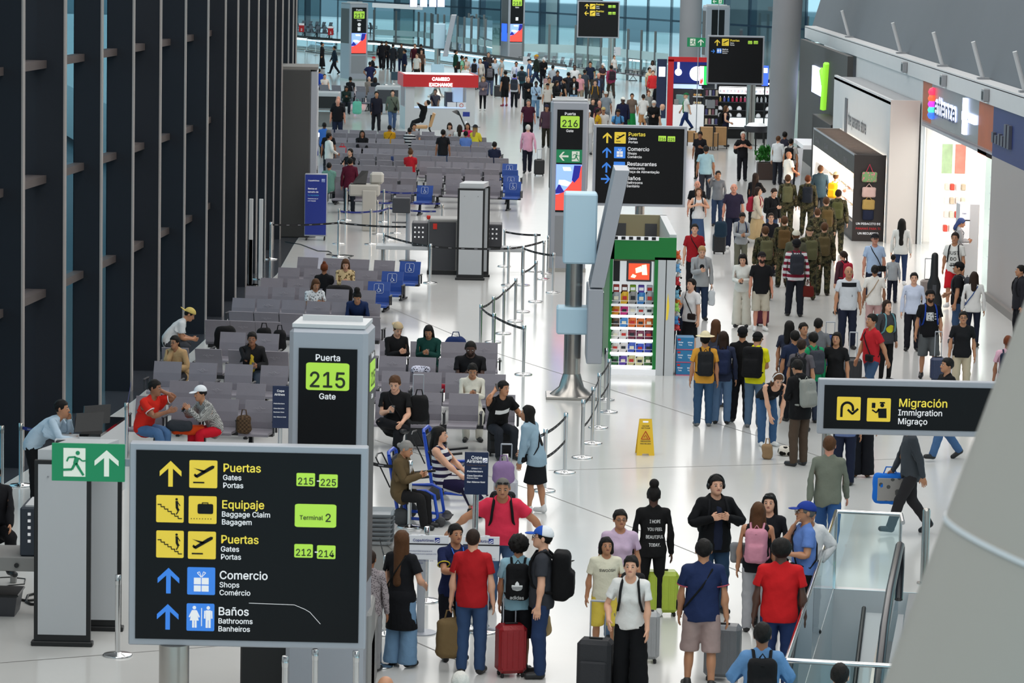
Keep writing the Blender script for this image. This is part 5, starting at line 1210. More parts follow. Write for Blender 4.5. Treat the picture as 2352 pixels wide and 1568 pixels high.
for i,(px_,y0_,y1_) in enumerate([(575,655,462),(598,640,462),(575,655,555)]):
    p=G(px_,y0_); t=thing('glazing_post',['left tall pale post standing against the window wall','right tall pale post standing against the window wall','short pale post before the two tall posts'][i],'post',(p.x,p.y,0)); h_=8.6-(y1_+150)/scale_at(p.y)
    MB().box(-.05,.05,-.03,.03,0,h_,.01).build('shaft',m_white,t); MB().lathe([(.2,0),(.2,.02)],(0,0,0),20).build('base',m_chrome,t)
# ================================================================ security gear
m_dgrey=mat('dark_grey_box','#3d3e43',.55); m_mgrey=mat('mid_grey_casing','#8b8a88',.5); m_lpanel=mat('detector_panel','#b9bcbf',.5)
def detector(label,px,py,w,h,dep,dx=.25,rz=0):
    p=G(px,py); t=thing('metal_detector',label,'metal detector',(p.x,p.y,0),rz)
    for k,(ox,oy) in enumerate(((0,0),(dx,dep))):
        MB().box(ox-w/2,ox+w/2,oy-.035,oy+.035,.0,h,.008).build('side_frame',m_black,t); MB().box(ox-w/2+.05,ox+w/2-.05,oy-.045,oy-.034,.14,h-.05).build('side_panel',m_lpanel,t)
        MB().box(ox-w/2-.03,ox+w/2+.03,oy-.07,oy+.07,0,.06,.01).build('foot',m_black,t)
    mb=MB(); mb.add([(-w/2+.04,0,h-.0),(w/2-.04,0,h-.0),(dx+w/2-.04,dep,h),(dx-w/2+.04,dep,h),(-w/2+.04,0,h+.12),(w/2-.04,0,h+.12),(dx+w/2-.04,dep,h+.12),(dx-w/2+.04,dep,h+.12)],[(0,3,2,1),(4,5,6,7),(0,1,5,4),(1,2,6,5),(2,3,7,6),(3,0,4,7)]); mb.build('header',m_lpanel,t)
    for s in (-1,1): MB().lathe([(.012,0),(.012,.01)],(s*w*.25,-.05,h-.2),8).build('screw',m_grey,t)
    return t
detector('white-panelled walk-through metal detector in the middle distance',1079,643,.68,2.30,.85,.12)
detector('large near walk-through metal detector under the green exit sign',143,1482,.68,2.26,.9,.26)
def xray(label,px,py,w,d,h,rz=0,wings=True,red=False):
    p=G(px,py); t=thing('baggage_scanner',label,'scanner',(p.x,p.y,0),rz)
    MB().box(0,w,0,d,.08,h,.03).build('housing',m_mgrey,t); MB().box(.02,w*.48,-.012,0,.12,h-.08).build('dark_panel',m_dgrey,t); MB().box(w*.52,w-.02,-.012,0,.12,h-.08).build('grey_panel',m_mgrey,t)
    MB().box(-.02,w+.02,-.02,d+.02,0,.1).build('plinth',m_black,t)
    if wings:
        for s,x0 in ((0,-.42),(1,w)):
            MB().box(x0,x0+.42,.1,d-.1,.72,h-.12,.02).build('tunnel_hood',m_dgrey,t); MB().box(x0-(.9 if s==0 else 0),x0+.42+(.6 if s else 0),.1,d-.1,.60,.70,.01).build('roller_table',m_lpanel,t)
            for k in range(3):
                for j in range(3): MB().box(x0+.06+.1*j,x0+.10+.1*j,.088,.1,h-.5+.12*k,h-.46+.12*k).build('vent_hole',m_wht,t)
            mb=MB(); lx=x0-.75 if s==0 else x0+.95; mb.tube([(lx,.3,0),(lx,.3,.6)],.03,8); mb.build('leg',m_mgrey,t)
        for x in (.0,w): MB().lathe([(.04,0),(.04,.03),(.05,.03),(.05,.09),(.03,.1)],(x,.05,h-.02),10).build('beacon',mat('beacon_red','#d02818',.4),t)
    if red: MB().lathe([(.05,0),(.05,.01)],(0,0,0),12).build('stop_button',mat('beacon_red'),t).location=(.18,-.02,h-.25)
    return t
t=xray('grey baggage scanner with dark hoods behind the middle metal detector',982,630,1.45,.9,1.42,0,True)
MB().box(.12,.22,-.03,-.012,1.16,1.30).build('red_label',mat('beacon_red'),t)
def scanner_left():
    p=G(36,1440); t=thing('baggage_scanner','baggage scanner at the far left edge with perforated dark hood','scanner',(p.x,p.y+.4,0))
    MB().box(-1.7,.35,0,.8,.62,.80,.01).build('roller_table',m_mgrey,t); MB().box(-.02,.38,.05,.75,.80,1.42,.02).build('tunnel_hood',mat('slate_hood','#2b3440',.5),t); MB().box(.04,.34,.1,.7,1.42,1.44).build('paper_sheet',m_white,t)
    for k in range(5):
        for j in range(3): MB().box(.08+.09*j,.115+.09*j,.035,.051,.98+.085*k,1.015+.085*k).build('vent_hole',m_wht,t)
    for x in (-.05,.2): mb=MB(); mb.lathe([(.03,0),(.03,.02)],(0,0,0),12); o=mb.build('bolt',m_black,t); o.location=(x,-.01,.70); o.rotation_euler=(pi/2,0,0)
    for x in (-.9,.2): MB().box(x-.04,x+.04,.3,.38,0,.62).build('leg',m_mgrey,t)
    return t
scanner_left()
p=G(600,1700); t=thing('baggage_scanner','black and grey baggage scanner under the right half of the large board','scanner',(p.x-.35,p.y+1.4,0))
MB().box(0,.62,0,1.0,0,1.25,.02).build('black_housing',m_black,t); MB().box(.62,1.45,-.05,1.0,.0,1.12,.03).build('grey_housing',m_mgrey,t); MB().box(.9,1.45,.2,1.8,.0,.75,.03).build('outfeed_cabinet',m_mgrey,t)
p=G(833,1568); t=thing('beacon_light','red glowing beacon on a black post at the bottom edge','lamp',(p.x,p.y,0)); 
MB().tube([(0,0,0),(0,0,.05)],.09,12).build('base',m_black,t); MB().tube([(0,0,.0),(0,0,.02)],.03,8).build('post',m_black,t)
t.location.z=0; zt_=8.6-(1568+150)/scale_at(p.y)
MB().lathe([(.03,-.05),(.028,.06),(.05,.09),(.05,.11)],(0,0,0),12).build('socket',m_black,t); MB().lathe([(.048,.11),(.048,.24),(.02,.26)],(0,0,0),14).build('red_lens',mat('red_glow','#ff3030',.3,emit='#ff2020',es=5),t)
# screens on arms, keyboards
p=G(936,600); t=thing('monitor_stand','dark monitor and keyboard on a grey pole before the blue seats','monitor',(p.x,p.y,0)); MB().tube([(0,0,0),(0,0,1.35)],.06,12).build('pole',m_alu,t); MB().box(-.42,.05,-.12,.10,1.28,1.68,.02).build('screen_case',m_dgrey,t); MB().box(-.42,-.05,-.2,.05,1.02,1.05,.01).build('keyboard',m_dgrey,t); MB().lathe([(.22,0),(.22,.03)],(0,0,0),20).build('base',m_dgrey,t); mb=MB(); mb.tube([(0,0,1.03),(-.2,-.05,1.03)],.02,6); mb.build('arm',m_dgrey,t)
p=G(945,262); t=thing('monitor_stand','far dark teal monitor on a grey trolley pole left of the exchange booth','monitor',(p.x-.3,p.y,0)); MB().tube([(0,0,0),(0,0,1.5)],.06,8).build('pole',m_alu,t); MB().box(-.7,-.0,-.1,.1,1.6,2.0,.02).build('screen_case',mat('teal_case','#2a4452',.5),t); MB().box(-.5,.5,-.3,.3,.1,.18,.02).build('trolley_tray',m_alu,t)
for x in (-.45,-.1,.45): bld(MB().lathe([(.08,-.02),(.08,.02)],(0,0,0),12),'caster',m_black,t,(x,-.25,.08),(pi/2,0,0))
# desks
def desk_near():
    c=[G(182,996,1.12),G(231,997,1.12),G(287,958,1.12),G(236,956,1.12)]; p=c[0]; t=thing('check_in_desk','white check-in desk with black glossy top by the leaning agent','desk',(p.x,p.y,0))
    q=[v-Vector((p.x,p.y,0)) for v in c]; F6=[(0,3,2,1),(4,5,6,7),(0,1,5,4),(1,2,6,5),(2,3,7,6),(3,0,4,7)]
    mb=MB(); mb.add([(v.x,v.y,0) for v in q]+[(v.x,v.y,1.08) for v in q],F6); mb.build('cabinet',m_white,t)
    mb=MB(); mb.add([(v.x,v.y,1.08) for v in q]+[(v.x,v.y,1.12) for v in q],F6); mb.build('black_top',mat('black_gloss','#0b0c0e',.06,spec=.8),t)
    MB().box(-.35,.0,-.1,.5,1.0,1.04).build('side_shelf',m_white,t); MB().box(-.33,-.28,-.05,.0,0,1.0).build('leg',m_mgrey,t); return t
desk_near()
for i,(x,y,zz,r) in enumerate(((203,975,1.22,.5),(222,958,1.30,.6))):
    p=G(x,y,zz); t=thing('monitor',['front black monitor on the check-in desk','rear black monitor on the check-in desk'][i],'monitor',(p.x,p.y,zz),r); mb=MB(); mb.add([(-.22,0,-.10),(.22,0,-.10),(.30,.12,.16),(-.14,.12,.16),(-.22,.03,-.10),(.22,.03,-.10),(.30,.15,.16),(-.14,.15,.16)],[(0,3,2,1),(4,5,6,7),(0,1,5,4),(1,2,6,5),(2,3,7,6),(3,0,4,7)]); mb.build('screen',m_black,t); MB().box(-.08,.08,-.02,.1,-.2,-.18).build('stand_foot',m_black,t)
p=G(160,1012,1.06); t=thing('keyboard','black keyboard and papers in front of the leaning agent','keyboard',(p.x,p.y,1.042)); MB().box(-.2,.2,-.08,.08,0,.02,.006).build('key_deck',m_black,t); MB().box(-.05,.15,.1,.25,0,.006).build('paper',m_wht,t)
p=G(843,530); t=thing('service_kiosk','cream self-service kiosk with open laptop among the navy belts','kiosk',(p.x,p.y,0))
MB().box(-.15,.25,-.1,.35,0,1.18,.02).build('body',mat('cream_casing','#b6b3ab',.5),t); MB().box(-.55,.35,-.05,.5,1.0,1.35,.05).build('counter',mat('cream_casing'),t); MB().box(.05,.45,.1,.5,1.35,1.68,.06).build('head',mat('cream_casing'),t); mb=MB(); mb.quad((-.45,.1,1.36),(-.05,.1,1.36),(0,.3,1.72),(-.2,.32,1.72)); mb.build('laptop_lid',m_black,t); MB().box(-.5,-.05,-.02,.2,1.35,1.37).build('laptop_base',m_black,t)
# trays, bins
p=G(868,1390); t0=(p.x,p.y)
cab=thing('tray_cart','grey cart under the stacked security trays','cart',(p.x,p.y,0)); MB().box(-.1,.25,-.2,.3,.0,.82,.02).build('cabinet',m_mgrey,cab); mb=MB(); mb.quad((.05,-.22,.9),(.42,-.22,.55),(.42,.2,.55),(.05,.2,.9)); mb.build('chute',m_mgrey,cab)
for i in range(7):
    mb=MB(); z=.83+.058*i; mb.add([(-.30,-.2,z),(.14,-.2,z),(.14,.3,z),(-.30,.3,z),(-.34,-.24,z+.05),(.19,-.24,z+.05),(.19,.34,z+.05),(-.34,.34,z+.05)],[(0,3,2,1),(0,1,5,4),(1,2,6,5),(2,3,7,6),(3,0,4,7)]); o=mb.build('security_tray',mat('tray_grey','#8d9296',.5)); o.location=(p.x,p.y,0); tag(o,['lowest','second lowest','third','middle','fifth','second highest','top'][i]+' grey security tray of the stack beside the large board','tray','stacked security trays')
p=G(20,1408); t=thing('storage_bin','dark plastic bin on the floor at the far left edge','bin',(p.x,p.y,0)); mb=MB(); mb.add([(-.4,-.2,0),(.10,-.2,0),(.10,.25,0),(-.4,.25,0),(-.45,-.25,.26),(.14,-.25,.26),(.14,.3,.26),(-.45,.3,.26)],[(0,3,2,1),(0,1,5,4),(1,2,6,5),(2,3,7,6),(3,0,4,7)]); mb.build('tub',m_dgrey,t); MB().box(-.47,.16,-.27,.32,.26,.29,.01).build('lid_rim',m_black,t)
def cable(label,pts,r=.008):
    P_=[G(a,b)+Vector((0,0,r)) for a,b in pts]; mb=MB(); mb.tube(P_,r,5); o=mb.build('power_cable',m_black); tag(o,label,'cable'); return o
cable('thin cable snaking over the white floor below the blue banner',[(655,556),(690,562),(722,574),(730,577),(755,578),(762,582),(750,585),(770,587),(790,586),(812,588),(800,592),(805,596)],.012)
cable('black cable looping on the floor by the left bin',[(0,1327),(25,1326),(40,1328),(58,1330),(56,1342),(20,1345),(8,1350),(12,1356),(30,1354),(52,1355)]); cable('thick black cable coil beside the near detector',[(42,1378),(60,1382),(80,1380),(95,1372),(80,1366),(64,1370),(60,1384),(72,1390),(95,1391)],.018)
p=G(31,1338); t=MB().box(-.04,.04,-.04,.04,0,.1,.01).build('power_adapter',m_mgrey); t.location=(p.x,p.y,0); tag(t,'small grey power adapter on the floor near the left bin','adapter')
# ================================================================ airline signs
m_navy=mat('airline_navy','#1b2f86',.45,emit='#1b2f86',es=.05); m_navyd=mat('airline_dark_navy','#142548',.4); m_pap=mat('board_white','#dfe1e6',.5); m_ntx=mat('navy_print','#28347c',.5); m_cy=mat('cyan_print','#3f9ad8',.5); m_shut=mat('airline_emblem','#aebfe8',.5)
def emblem(par,x,y,z,s,bg,fg):
    flat('emblem_tile',[[(0,0),(1,0),(1,1),(0,1)]],bg,par,x,y,z,s,s,.003); flat('emblem_wings',[[(.05,.15),(.5,.55),(.95,.62),(.6,.72),(.1,.35)],[(.1,.05),(.95,.45),(.95,.3),(.4,.05)]],fg,par,x,y-.004,z,s,s,.002)
p=G(724,552); t=thing('banner_stand','navy baggage-size banner on casters beside the dark gate block','banner',(p.x,p.y,0)); MB().box(-.31,.31,-.02,.3,.12,1.86,.01).build('cabinet',m_alu,t); MB().box(-.295,.295,-.03,-.02,.16,1.84).build('navy_face',m_navy,t)
text('CopaAirlines',.075,m_wht,t,(-.22,-.035,1.66),.0015); emblem(t,.16,-.034,1.64,.09,m_shut,m_navy)
for i,(s,zz,mm) in enumerate((('Revisa el',1.43,m_wht),('tamaño de',1.34,m_wht),('tu equipaje',1.25,m_cy))): text(s,.085,mm,t,(-.22,-.035,zz),.002)
for s,zz in (('Check the size of',1.16),('your baggage',1.10)): text(s,.05,m_wht,t,(-.22,-.035,zz))
for x in (-.25,.25):
    for y in (0,.26): bld(MB().lathe([(.05,-.015),(.05,.015)],(0,0,0),10),'caster',m_black,t,(x,y,.05),(0,pi/2,0))
p=G(724,402); t=thing('charging_station','slim blue and white charging station post at the left of the seats','charging station',(p.x,p.y,0)); MB().box(-.1,.1,-.05,.12,0,1.35,.02).build('post',m_white,t); flat('blue_face',[[(0,0),(1,.22),(1,1),(0,1)]],m_navy,t,-.1,-.052,.55,.2,.72,.004)
text('ESTACIÓN',.09,m_wht,t,(-.025,-.06,.80),.002,rot=(0,-pi/2,0)); text('DE CARGA',.09,m_wht,t,(.07,-.06,.80),.002,rot=(0,-pi/2,0)); MB().box(-.04,.04,-.055,-.05,.18,.36,.002).build('socket_plate',m_grey,t); MB().box(-.09,.13,-.03,.1,1.35,1.5,.02).build('lamp_head',mat('lamp_head','#e8ecf0',.4,emit='#eef4ff',es=1),t)
t=thing('priority_sign','navy airline boarding sign on a chrome pole near the wheelchairs','sign',tuple(G(1087,1440))); yb=t.location.y; sc_=scale_at(yb)
zt_=8.6-(1018+150)/sc_; zb2=8.6-(1116+150)/sc_; MB().tube([(0,.03,0),(0,.03,zb2)],.038,16).build('pole',m_chrome,t); MB().lathe([(.2,0),(.2,.02),(.04,.04)],(0,.03,0),24).build('base',m_chrome,t); w_=54/sc_/2
MB().box(-w_,w_,0,.02,zb2,zt_,.004).build('navy_board',m_navyd,t); k=1/sc_
for s,py_,h_,mm,al,bx in (('Copa',1034,11,m_wht,'RIGHT',12),('Airlines',1042.5,11,m_wht,'RIGHT',12),('Preferred Access',1050,6,mat('dim_print','#5a4a48',.5),'CENTER',0),('ZONAS 1 Y 2',1057,4,m_wht,'CENTER',0),('PreferMembers',1064,5.4,m_wht,'LEFT',-20),('Clase Ejecutiva',1074,5.4,m_wht,'LEFT',-20),('Business Class',1079,4,m_wht,'LEFT',-20),('Star Alliance Gold',1088.5,5.4,m_wht,'LEFT',-20)):
    text(s,h_*k*1.3,mm,t,(bx*k*1.05,-.004,8.6-(py_+150)/sc_),.012*h_*k,al)
emblem(t,14*k,-.002,8.6-(1042+150)/sc_,11*k,m_wht,m_navy)
t=thing('priority_sign','second navy airline sign half hidden left of the 215 totem','sign',tuple(G(634,1060))); yb=t.location.y; s2=scale_at(yb); z0_=8.6-(983+150)/s2; z1_=8.6-(885+150)/s2
MB().box(-.07,.22,0,.02,z0_,z1_,.004).build('navy_board',m_navyd,t); MB().tube([(.06,.03,0),(.06,.03,z0_)],.035,12).build('pole',m_chrome,t); MB().lathe([(.2,0),(.2,.02)],(.06,.03,0),20).build('base',m_chrome,t)
text('Copa',.07,m_wht,t,(.0,-.004,z1_-.10)); text('Airlines',.07,m_wht,t,(-.04,-.004,z1_-.16))
for i,zz in enumerate((.30,.38,.44,.52)): text(('PreferMembers','Clase Ejecutiva','Business Class','Star Alliance Gold')[i],.035,m_wht,t,(-.05,-.004,z1_-zz))
for i,(px_,py_,x0,x1,lab) in enumerate(((965,1455,922,1026,'left white airline notice board on a thick grey post'),(1112,1452,1060,1143,'right white airline notice board with numeral 1 on it'))):
    p=G(px_,py_); t=thing('notice_board',lab,'sign',(p.x,p.y,0)); s2=scale_at(p.y); a_=(x0-px_)/s2; b_=(x1-px_)/s2; z1_=8.6-(1212+150)/s2; z0_=8.6-(1268+150)/s2
    MB().tube([(0,.05,0),(0,.05,z1_)],.05,16).build('post',m_alu,t); MB().lathe([(.20,0),(.20,.015)],(0,.05,0),24).build('base',m_alu,t); MB().box(a_,b_,0,.015,z0_,z1_,.004).build('white_board',m_pap,t); MB().box(a_,b_,-.004,0,z1_-.115,z1_-.10).build('header_line',m_black,t)
    w_=b_-a_; text('CopaAirlines',.062,m_ntx,t,(a_+w_*.22,-.006,z1_-.075),.0015); emblem(t,a_+w_*.70,-.004,z1_-.085,.06,m_navy,m_wht)
    if i==0:
        for s,dz in (('A bordo está prohibido transportar en el',.20),('de mano sustancias en polvo superiores a 350',.235),('Se permite transportar en medicina, leche',.32),('en polvo (fórmula infantil)',.35)): text(s,.024,m_ntx,t,(a_+.05,-.006,z1_-dz))
    else: text('1',.09,m_ntx,t,(a_+w_*.62,-.006,z1_-.24),.002); [text(s,.018,m_ntx,t,(a_+w_*.75,-.006,z1_-.28-.022*k)) for k,s in enumerate(('Capacidad','máxima','permitida'))]; MB().box(a_+w_*.58,a_+w_*.66,-.006,-.001,z1_-.36,z1_-.27).build('bottle_drawing',m_mgrey,t)
# wet floor sign
p=G(1481,1043); t=thing('wet_floor_sign','yellow folding wet floor caution sign on the open white floor','sign',(p.x,p.y,0),radians(3)); m_wy=mat('caution_yellow','#e5b90e',.4); m_wr=mat('caution_red','#c33a12',.5)
for s in (0,1):
    mb=MB(); y0_=-.13 if s==0 else .15; f0=lambda u,z:(u, y0_+( .14-.13*s*0)*(z/.6)*(1 if s==0 else -1), z)
    mb.add([f0(*q) for q in ((-.15,0),(-.06,0),(-.05,.03),(.05,.03),(.06,0),(.15,0),(.105,.60),(-.105,.60))]+[(x,y+.012,z) for x,y,z in [f0(*q) for q in ((-.15,0),(-.06,0),(-.05,.03),(.05,.03),(.06,0),(.15,0),(.105,.60),(-.105,.60))]],[tuple(range(8)),tuple(range(8,16))[::-1]]+[(i,(i+1)%8,8+(i+1)%8,8+i) for i in range(8)])
    mb.build('panel',m_wy,t)
tl_=math.atan2(.14,.6)
def wtxt(s,h_,z,m): o=text(s,h_,m,t,(0,-.13+.14*z/.6-.006,z),.0012,'CENTER'); o.rotation_euler=(-tl_,0,0)
wtxt('CAUTION',.036,.475,m_black); wtxt('WET FLOOR',.036,.44,m_black); wtxt('PRECAUCIÓN',.036,.225,m_black); wtxt('PISO MOJADO',.036,.185,m_black)
mb=MB(); T3=[(-.075,.27),(.075,.27),(0,.40)]
for a_,b_ in ((0,1),(1,2),(2,0)): mb.tube([(T3[a_][0],-.14+.14*T3[a_][1]/.6,T3[a_][1]),(T3[b_][0],-.14+.14*T3[b_][1]/.6,T3[b_][1])],.006,5)
mb.tube([(-.03,-.075,.30),(0,-.065,.34),(.035,-.08,.285)],.006,5); mb.build('warning_triangle',m_wr,t)
mb=MB(); mb.box(-.05,.05,-.006,.010,.53,.565,.008); mb.build('grip_slot',m_wht,t)
# ================================================================ wheelchairs
def wheelchair(label,px,py,rz):
    p=G(px,py); t=thing('transport_chair',label,'wheelchair',(p.x,p.y,0),rz); mbl=mat('royal_blue_frame','#1746b4',.35)
    # local: faces +x
    for s,y in (('a',-.28),('b',.28)):
        MB().tube([(-.38,y,1.02),(-.30,y,.55),(-.22,y,.12)],.028,8).build('back_upright',mbl,t); mb=MB(); mb.tube([(-.28,y,.50),(.18,y,.53),(.30,y,.47),(.36,y,.13),(.30,y,.10),(-.22,y,.12)],.024,8); mb.build('side_loop',mbl,t)
        mb=MB(); mb.tube([(-.34,y,.75),(-.2,y,.68),(.22,y,.74)],.022,6); mb.build('armrest',m_black,t)
        w_=MB(); w_.lathe([(.02,-.03),(.12,-.03),(.135,0),(.12,.03),(.02,.03)],(0,0,0),20); o=w_.build('rear_wheel',mat('tyre_grey','#3a3b3d',.6),t); o.location=(-.18,y*1.1,.135); o.rotation_euler=(pi/2,0,0)
        w_=MB(); w_.lathe([(.01,-.02),(.07,-.02),(.08,0),(.07,.02),(.01,.02)],(0,0,0),16); o=w_.build('front_caster',mat('tyre_grey'),t); o.location=(.40,y,.08); o.rotation_euler=(pi/2,0,0)
    MB().tube([(-.38,-.28,1.02),(-.40,-.2,1.06),(-.40,.2,1.06),(-.38,.28,1.02)],.026,8).build('push_bar',mbl,t); mb=MB(); mb.tube([(-.58,-.24,.98),(-.36,-.26,.55)],.012,6); mb.tube([(-.58,.24,.98),(-.36,.26,.55)],.012,6); mb.tube([(-.58,-.24,.98),(-.60,0,1.0),(-.58,.24,.98)],.012,6); mb.build('brake_lever',m_black,t)
    mb=MB(); mb.add([(-.27,-.26,.50),(-.27,.26,.50),(-.37,.26,.98),(-.37,-.26,.98),(-.24,-.26,.50),(-.24,.26,.50),(-.34,.26,.98),(-.34,-.26,.98)],[(0,1,2,3),(7,6,5,4),(0,4,5,1),(2,6,7,3),(1,5,6,2),(0,3,7,4)]); mb.build('back_sling',m_black,t)
    MB().box(-.26,.2,-.26,.26,.47,.51,.02).build('seat_pad',m_black,t); mb=MB(); mb.tube([(-.22,-.1,.12),(-.5,-.1,.13)],.018,6); mb.build('tip_bar',mbl,t)
    MB().box(.30,.52,-.2,.2,.10,.12,.01).build('footrest',m_black,t); return t
wheelchair('blue-framed transport wheelchair holding the grey-haired woman',957,1200,radians(-8)); wheelchair('blue-framed transport wheelchair holding the woman in stripes',1034,1142,radians(-8))
# ================================================================ kiosks and shops
def lamp_panel(): pass
# --- dark gate block at the wall end
p=G(668,545); t=thing('gate_block','tall dark grey gate cabinet at the end of the window wall','cabinet',(p.x-.05,p.y,0),radians(3))
MB().box(-.3,.55,0,2.2,.0,4.72,.02).build('dark_body',mat('charcoal_panel','#3b3b3a',.6),t); MB().box(.55,.75,.05,2.2,.0,4.68,.02).build('grey_flank',m_alu,t); MB().box(.75,.765,.3,1.8,2.4,4.2).build('side_window',m_white,t); MB().box(.75,.765,.3,1.9,.9,1.9).build('black_screen',m_black,t); MB().box(-.28,.75,.02,2.18,4.72,4.80).build('cap',mat('cap_grey','#77746f',.6),t)
# --- CAMBIO EXCHANGE booth
p=G(930,297); t=thing('exchange_booth','white currency exchange booth with a red CAMBIO EXCHANGE fascia','booth',(p.x,p.y,0),radians(7)); Wb=3.08; Db=2.7
m_red=mat('booth_red','#b81c22',.45,emit='#c01c22',es=.12)
for (x,y) in ((0,0),(Wb-.4,0),(0,Db-.3),(Wb-.4,Db-.3)): MB().box(x,x+.4,y,y+.3,0,1.9).build('corner_pillar',m_white,t)
MB().box(.4,Wb-.4,0,.2,0,.95).build('counter_front',m_white,t); MB().box(0,.1,.3,Db-.3,0,.95).build('side_wall',m_white,t); MB().box(Wb-.1,Wb,.3,Db-.3,0,.95).build('side_wall',m_white,t)
MB().box(.4,Wb-.4,-.02,.5,.95,1.0).build('counter_top',mat('pale_blue_counter','#c0d6ee',.3,emit='#bcd6ff',es=.4),t)
mb=MB(); mb.quad((.4,.1,1.0),(Wb-.4,.1,1.0),(Wb-.4,.1,1.9),(.4,.1,1.9)); mb.build('front_glass',m_glassC,t)
MB().box(-.12,Wb+.12,-.12,0,1.88,2.42).build('red_fascia',m_red,t); MB().box(-.12,0,0,Db+.1,1.88,2.42).build('red_fascia',m_red,t); MB().box(Wb,Wb+.12,0,Db+.1,1.88,2.42).build('red_fascia',m_red,t); MB().box(0,Wb,0,Db,2.30,2.40).build('roof',m_wht,t)
m_lit=mat('lit_letters','#ffffff',.4,emit='#ffffff',es=2.2)
text('CAMBIO',.27,m_lit,t,(Wb*.5,-.14,2.17),.012,'CENTER',ext=.02); text('EXCHANGE',.27,m_lit,t,(Wb*.5,-.14,1.92),.012,'CENTER',ext=.02)
for k,x in enumerate((1.85,2.28)): MB().box(x,x+.4,-.005,.0,.95,1.22,.002).build('notice_card',m_pap,t)
mb=MB(); mb.lathe([(.09,0),(.09,.006),(.07,.006),(.07,0)],(0,0,0),20,False); o=mb.build('red_ring',mat('beacon_red','#d02818'),t); o.location=(2.48,-.01,1.09); o.rotation_euler=(pi/2,0,0)
MB().box(1.9,2.5,1.2,1.9,.95,1.6,.02).build('till_screen',m_navyd,t); MB().box(2.2,2.6,.6,1.6,1.2,1.9).build('blue_wall_panel',mat('pale_blue_counter'),t)
# massage chair with the reclining man, and the lamp like a shovel
p=G(979,318); t=thing('lounge_chair','tan massage lounge chair with black frame beside the exchange booth','chair',(p.x,p.y,0)); mt=mat('tan_leather','#b98f62',.5)
MB().box(-.55,.05,-.25,.25,.42,.56,.04).build('seat_pad',mt,t); mb=MB(); mb.add([(.08,-.25,.5),(.22,-.25,.5),(.38,-.25,1.05),(.26,-.25,1.1),(.08,.25,.5),(.22,.25,.5),(.38,.25,1.05),(.26,.25,1.1)],[(0,3,2,1),(4,5,6,7),(0,1,5,4),(1,2,6,5),(2,3,7,6),(3,0,4,7)]); mb.build('back_pad',mt,t); mb=MB(); mb.tube([(.2,0,1.0),(.12,0,.4),(.3,0,.05)],.04,6); mb.tube([(-.5,0,.1),(.4,0,.1)],.04,6); mb.tube([(-.3,0,.42),(-.35,0,.1)],.03,6); mb.build('frame',m_black,t)
p=G(1062,318); t=thing('floor_lamp','black arm lamp with flared head rising behind the seats','lamp',(p.x,p.y,0)); mb=MB(); mb.tube([(.1,0,0),(.1,0,.5),(-.20,0,1.15)],.03,6); mb.build('arm',m_black,t); mb=MB(); mb.lathe([(.20,0),(.03,.16)],(0,0,0),14); o=mb.build('shade',m_black,t); o.location=(-.30,0,1.05); o.rotation_euler=(0,.5,0)
# --- green snack kiosk
p=G(1395,860); K=thing('snack_kiosk','tall green and white snack kiosk with lit product shelves','kiosk',(p.x,p.y,0)); m_kg=mat('kiosk_green','#157a35',.4); m_ki=mat('kiosk_lit_back','#e8ecec',.5,emit='#f4f8ff',es=.5); Wk=1.30; Dk=4.6; Hk=2.78
MB().box(0,.06,0,Dk,0,2.3).build('green_side',m_kg,K); MB().box(.88,.95,0,.5,0,2.35).build('green_post',m_kg,K); MB().box(.95,1.10,0,.5,0,2.35).build('white_post',m_white,K); MB().box(1.12,1.30,0,Dk,0,2.35).build('white_side',m_white,K); MB().box(1.10,1.12,.0,.5,0,2.35).build('black_gap',m_black,K)
MB().box(.06,.88,.44,.5,0,2.3).build('back_panel',m_ki,K)
MB().box(0,Wk,0,.06,2.30,2.74).build('green_fascia',m_kg,K); MB().box(0,.08,0,Dk,2.30,2.74).build('green_fascia',m_kg,K); MB().box(Wk-.14,Wk,.065,Dk,2.30,2.80).build('white_fascia',m_white,K); MB().box(0,Wk,Dk-.1,Dk,2.1,2.80).build('rear_fascia',mat('khaki_inside','#8d8468',.6),K); MB().box(.08,Wk-.14,.06,Dk-.1,2.26,2.30).build('dusty_roof',mat('dusty_roof','#8a806a',.8),K)
for x0,x1 in ((.22,.45),(.85,1.1)): MB().box(x0,x1,Dk-.12,Dk-.10,2.33,2.62).build('dark_vent',m_dgrey,K)
MB().box(.02,.95,-.012,0,2.68,2.76).build('film_strip',m_wht,K)
for i in range(6): MB().box(.06+.15*i,.14+.15*i,-.02,-.012,2.69,2.75).build('film_frame',m_black,K)
MB().box(.33,.82,.02,.12,1.86,2.26,.01).build('screen_frame',m_dgrey,K); MB().box(.37,.78,.012,.02,1.90,2.22).build('screen_picture',mat('menu_red','#d8482c',.3,emit='#e0482c',es=1.0),K); flat('screen_fries',[[(.1,.15),(.3,.1),(.38,.25),(.2,.35)],[(.35,.4),(.65,.5),(.6,.85),(.32,.7)],[(.65,.3),(.9,.3),(.85,.95),(.62,.9)]],mat('menu_cream','#f8e8c0',.3,emit='#ffe8b8',es=1.2),K,.37,.010,1.90,.41,.32,.004)
MB().box(.07,.20,.1,.12,1.85,2.3).build('black_curtain',m_black,K)
flat('yellow_tape',[[(0,0),(.6,.05),(1,.5),(.5,1),(.15,.6)]],m_yel,K,1.13,-.004,1.1,.06,.55,.002)
shz=[1.42,1.20,.96,.72,.46,.20]
for i,z in enumerate(shz): MB().box(.04,.88,-.02-.0,.42,z-.035,z-.015).build('shelf',m_wht,K); MB().box(.04,.88,-.03,-.02,z-.05,z-.005).build('shelf_edge',m_lit if i else m_wht,K); mb=MB(); mb.tube([(.05,-.03,z+.06),(.87,-.03,z+.06)],.005,4); mb.build('guard_wire',m_chrome,K)
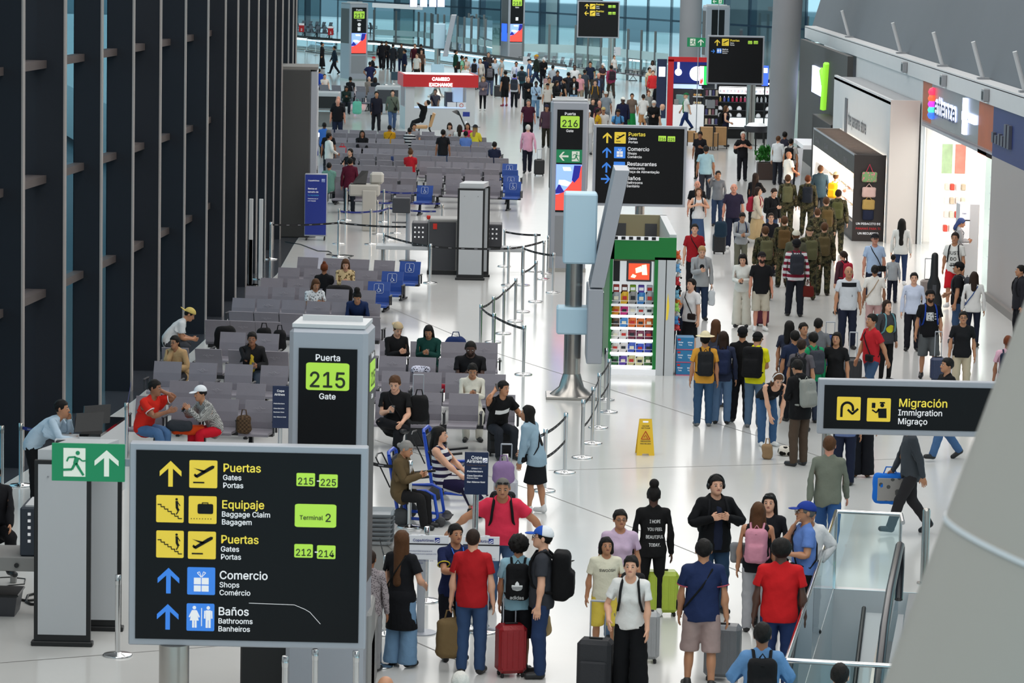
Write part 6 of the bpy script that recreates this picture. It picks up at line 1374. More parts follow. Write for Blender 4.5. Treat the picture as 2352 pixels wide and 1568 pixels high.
MB().box(.0,.95,-.02,.44,0,.12).build('plinth',m_wht,K)
bagc=[['#9aa0a6','#d8a818','#8c8a88','#2a78b8','#9aa0a6'],['#d89018','#c8287a','#dfe2e2','#cfd6d6','#e2e4e2'],['#5a4230','#3a86c8','#d86818','#d06a1c','#c86018'],['#e4e0dc','#dcd8d4','#6e2238','#74284a','#682040'],['#d9d4ce','#e0dad6','#3858b8','#2c50c0','#3a46a8'],['#2c6a3a','#5a3aa0','#c8c08a','#d8d0a0','#3e6a34']]
cname={'#9aa0a6':'silver','#d8a818':'yellow','#8c8a88':'grey','#2a78b8':'blue','#d89018':'amber','#c8287a':'magenta','#dfe2e2':'white','#cfd6d6':'pale grey','#e2e4e2':'white','#5a4230':'brown','#3a86c8':'sky blue','#d86818':'orange','#d06a1c':'orange','#c86018':'dark orange','#e4e0dc':'white','#dcd8d4':'white','#6e2238':'maroon','#74284a':'wine','#682040':'maroon','#d9d4ce':'white','#e0dad6':'white','#3858b8':'blue','#2c50c0':'blue','#3a46a8':'indigo','#2c6a3a':'green','#5a3aa0':'purple','#c8c08a':'cream','#d8d0a0':'cream','#3e6a34':'green'}
mb=MB(); nx_,nz_=5,5; vs=[];fs=[]
for s in (-1,1):
    for j in range(nz_):
        for i in range(nx_):
            u=i/(nx_-1)*2-1; v=j/(nz_-1)*2-1; vs.append((u*.072*(1-.06*v*v*0),s*.032*(1-u*u)*(1-abs(v)**3)-0,.10+v*.10))
for s in (0,1):
    for j in range(nz_-1):
        for i in range(nx_-1): a=s*nx_*nz_+j*nx_+i; fs.append((a,a+1,a+nx_+1,a+nx_) if s==0 else (a,a+nx_,a+nx_+1,a+1))
bagme=rawmesh('pouch',vs,fs,None,True); bagme.materials.append(None)
pos=['leftmost','second from left','middle','second from right','rightmost']
for r_,row in enumerate(bagc):
    for c_,hx in enumerate(row):
        t=thing('snack_bag','%s snack bag, %s on the %s shelf of the green kiosk'%(cname[hx],pos[c_],['top','second','third','fourth','fifth','bottom'][r_]),'snack',(K.location.x+.14+.165*c_,K.location.y+.10,shz[r_]-.012),0,'snack bags on the green kiosk shelves'); t.scale=(1.08,1.3,(1.15 if r_==0 else .86)+.05*((c_*7+r_*3)%3))
        o=link('pouch',bagme,t); o.material_slots[0].link='OBJECT'; o.material_slots[0].material=mat('bag_'+hx,hx,.3,noise=.25,nscale=30)
        lab_=MB().box(-.04,.04,-.036,-.030,.07,.13).build('printed_label',mat('bag_label%d'%((r_+c_)%3),['#e8e0c8','#c03028','#20242c'][(r_+c_)%3],.5),t)
for i in range(5):
    t=thing('candy_box',['red box','brown box','green and yellow pack','violet box','white carton'][i]+' displayed above the kiosk shelves','box',(K.location.x+.14+.165*i,K.location.y+.2,1.62)); MB().box(-.06,.06,-.04,.04,0,.16,.01).build('carton',mat('cbox%d'%i,['#a8322a','#6a3a30','#8ab020','#6a50c0','#dcdce8'][i],.4),t); MB().box(-.045,.045,-.045,-.04,.05,.11).build('printed_label',m_wht if i<4 else m_red,t)
for i in range(3):
    t=thing('carton','%s blue carton of the stack right of the green kiosk'%['lowest','middle','top'][i],'box',(K.location.x+1.38,K.location.y+.1,.255*i),0,'blue cartons beside the kiosk'); MB().box(-.02,.33,0,.4,0,.25,.006).build('box',mat('carton_blue','#2a78a8',.5),t); MB().box(-.021,.331,-.002,.402,.0,.02).build('pink_stripe',mat('carton_pink','#c05878',.5),t)
    for q in (0,1): text('Mister',.05,m_wht,t,(.01+.19*q,-.003,.14),.001); text('Tots',.05,m_wht,t,(.02+.19*q,-.003,.09),.001)
    MB().box(.0,.06,-.004,0,.19,.225).build('red_tag',m_red,t)
plc=['#e0683a','#d8d4cc','#6aa8d8','#e8e6e0','#c03038','#1a1a1c','#78b0c8','#e07a30','#9ad060','#d8d4cc','#4a88c0','#e05050']
for i in range(12):
    z=2.35-.13*i; y=.25+.12*(i%2); x=1.345+.03*((i*3)%2); g_=[]
    t=thing('plush_toy','%s plush toy, number %s from the top on the kiosk side'%(['orange','white','light blue','panda','red','black','teal','orange and white','lime','cream','blue','coral'][i],['one','two','three','four','five','six','seven','eight','nine','ten','eleven','twelve'][i]),'toy',(K.location.x+x,K.location.y+y,z),0,'plush toys hanging on the kiosk side'); m_=mat('plush_'+plc[i],plc[i],.9)
    mb=MB(); mb.add(*ball2((0,0,0),.055),True); mb.build('torso',m_,t); mb=MB(); mb.add(*ball2((0,-.02,.075),.042),True); mb.build('head',mat('plush_cream','#e6e0d6',.9) if i in(1,3,7) else m_,t)
    for s in (-1,1): mb=MB(); mb.add(*ball2((s*.035,-.0,.115),.016),True); mb.build('ear',mat('plush_dark','#1a1a1c',.9) if i==3 else m_,t); mb=MB(); mb.add(*ball2((s*.05,-.04,-.04),.022),True); mb.build('paw',mat('plush_dark','#1a1a1c',.9) if i==3 else m_,t)
# --- red coffee stand far right-centre
p=G(1531,292); t=thing('coffee_stand','far red-framed coffee stand with glowing menu screens','stand',(p.x,p.y,0),radians(0)); s_=scale_at(p.y); W_=2.2
MB().box(0,.26,0,.3,0,3.1).build('red_pillar',m_red,t); MB().box(0,W_,0,.1,3.0,3.22).build('red_lintel',m_red,t); MB().box(-.50,-.05,.1,.2,0.4,3.1).build('navy_side',m_navyd,t); MB().box(-.42,-.12,.08,.1,2.3,2.75).build('side_screen',mat('totem_screen_white','#dfe6ff'),t)
MB().box(.26,W_,.6,.7,2.0,3.0).build('menu_screen',mat('menu_navy','#141c5a',.3,emit='#10205a',es=1),t); mb=MB(); mb.lathe([(.33,0),(.33,.03)],(0,0,0),24); o=mb.build('lit_disc',m_lit,t); o.location=(1.35,.58,2.45); o.rotation_euler=(pi/2,0,0); mb=MB(); mb.lathe([(.16,0),(.16,.03)],(0,0,0),18); o=mb.build('lit_disc',m_lit,t); o.location=(.5,.58,2.5); o.rotation_euler=(pi/2,0,0); MB().box(.45,.55,.56,.6,2.4,2.95).build('lit_stem',m_lit,t)
MB().box(.26,W_-.2,-.6,-.1,0,1.05,.02).build('counter',m_wht,t); MB().box(.26,W_,.75,.8,0,2).build('back_wall',m_dgrey,t); MB().box(.3,1.7,.7,.74,1.75,1.95).build('light_strip',mat('strip_blue','#a8c4ff',.3,emit='#b8ccff',es=1.0),t); MB().box(.4,1.0,-.1,.3,1.05,1.5,.03).build('coffee_machine',mat('machine_teal','#7a9a96',.4),t); MB().box(.3,.5,-.5,-.2,1.05,1.3,.02).build('till',m_mgrey,t)
t=thing('lightbox_sign','vertical green and pink glowing advert on a black post','sign',tuple(G(1612,292))); MB().tube([(0,0,0),(0,0,1.9)],.06,8).build('post',m_black,t); MB().box(-.2,.2,-.06,.06,1.9,2.85,.02).build('case',m_black,t); MB().box(-.18,.02,-.07,-.06,1.95,2.8).build('pink_picture',mat('ad_pink','#f0c8e0',.3,emit='#ffd8ec',es=1.2),t); MB().box(.02,.18,-.07,-.06,1.95,2.8).build('green_picture',mat('ad_green','#30c060',.3,emit='#30d060',es=1.0),t); flat('red_shape',[[(.1,.1),(.5,.0),(.9,.3),(.7,.7),(.5,.4),(.3,.6)]],m_scrr,t,-.17,-.072,1.98,.18,.45,.003)
# food display and crates
t=thing('food_display','lit glass food display stacked with snacks beside the coffee stand','display',tuple(G(1601,292))); MB().box(-.22,.25,0,.5,0,.3).build('base',m_black,t); 
for i in range(5): MB().box(-.22,.25,.0,.4,.3+.36*i,.33+.36*i).build('shelf',m_wht,t)
MB().box(-.22,.25,.42,.46,.3,2.1).build('lit_back',mat('warm_lit','#fff2d8',.5,emit='#fff0d0',es=1.6),t)
for i in range(4):
    for j in range(4): mb=MB(); mb.add(*ball2((-.15+.1*j,.1,.40+.36*i),.055),True); mb.build('pastry',mat('pastry%d'%((i+j)%3),['#e0a050','#f0dca0','#e8e0c8'][(i+j)%3],.6),t)
for i,(x,y,w_,h_) in enumerate(((1588,335,.35,.62),(1603,340,.35,.62),(1622,345,.55,.95),(1640,345,.3,.7),(1655,342,.5,.9))):
    q=G(x,y); t=thing('wooden_crate','%s wooden crate stand on black legs below the shelves'%ordn[i],'crate',(q.x,q.y,0)); MB().box(-w_/2,w_/2,0,.4,.15,h_,.01).build('crate_box',mat('crate_wood','#b28a5c',.6,noise=.15,nscale=6),t); [MB().box(x_-.02,x_+.02,-.02,.02,0,h_).build('leg',m_black,t) for x_ in (-w_/2,w_/2)]
t=thing('magazine_rack','dark rack of magazines left of the cosmetics wall','rack',tuple(G(1632,330))); MB().box(-.3,.3,.2,.3,0,2.3).build('back_panel',m_black,t)
for i in range(5): MB().box(-.28,.28,.0,.2,.4+.4*i,.42+.4*i).build('shelf',m_mgrey,t); [MB().box(-.26+.14*j,-.16+.14*j,.05,.08,.42+.4*i,.66+.4*i).build('magazine',mat('mag%d'%((i*3+j)%4),['#8a5a6a','#c0c4c8','#4a4a7a','#d8c8b0'][(i*3+j)%4],.4),t) for j in range(4)]
MB().box(-.22,.14,-.05,.0,1.5,1.85).build('grey_card',m_grey,t)
# cosmetics wall
t=thing('cosmetics_shelves','long black shelf wall with glowing white strips and cosmetics','shelving',tuple(G(1648,318))); q=G(1648,318); W_=2.65
MB().box(0,W_,.35,.45,0,2.55).build('back_panel',m_black,t); MB().box(-.08,0,0,.45,0,2.55).build('side_panel',m_black,t); MB().box(0,W_,0,.45,2.45,2.6).build('header',m_black,t)
text('beauty',.12,m_wht,t,(.1,-.01,2.48))
zs=[.45,.95,1.25,1.6,1.95,2.25]
for i,z in enumerate(zs): MB().box(0,W_,.0,.4,z-.03,z).build('shelf',m_dgrey,t)
for z in (2.38,2.2,1.93): MB().box(.02,W_-.05,.02,.06,z,z+.06).build('light_strip',m_lit,t)
MB().box(.5,W_,.34,.35,.5,.95).build('lit_panel',mat('pale_lit','#e0ecec',.5,emit='#e8f4f4',es=1.0),t); MB().box(0,W_,.33,.34,1.98,2.25).build('lit_panel',m_lit,t)
ci=0
for r_,(z,n_,h_) in enumerate(((1.60,14,.24),(1.95,16,.20),(1.25,6,.2),(.95,6,.18))):
    for j in range(n_):
        if r_>1 and j%2==0 and r_==2 and j==4: continue
        x=.08+j*(W_-.15)/n_; c_=['#e8c060','#7a70c0','#3a78d0','#e03058','#e84068','#e05070','#e86088','#f0a030','#f08a28','#e8e8e8','#e8e8e8','#f0f0f0','#d8d8e0','#e8e8ec','#e0e0e8','#f0f0f0'][j] if r_==0 else ['#f2dde2','#e8e8ec','#f0c8d0','#dce4ee'][(j+r_)%4]
        b=thing('cosmetic_pack','cosmetic pack on the %s lit shelf, position %s'%(['third','second','fourth','fifth'][r_],str(j+1)),'cosmetics',(q.x+x,q.y+.15,z),0,'cosmetics on the glowing shelves'); b['label']='%s pack, %s from the left on the %s lit cosmetics shelf'%(['small bottle','white box','domed','domed'][r_],(ordn+['thirteenth','fourteenth','fifteenth','sixteenth'])[j].replace('front','first'),['third','second','fourth','fifth'][r_])
        mb=MB()
        if r_<2: mb.box(-.045,.045,-.04,.04,0,h_*.75,.01); mb.build('pack',mat('cos_'+c_,c_,.35),b); MB().box(-.02,.02,-.02,.02,h_*.75,h_,.004).build('lid',m_wht,b)
        else: mb.lathe([(.1,0),(.11,.05),(.08,.13),(.02,.17)],(0,0,0),10); mb.build('dome',m_wht,b)
t=thing('blue_screen','glowing blue advert panel left of the round column','screen',tuple(PY(1757,197,139))); zz=t.location.z; t.location.z=0; MB().box(-.13,.13,0,.05,zz,zz+.85).build('panel',mat('ad_blue','#3a5cff',.3,emit='#3a60ff',es=1.4),t); MB().box(-.09,.09,-.006,0,zz+.55,zz+.75).build('white_patch',m_lit,t); MB().tube([(0,.06,0),(0,.06,zz)],.03,6).build('post',m_black,t)
t=thing('round_bin_table','dark round tub table on legs by the column','table',tuple(G(1735,345))); MB().lathe([(.45,.75),(.5,.95),(.48,1.0)],(0,0,0),20).build('tub',mat('tub_dark','#2a2a30',.5),t); MB().lathe([(.42,1.0),(.3,1.12),(.05,1.15)],(0,0,0),16).build('white_goods',m_wht,t); [MB().box(x-.03,x+.03,-.03,.03,0,.75).build('leg',m_black,t) for x in (-.35,0,.35)]
# plant
p=G(1757,412); t=thing('potted_plant','leafy green plant in a dark brown square pot','plant',(p.x,p.y,0)); MB().box(-.3,.3,-.3,.3,0,.62,.02).build('pot',mat('brown_pot','#3a2a24',.6),t); MB().box(-.26,.26,-.26,.26,.6,.63).build('soil',mat('soil','#2a1f18',.9),t)
rs=random.Random(3); lm=None
mb=MB(); mb.add([(0,0,0),(.05,.02,.06),(0,.03,.17),(-.05,.02,.06)],[(0,1,2,3)]); lme=rawmesh('leaf',mb.v,[(0,1,2),(0,2,3)],mat('leaf_green','#2f7a2c',.5,noise=.3,nscale=8))
for i in range(170):
    a=rs.uniform(0,2*pi); r_=rs.uniform(0,.38); z=.65+rs.uniform(0,.55)*(1-r_*.8); o=link('leaf',lme,t); o.location=(r_*cos(a),r_*sin(a),z); o.rotation_euler=(rs.uniform(-1.2,.6),rs.uniform(-.8,.8),a+rs.uniform(-.6,.6)); k=rs.uniform(.8,1.5); o.scale=(k,k,k)
for i in range(5): mb=MB(); a=i*1.3; mb.tube([(0,0,.6),(.1*cos(a),.1*sin(a),.9),(.22*cos(a),.22*sin(a),1.05)],.008,4); mb.build('stem',mat('stem_green','#3a5a2a',.7),t)
# --- right-hand shops: white store block, lit kiosk, pharmacy front, navy shop
T_=thing('store_block','white box store with grey lettering and emblem on its side','shop',(0,0,0)); m_pk=mat('warm_white_wall','#c9c0bb',.6)
xL,xR,yN,yF=10.72,11.56,93.6,110.5
MB().box(xL,xL+.1,yN,yF,0,4.12).build('side_wall',m_white,T_); MB().box(xL,xR,yN-.1,yN,0,4.12).build('end_wall',m_pk,T_); MB().box(xL,xR,yN,yF,3.98,4.06).build('roof',m_grey,T_)
o=text('the panama store',.78,mat('store_letters','#55565c',.5),T_,(xL-.012,105.4,2.75),.006,'LEFT',rot=(0,0,-pi/2),sx=1.25); MB().box(xL-.03,xL,105.7,106.4,2.35,3.55).build('store_emblem',mat('store_letters'),T_)
t=thing('gift_kiosk','dark pergola gift kiosk with dazzling lit shelves under the white wall','kiosk',(0,0,0)); kx0,kx1,ky0,ky1=9.78,10.70,94.1,107.2
MB().box(kx0,kx1,ky0-.08,ky0,0,2.5).build('dark_end_panel',mat('dark_brown','#241c1a',.6),t); MB().box(kx0,kx1,ky1,ky1+.08,0,2.5).build('far_end_panel',m_white,t); MB().box(kx1-.08,kx1,ky0,ky1,0,2.4).build('lit_back',mat('kiosk_glow','#fff0e0',.5,emit='#fff0dc',es=3.2),t)
MB().box(kx0,kx0+.08,ky0,ky1,1.95,2.5).build('chalk_fascia',mat('chalkboard','#34322f',.6,noise=.3,nscale=3),t); MB().box(kx0-.01,kx0,ky0,ky1,2.47,2.52).build('fascia_trim',m_alu,t); MB().box(kx0,kx1-.1,ky0,ky1,0,.55).build('base_cabinet',mat('dark_brown'),t)
for i in range(40): y=ky0+.1+i*(ky1-ky0-.2)/39; MB().box(kx0+.08,kx1-.08,y,y+.07,2.42,2.5).build('pergola_slat',mat('dark_brown'),t)
for i in range(4): text(('DE PANAMÁ','CON AMOR','DE PANAMÁ','CON AMOR')[i],.3,mat('chalk_print','#77757a',.6),t,(kx0-.004,ky1-.8-3.1*i,2.1),.003,'LEFT',rot=(0,0,-pi/2))
for i in range(3):
    for j in range(13):
        MB().box(kx1-.4,kx1-.1,ky0+.4+j*.98,ky0+.95+j*.98,.6+.42*i,.85+.42*i,.03).build('souvenir',mat('souv%d'%((i+j)%4),['#f0e0c8','#e8c898','#fff4e8','#d89a70'][(i+j)%4],.6),t)
for i in range(3): MB().box(kx0+.1,kx1-.1,ky0+.05,ky1-.05,.57+.42*i,.59+.42*i).build('shelf',m_wht,t)
la=area('kiosk_lamp',(10.1,100.6,2.35),.5,12,900,(1,.93,.82))
o=text('UN PEDACITO DE',.12,m_wht,t,((kx0+kx1)/2,ky0-.085,.48),.002,'CENTER'); text('PANAMÁ PARA TI',.12,m_red,t,((kx0+kx1)/2,ky0-.085,.34),.002,'CENTER'); text('UN RECUERDO',.12,m_wht,t,((kx0+kx1)/2,ky0-.085,.20),.002,'CENTER')
for i,(z,c1,nm) in enumerate(((1.72,'print:#7a9a6a:#d87a8a:18','tropical printed tote bag hanging highest on the kiosk end'),(1.28,'#c8a8a0','pale pink net bag hanging second on the kiosk end'),(.92,'#a88a50','golden woven bag hanging third on the kiosk end'),(.62,'#1f2438','dark navy pouch with a gold motif on the kiosk end'))):
    b=thing('hanging_bag',nm,'bag',((kx0+kx1)/2-.02,ky0-.16,z)); g=sdf_grid((-.4,-.2,-.1),(.4,.2,.6),.02); s_box(g,(0,0,.15),(.22-.02*i,.05,.15),.05); s_noise(g,.006,20,20); v,q_=nets(g); V_,F_=decim(v,q_,300); o=link('sack',rawmesh('sack',V_,F_,cloth(c1),True),b); mb=MB(); mb.tube([(-.1,0,.28),(0,0,.52 if i==0 else .40),(.1,0,.28)],.014,5); mb.build('handle',mat('pink_handle','#c8284a',.6) if i==0 else cloth(c1),b)
# pharmacy front
t=thing('pharmacy_front','lit pharmacy shop front with orange side panels and glowing letters','shop',(0,0,0)); X_=11.62
m_or=mat('orange_panel','#a8562e',.5,noise=.2,nscale=1.5); m_zn=mat('zinc_panel','#8f9396',.35,.4,noise=.1,nscale=1)
def fy(px,py): return PX(px,py,X_)
ya=fy(2110,230).y; yb_=fy(2140,235).y; yc=fy(2248,270).y; yd=fy(2283,285).y; ye=fy(2350,310).y
MB().box(X_,X_+.1,yb_,ya,3.55,4.72).build('orange_panel',m_or,t); MB().box(X_,X_+.1,yc,yb_,3.55,4.72).build('zinc_fascia',m_zn,t); MB().box(X_,X_+.1,yd,yc,3.4,4.72).build('orange_panel',m_or,t)
MB().box(X_,X_+.15,ya-.5,ya,0,3.55).build('door_jamb',m_alu,t); MB().box(X_,X_+.15,yd+.1,yd+1.1,0,3.55).build('door_jamb',m_glassT,t); MB().box(X_,X_+.15,yd,yd+.12,0,3.55).build('door_jamb',m_alu,t); MB().box(X_,X_+.15,yd,ya,3.42,3.56).build('door_head',m_alu,t)
MB().box(X_+1.4,X_+1.5,yd,ya+1,0,3.5).build('lit_back_wall',mat('shop_glow','#fff8f0',.5,emit='#fff6ec',es=.55),t); MB().box(X_+.15,X_+1.5,ya-.1,ya,0,3.5).build('lit_end_wall',mat('shop_glow'),t); [MB().box(X_+.75,X_+1.45,ya-.5,ya-.1,.3+.4*i,.33+.4*i).build('shelf',m_wht,t) for i in range(4)]; MB().box(X_+.72,X_+1.02,ya-.16,ya-.12,2.0,2.85).build('green_poster',mat('poster_green','#a8c49a',.5,noise=.4,nscale=4),t); MB().box(X_+1.1,X_+1.4,ya-.16,ya-.12,2.0,2.85).build('red_poster',mat('poster_red','#d88a7a',.5,noise=.3,nscale=4),t); [MB().box(X_+.8+.16*j,X_+.92+.16*j,ya-.45,ya-.2,.33+.4*i,.52+.4*i,.02).build('stock_box',mat('stk%d'%((i*3+j)%5),['#d84a3a','#f4e8e0','#c8b8a0','#e8d8d0','#d8d4c0'][(i*3+j)%5],.5),t) for i in range(4) for j in range(4)]; MB().box(X_,X_+1.5,yd-.1,ya+1,3.5,3.6).build('shop_ceiling',m_wht,t)
mb=MB(); mb.quad((X_+.05,ya-.5,0),(X_+.05,ya-3.2,0),(X_+.05,ya-3.2,3.42),(X_+.05,ya-.5,3.42)); mb.build('glass_door',m_glassC,t)
for i in range(6):
    MB().box(X_+.9,X_+1.38,yd+1.2,yd+6.5,.4+.42*i,.43+.42*i).build('shelf',m_wht,t)
    for j in range(8): MB().box(X_+.95,X_+1.2,yd+1.4+j*.62,yd+1.8+j*.62,.43+.42*i,.68+.42*i,.02).build('stock_box',mat('stock%d'%((i*5+j)%6),['#d84a3a','#f0e8e0','#e8a040','#f4f4f4','#c8d8c0','#e0304a'][(i*5+j)%6],.5),t)
area('shop_lamp',(X_+.7,(yd+ya)/2,3.4),.8,(ya-yd)*.8,200,(1,.97,.92))
m_nl=mat('neon_white','#f0f4ff',.4,emit='#c8d4ff',es=2.2); m_dl=mat('letter_navy','#1c2a5c',.4)
text('attenza',.92,m_dl,t,(X_-.06,yb_-1.0,3.90),.02,'LEFT',rot=(0,0,-pi/2),sx=2.0,ext=.03); text('attenza',.92,m_nl,t,(X_-.02,yb_-.9,3.95),.06,'LEFT',rot=(0,0,-pi/2),sx=2.0,ext=.01)
MB().box(X_-.08,X_,yc+2.0,yc+2.5,3.72,4.65).build('cross_upright',m_nl,t); MB().box(X_-.08,X_,yc+.2,yc+2.6,4.08,4.30).build('cross_arm',m_nl,t); text('DUTY FREE',.16,m_dl,t,(X_-.09,yc+1.9,4.12),.003,'LEFT',rot=(0,0,-pi/2),sx=1.2)
for i,(z,c_) in enumerate(((4.50,'#ff3050'),(4.32,'#ff5030'),(4.16,'#b030e0'),(4.0,'#40c8a0'),(3.86,'#3060ff'))): mb=MB(); mb.add(*ball2((X_-.05,yb_-.55,z),.13),True); mb.build('colour_dot',mat('dot%d'%i,c_,.4,emit=c_,es=1.5),t)
t=thing('navy_shop_front','shop front with a navy sign panel at the right edge','shop',(0,0,0)); MB().box(X_-.02,X_+.1,ye-3,yd,3.5,4.72).build('navy_panel',mat('navy_panel','#1c2a66',.5,noise=.1,nscale=1),t); text('INDIGO',.55,mat('pewter_letters','#5a5c68',.4,.5),t,(X_-.04,yd-.6,4.0),.01,'LEFT',rot=(0,0,-pi/2),sx=1.3,ext=.03) if False else None
for i in range(6): MB().box(X_-.1,X_-.02,yd-.6-.5*i,yd-.3-.5*i,3.85,(4.1,4.05,4.12,4.1,4.4,4.4)[i]).build('raised_letter',mat('pewter_letters','#5a5c68',.4,.5),t)
MB().box(X_-.02,X_+.1,ye-3,yd,0,3.5).build('grey_wall',mat('grey_shop_wall','#a19a98',.5),t); MB().box(X_-.12,X_-.02,ye-3,yd-.2,0,.18).build('skirting',mat('skirting_grey','#7c7672',.5),t)
t=thing('vertical_display','white upright information cabinet by the pharmacy door','cabinet',tuple(G(2222,640))); MB().box(-.28,.25,0,.6,0,1.95,.02).build('cabinet',m_white,t); MB().box(-.26,.0,-.01,0,.9,1.92).build('white_face',m_wht,t); MB().box(-.28,.01,-.012,0,1.50,1.53).build('black_line',m_black,t); text('Copa',.06,m_ntx,t,(-.2,-.014,1.68))
t=thing('wine_bar_front','dark far shop wall with glowing sign and green leaf emblem','shop',(0,0,0)); MB().box(11.3,11.5,112,131,0,4.7).build('dark_wall',mat('charcoal_panel','#3b3b3a'),t); MB().box(11.22,11.3,120.2,124.5,2.9,3.9).build('glowing_sign',m_nl,t)
mb=MB(); mb.tube([(11.2,119.3,2.5),(11.2,119.0,3.3),(11.2,118.6,4.2)],.12,5); mb.tube([(11.2,119.1,3.4),(11.2,120.1,3.9)],.12,5); mb.build('green_emblem',mat('neon_green','#7ac030',.4,emit='#8ad038',es=1),t)
MB().box(10.7,11.3,111,118,0,2.4,.02).build('dark_counter',mat('dark_brown'),t); MB().box(10.4,11.3,118,122,1.1,1.25).build('bar_top',m_wht,t)
t=thing('advert_board','tilted white advert board beside the gift kiosk','sign',tuple(G(1815,425))); mb=MB(); mb.add([(-.5,0,0),(.35,0,0),(.45,.3,1.3),(-.25,.3,1.3),(-.5,.05,0),(.35,.05,0),(.45,.35,1.3),(-.25,.35,1.3)],[(0,3,2,1),(4,5,6,7),(0,1,5,4),(1,2,6,5),(2,3,7,6),(3,0,4,7)]); mb.build('board',m_pap,t); MB().box(.0,.25,-.0,.02,.3,.8).build('printed_figure',m_or,t)
# ================================================================ far glass partitions and moving walkway
def partition(label,pts,h,posts,band=None,mm=None):
    t=thing('glass_partition',label,'partition',(0,0,0)); P_=[G(*q) for q in pts]
    for a_,b_ in zip(P_[:-1],P_[1:]):
        n_=max(1,int((b_-a_).length/1.6))
        for i in range(n_):
            u=a_+(b_-a_)*i/n_; v=a_+(b_-a_)*(i+.96)/n_; mb=MB(); mb.quad(u,v,v+Vector((0,0,h-.05)),u+Vector((0,0,h-.05))); mb.build('pane',mm or m_glassT,t)
            if band: mb=MB(); o_=Vector((0,-.01,0)); mb.quad(*[q+o_ for q in (u+Vector((0,0,band[0])),v+Vector((0,0,band[0])),v+Vector((0,0,band[1])),u+Vector((0,0,band[1])))]); mb.build('frosted_band',mat('frosted','#b8d4d8',.6),t)
            if posts: mb=MB(); mb.box(u.x-.07,u.x+.07,u.y-.07,u.y+.07,0,h); mb.build('post',mat('bronze_post','#6f7678',.5,.3),t)
    return t
partition('long glass partition with frosted band before the far seats',[(1200,168),(1320,172),(1440,184),(1535,196)],3.1,True,(1.35,1.85)); partition('teal glass lounge partition behind the standing crowd',[(858,118),(960,124),(1130,150)],3.0,True,(1.2,1.6)); partition('glass door screen between the tilted display and far totem',[(1075,138),(1128,146)],3.2,True,(1.3,1.7))
t=thing('partition_canopy','long white horizontal canopy above the glass lounge','canopy',(0,0,0)); a_=PY(855,12,235); b_=PY(970,18,232); mb=MB(); mb.add([(a_.x,a_.y,a_.z-.15),(b_.x,b_.y,b_.z-.15),(b_.x,b_.y+1,b_.z-.15),(a_.x,a_.y+1,a_.z-.15),(a_.x,a_.y,a_.z+.15),(b_.x,b_.y,b_.z+.15),(b_.x,b_.y+1,b_.z+.15),(a_.x,a_.y+1,a_.z+.15)],[(0,3,2,1),(4,5,6,7),(0,1,5,4),(1,2,6,5),(2,3,7,6),(3,0,4,7)]); mb.build('beam',m_wht,t)
for i,x in enumerate((950,973,994,1013)):
    q=PY(x,6,228); b=thing('flight_screen','%s glowing white flight screen above the lounge'%ordn[i],'screen',(q.x,q.y,q.z-.3)); MB().box(-.25,.25,0,.06,0,.75).build('panel',mat('totem_screen_white','#dfe6ff'),b); MB().box(-.27,.27,.06,.1,-.02,.77).build('case',m_black,b)
def walkway(label,pts,h=.95):
    t=thing('moving_walkway',label,'walkway',(0,0,0)); P_=[G(*q) for q in pts]
    for k,dy in enumerate((0,2.2)):
        Q=[p_+Vector((0,dy,0)) for p_ in P_]
        mb=MB(); mb.tube([q+Vector((0,0,h)) for q in Q],.05,6); mb.build('handrail',m_black,t)
        for a_,b_ in zip(Q[:-1],Q[1:]): mb=MB(); mb.quad(a_,b_,b_+Vector((0,0,h-.05)),a_+Vector((0,0,h-.05))); mb.build('side_glass',m_glassT,t)
        mb=MB(); mb.tube([q+Vector((0,-.06,.80)) for q in Q],.028,4); mb.build('light_strip',m_lit,t); mb=MB(); mb.tube([q+Vector((0,-.06,.15)) for q in Q],.12,4); mb.build('skirt',m_steel,t)
walkway('moving walkway with bright lit edge across the far hall',[(650,112),(770,124),(860,128),(960,140),(1100,160),(1300,190)])
t=thing('queue_sign','far red queue sign with numeral 1, left of the totem','sign',tuple(G(759,112))); MB().tube([(0,0,0),(0,0,1.0)],.03,6).build('post',m_chrome,t); MB().box(-.2,.2,-.02,.02,1.0,1.5).build('red_plate',m_red,t); MB().box(-.2,.2,-.02,.02,1.5,1.65).build('white_header',m_wht,t); text('1',.3,m_wht,t,(0,-.03,1.1),.01,'CENTER')
t=thing('queue_sign','far red queue sign with numeral 2 beside the dark wall end','sign',tuple(G(692,104))); MB().tube([(0,0,0),(0,0,1.0)],.03,6).build('post',m_chrome,t); MB().box(-.2,.2,-.02,.02,1.0,1.5).build('red_plate',m_red,t); MB().box(-.2,.2,-.02,.02,1.5,1.65).build('white_header',m_wht,t); text('2',.3,m_wht,t,(0,-.03,1.1),.01,'CENTER')
for i,(x,y,y2,w_) in enumerate(((1411,195,100,.65),(1208,185,126,.4),(1070,310,255,.3))):
    q=G(x,y); t=thing('stand_sign',['white notice board on a pole below the farthest hanging board','white poster stand left of the yellow cap man','blue pennant on a white post right of the exchange booth'][i],'sign',(q.x,q.y,0)); z=8.6-(y2+150)/scale_at(q.y); MB().tube([(0,.03,0),(0,.03,z-.4)],.03,6).build('post',m_wht,t); MB().box(-w_/2,w_/2,0,.03,z-(.48 if i<2 else .2),z,.004).build('board',m_pap if i<2 else m_navy,t); MB().lathe([(.2,0),(.2,.02)],(0,0,0),14).build('base',m_alu,t)
    if i==0: text('Puertas',.1,m_ntx,t,(-.25,-.005,z-.2)); text('216 a 225',.08,m_ntx,t,(-.25,-.005,z-.33))
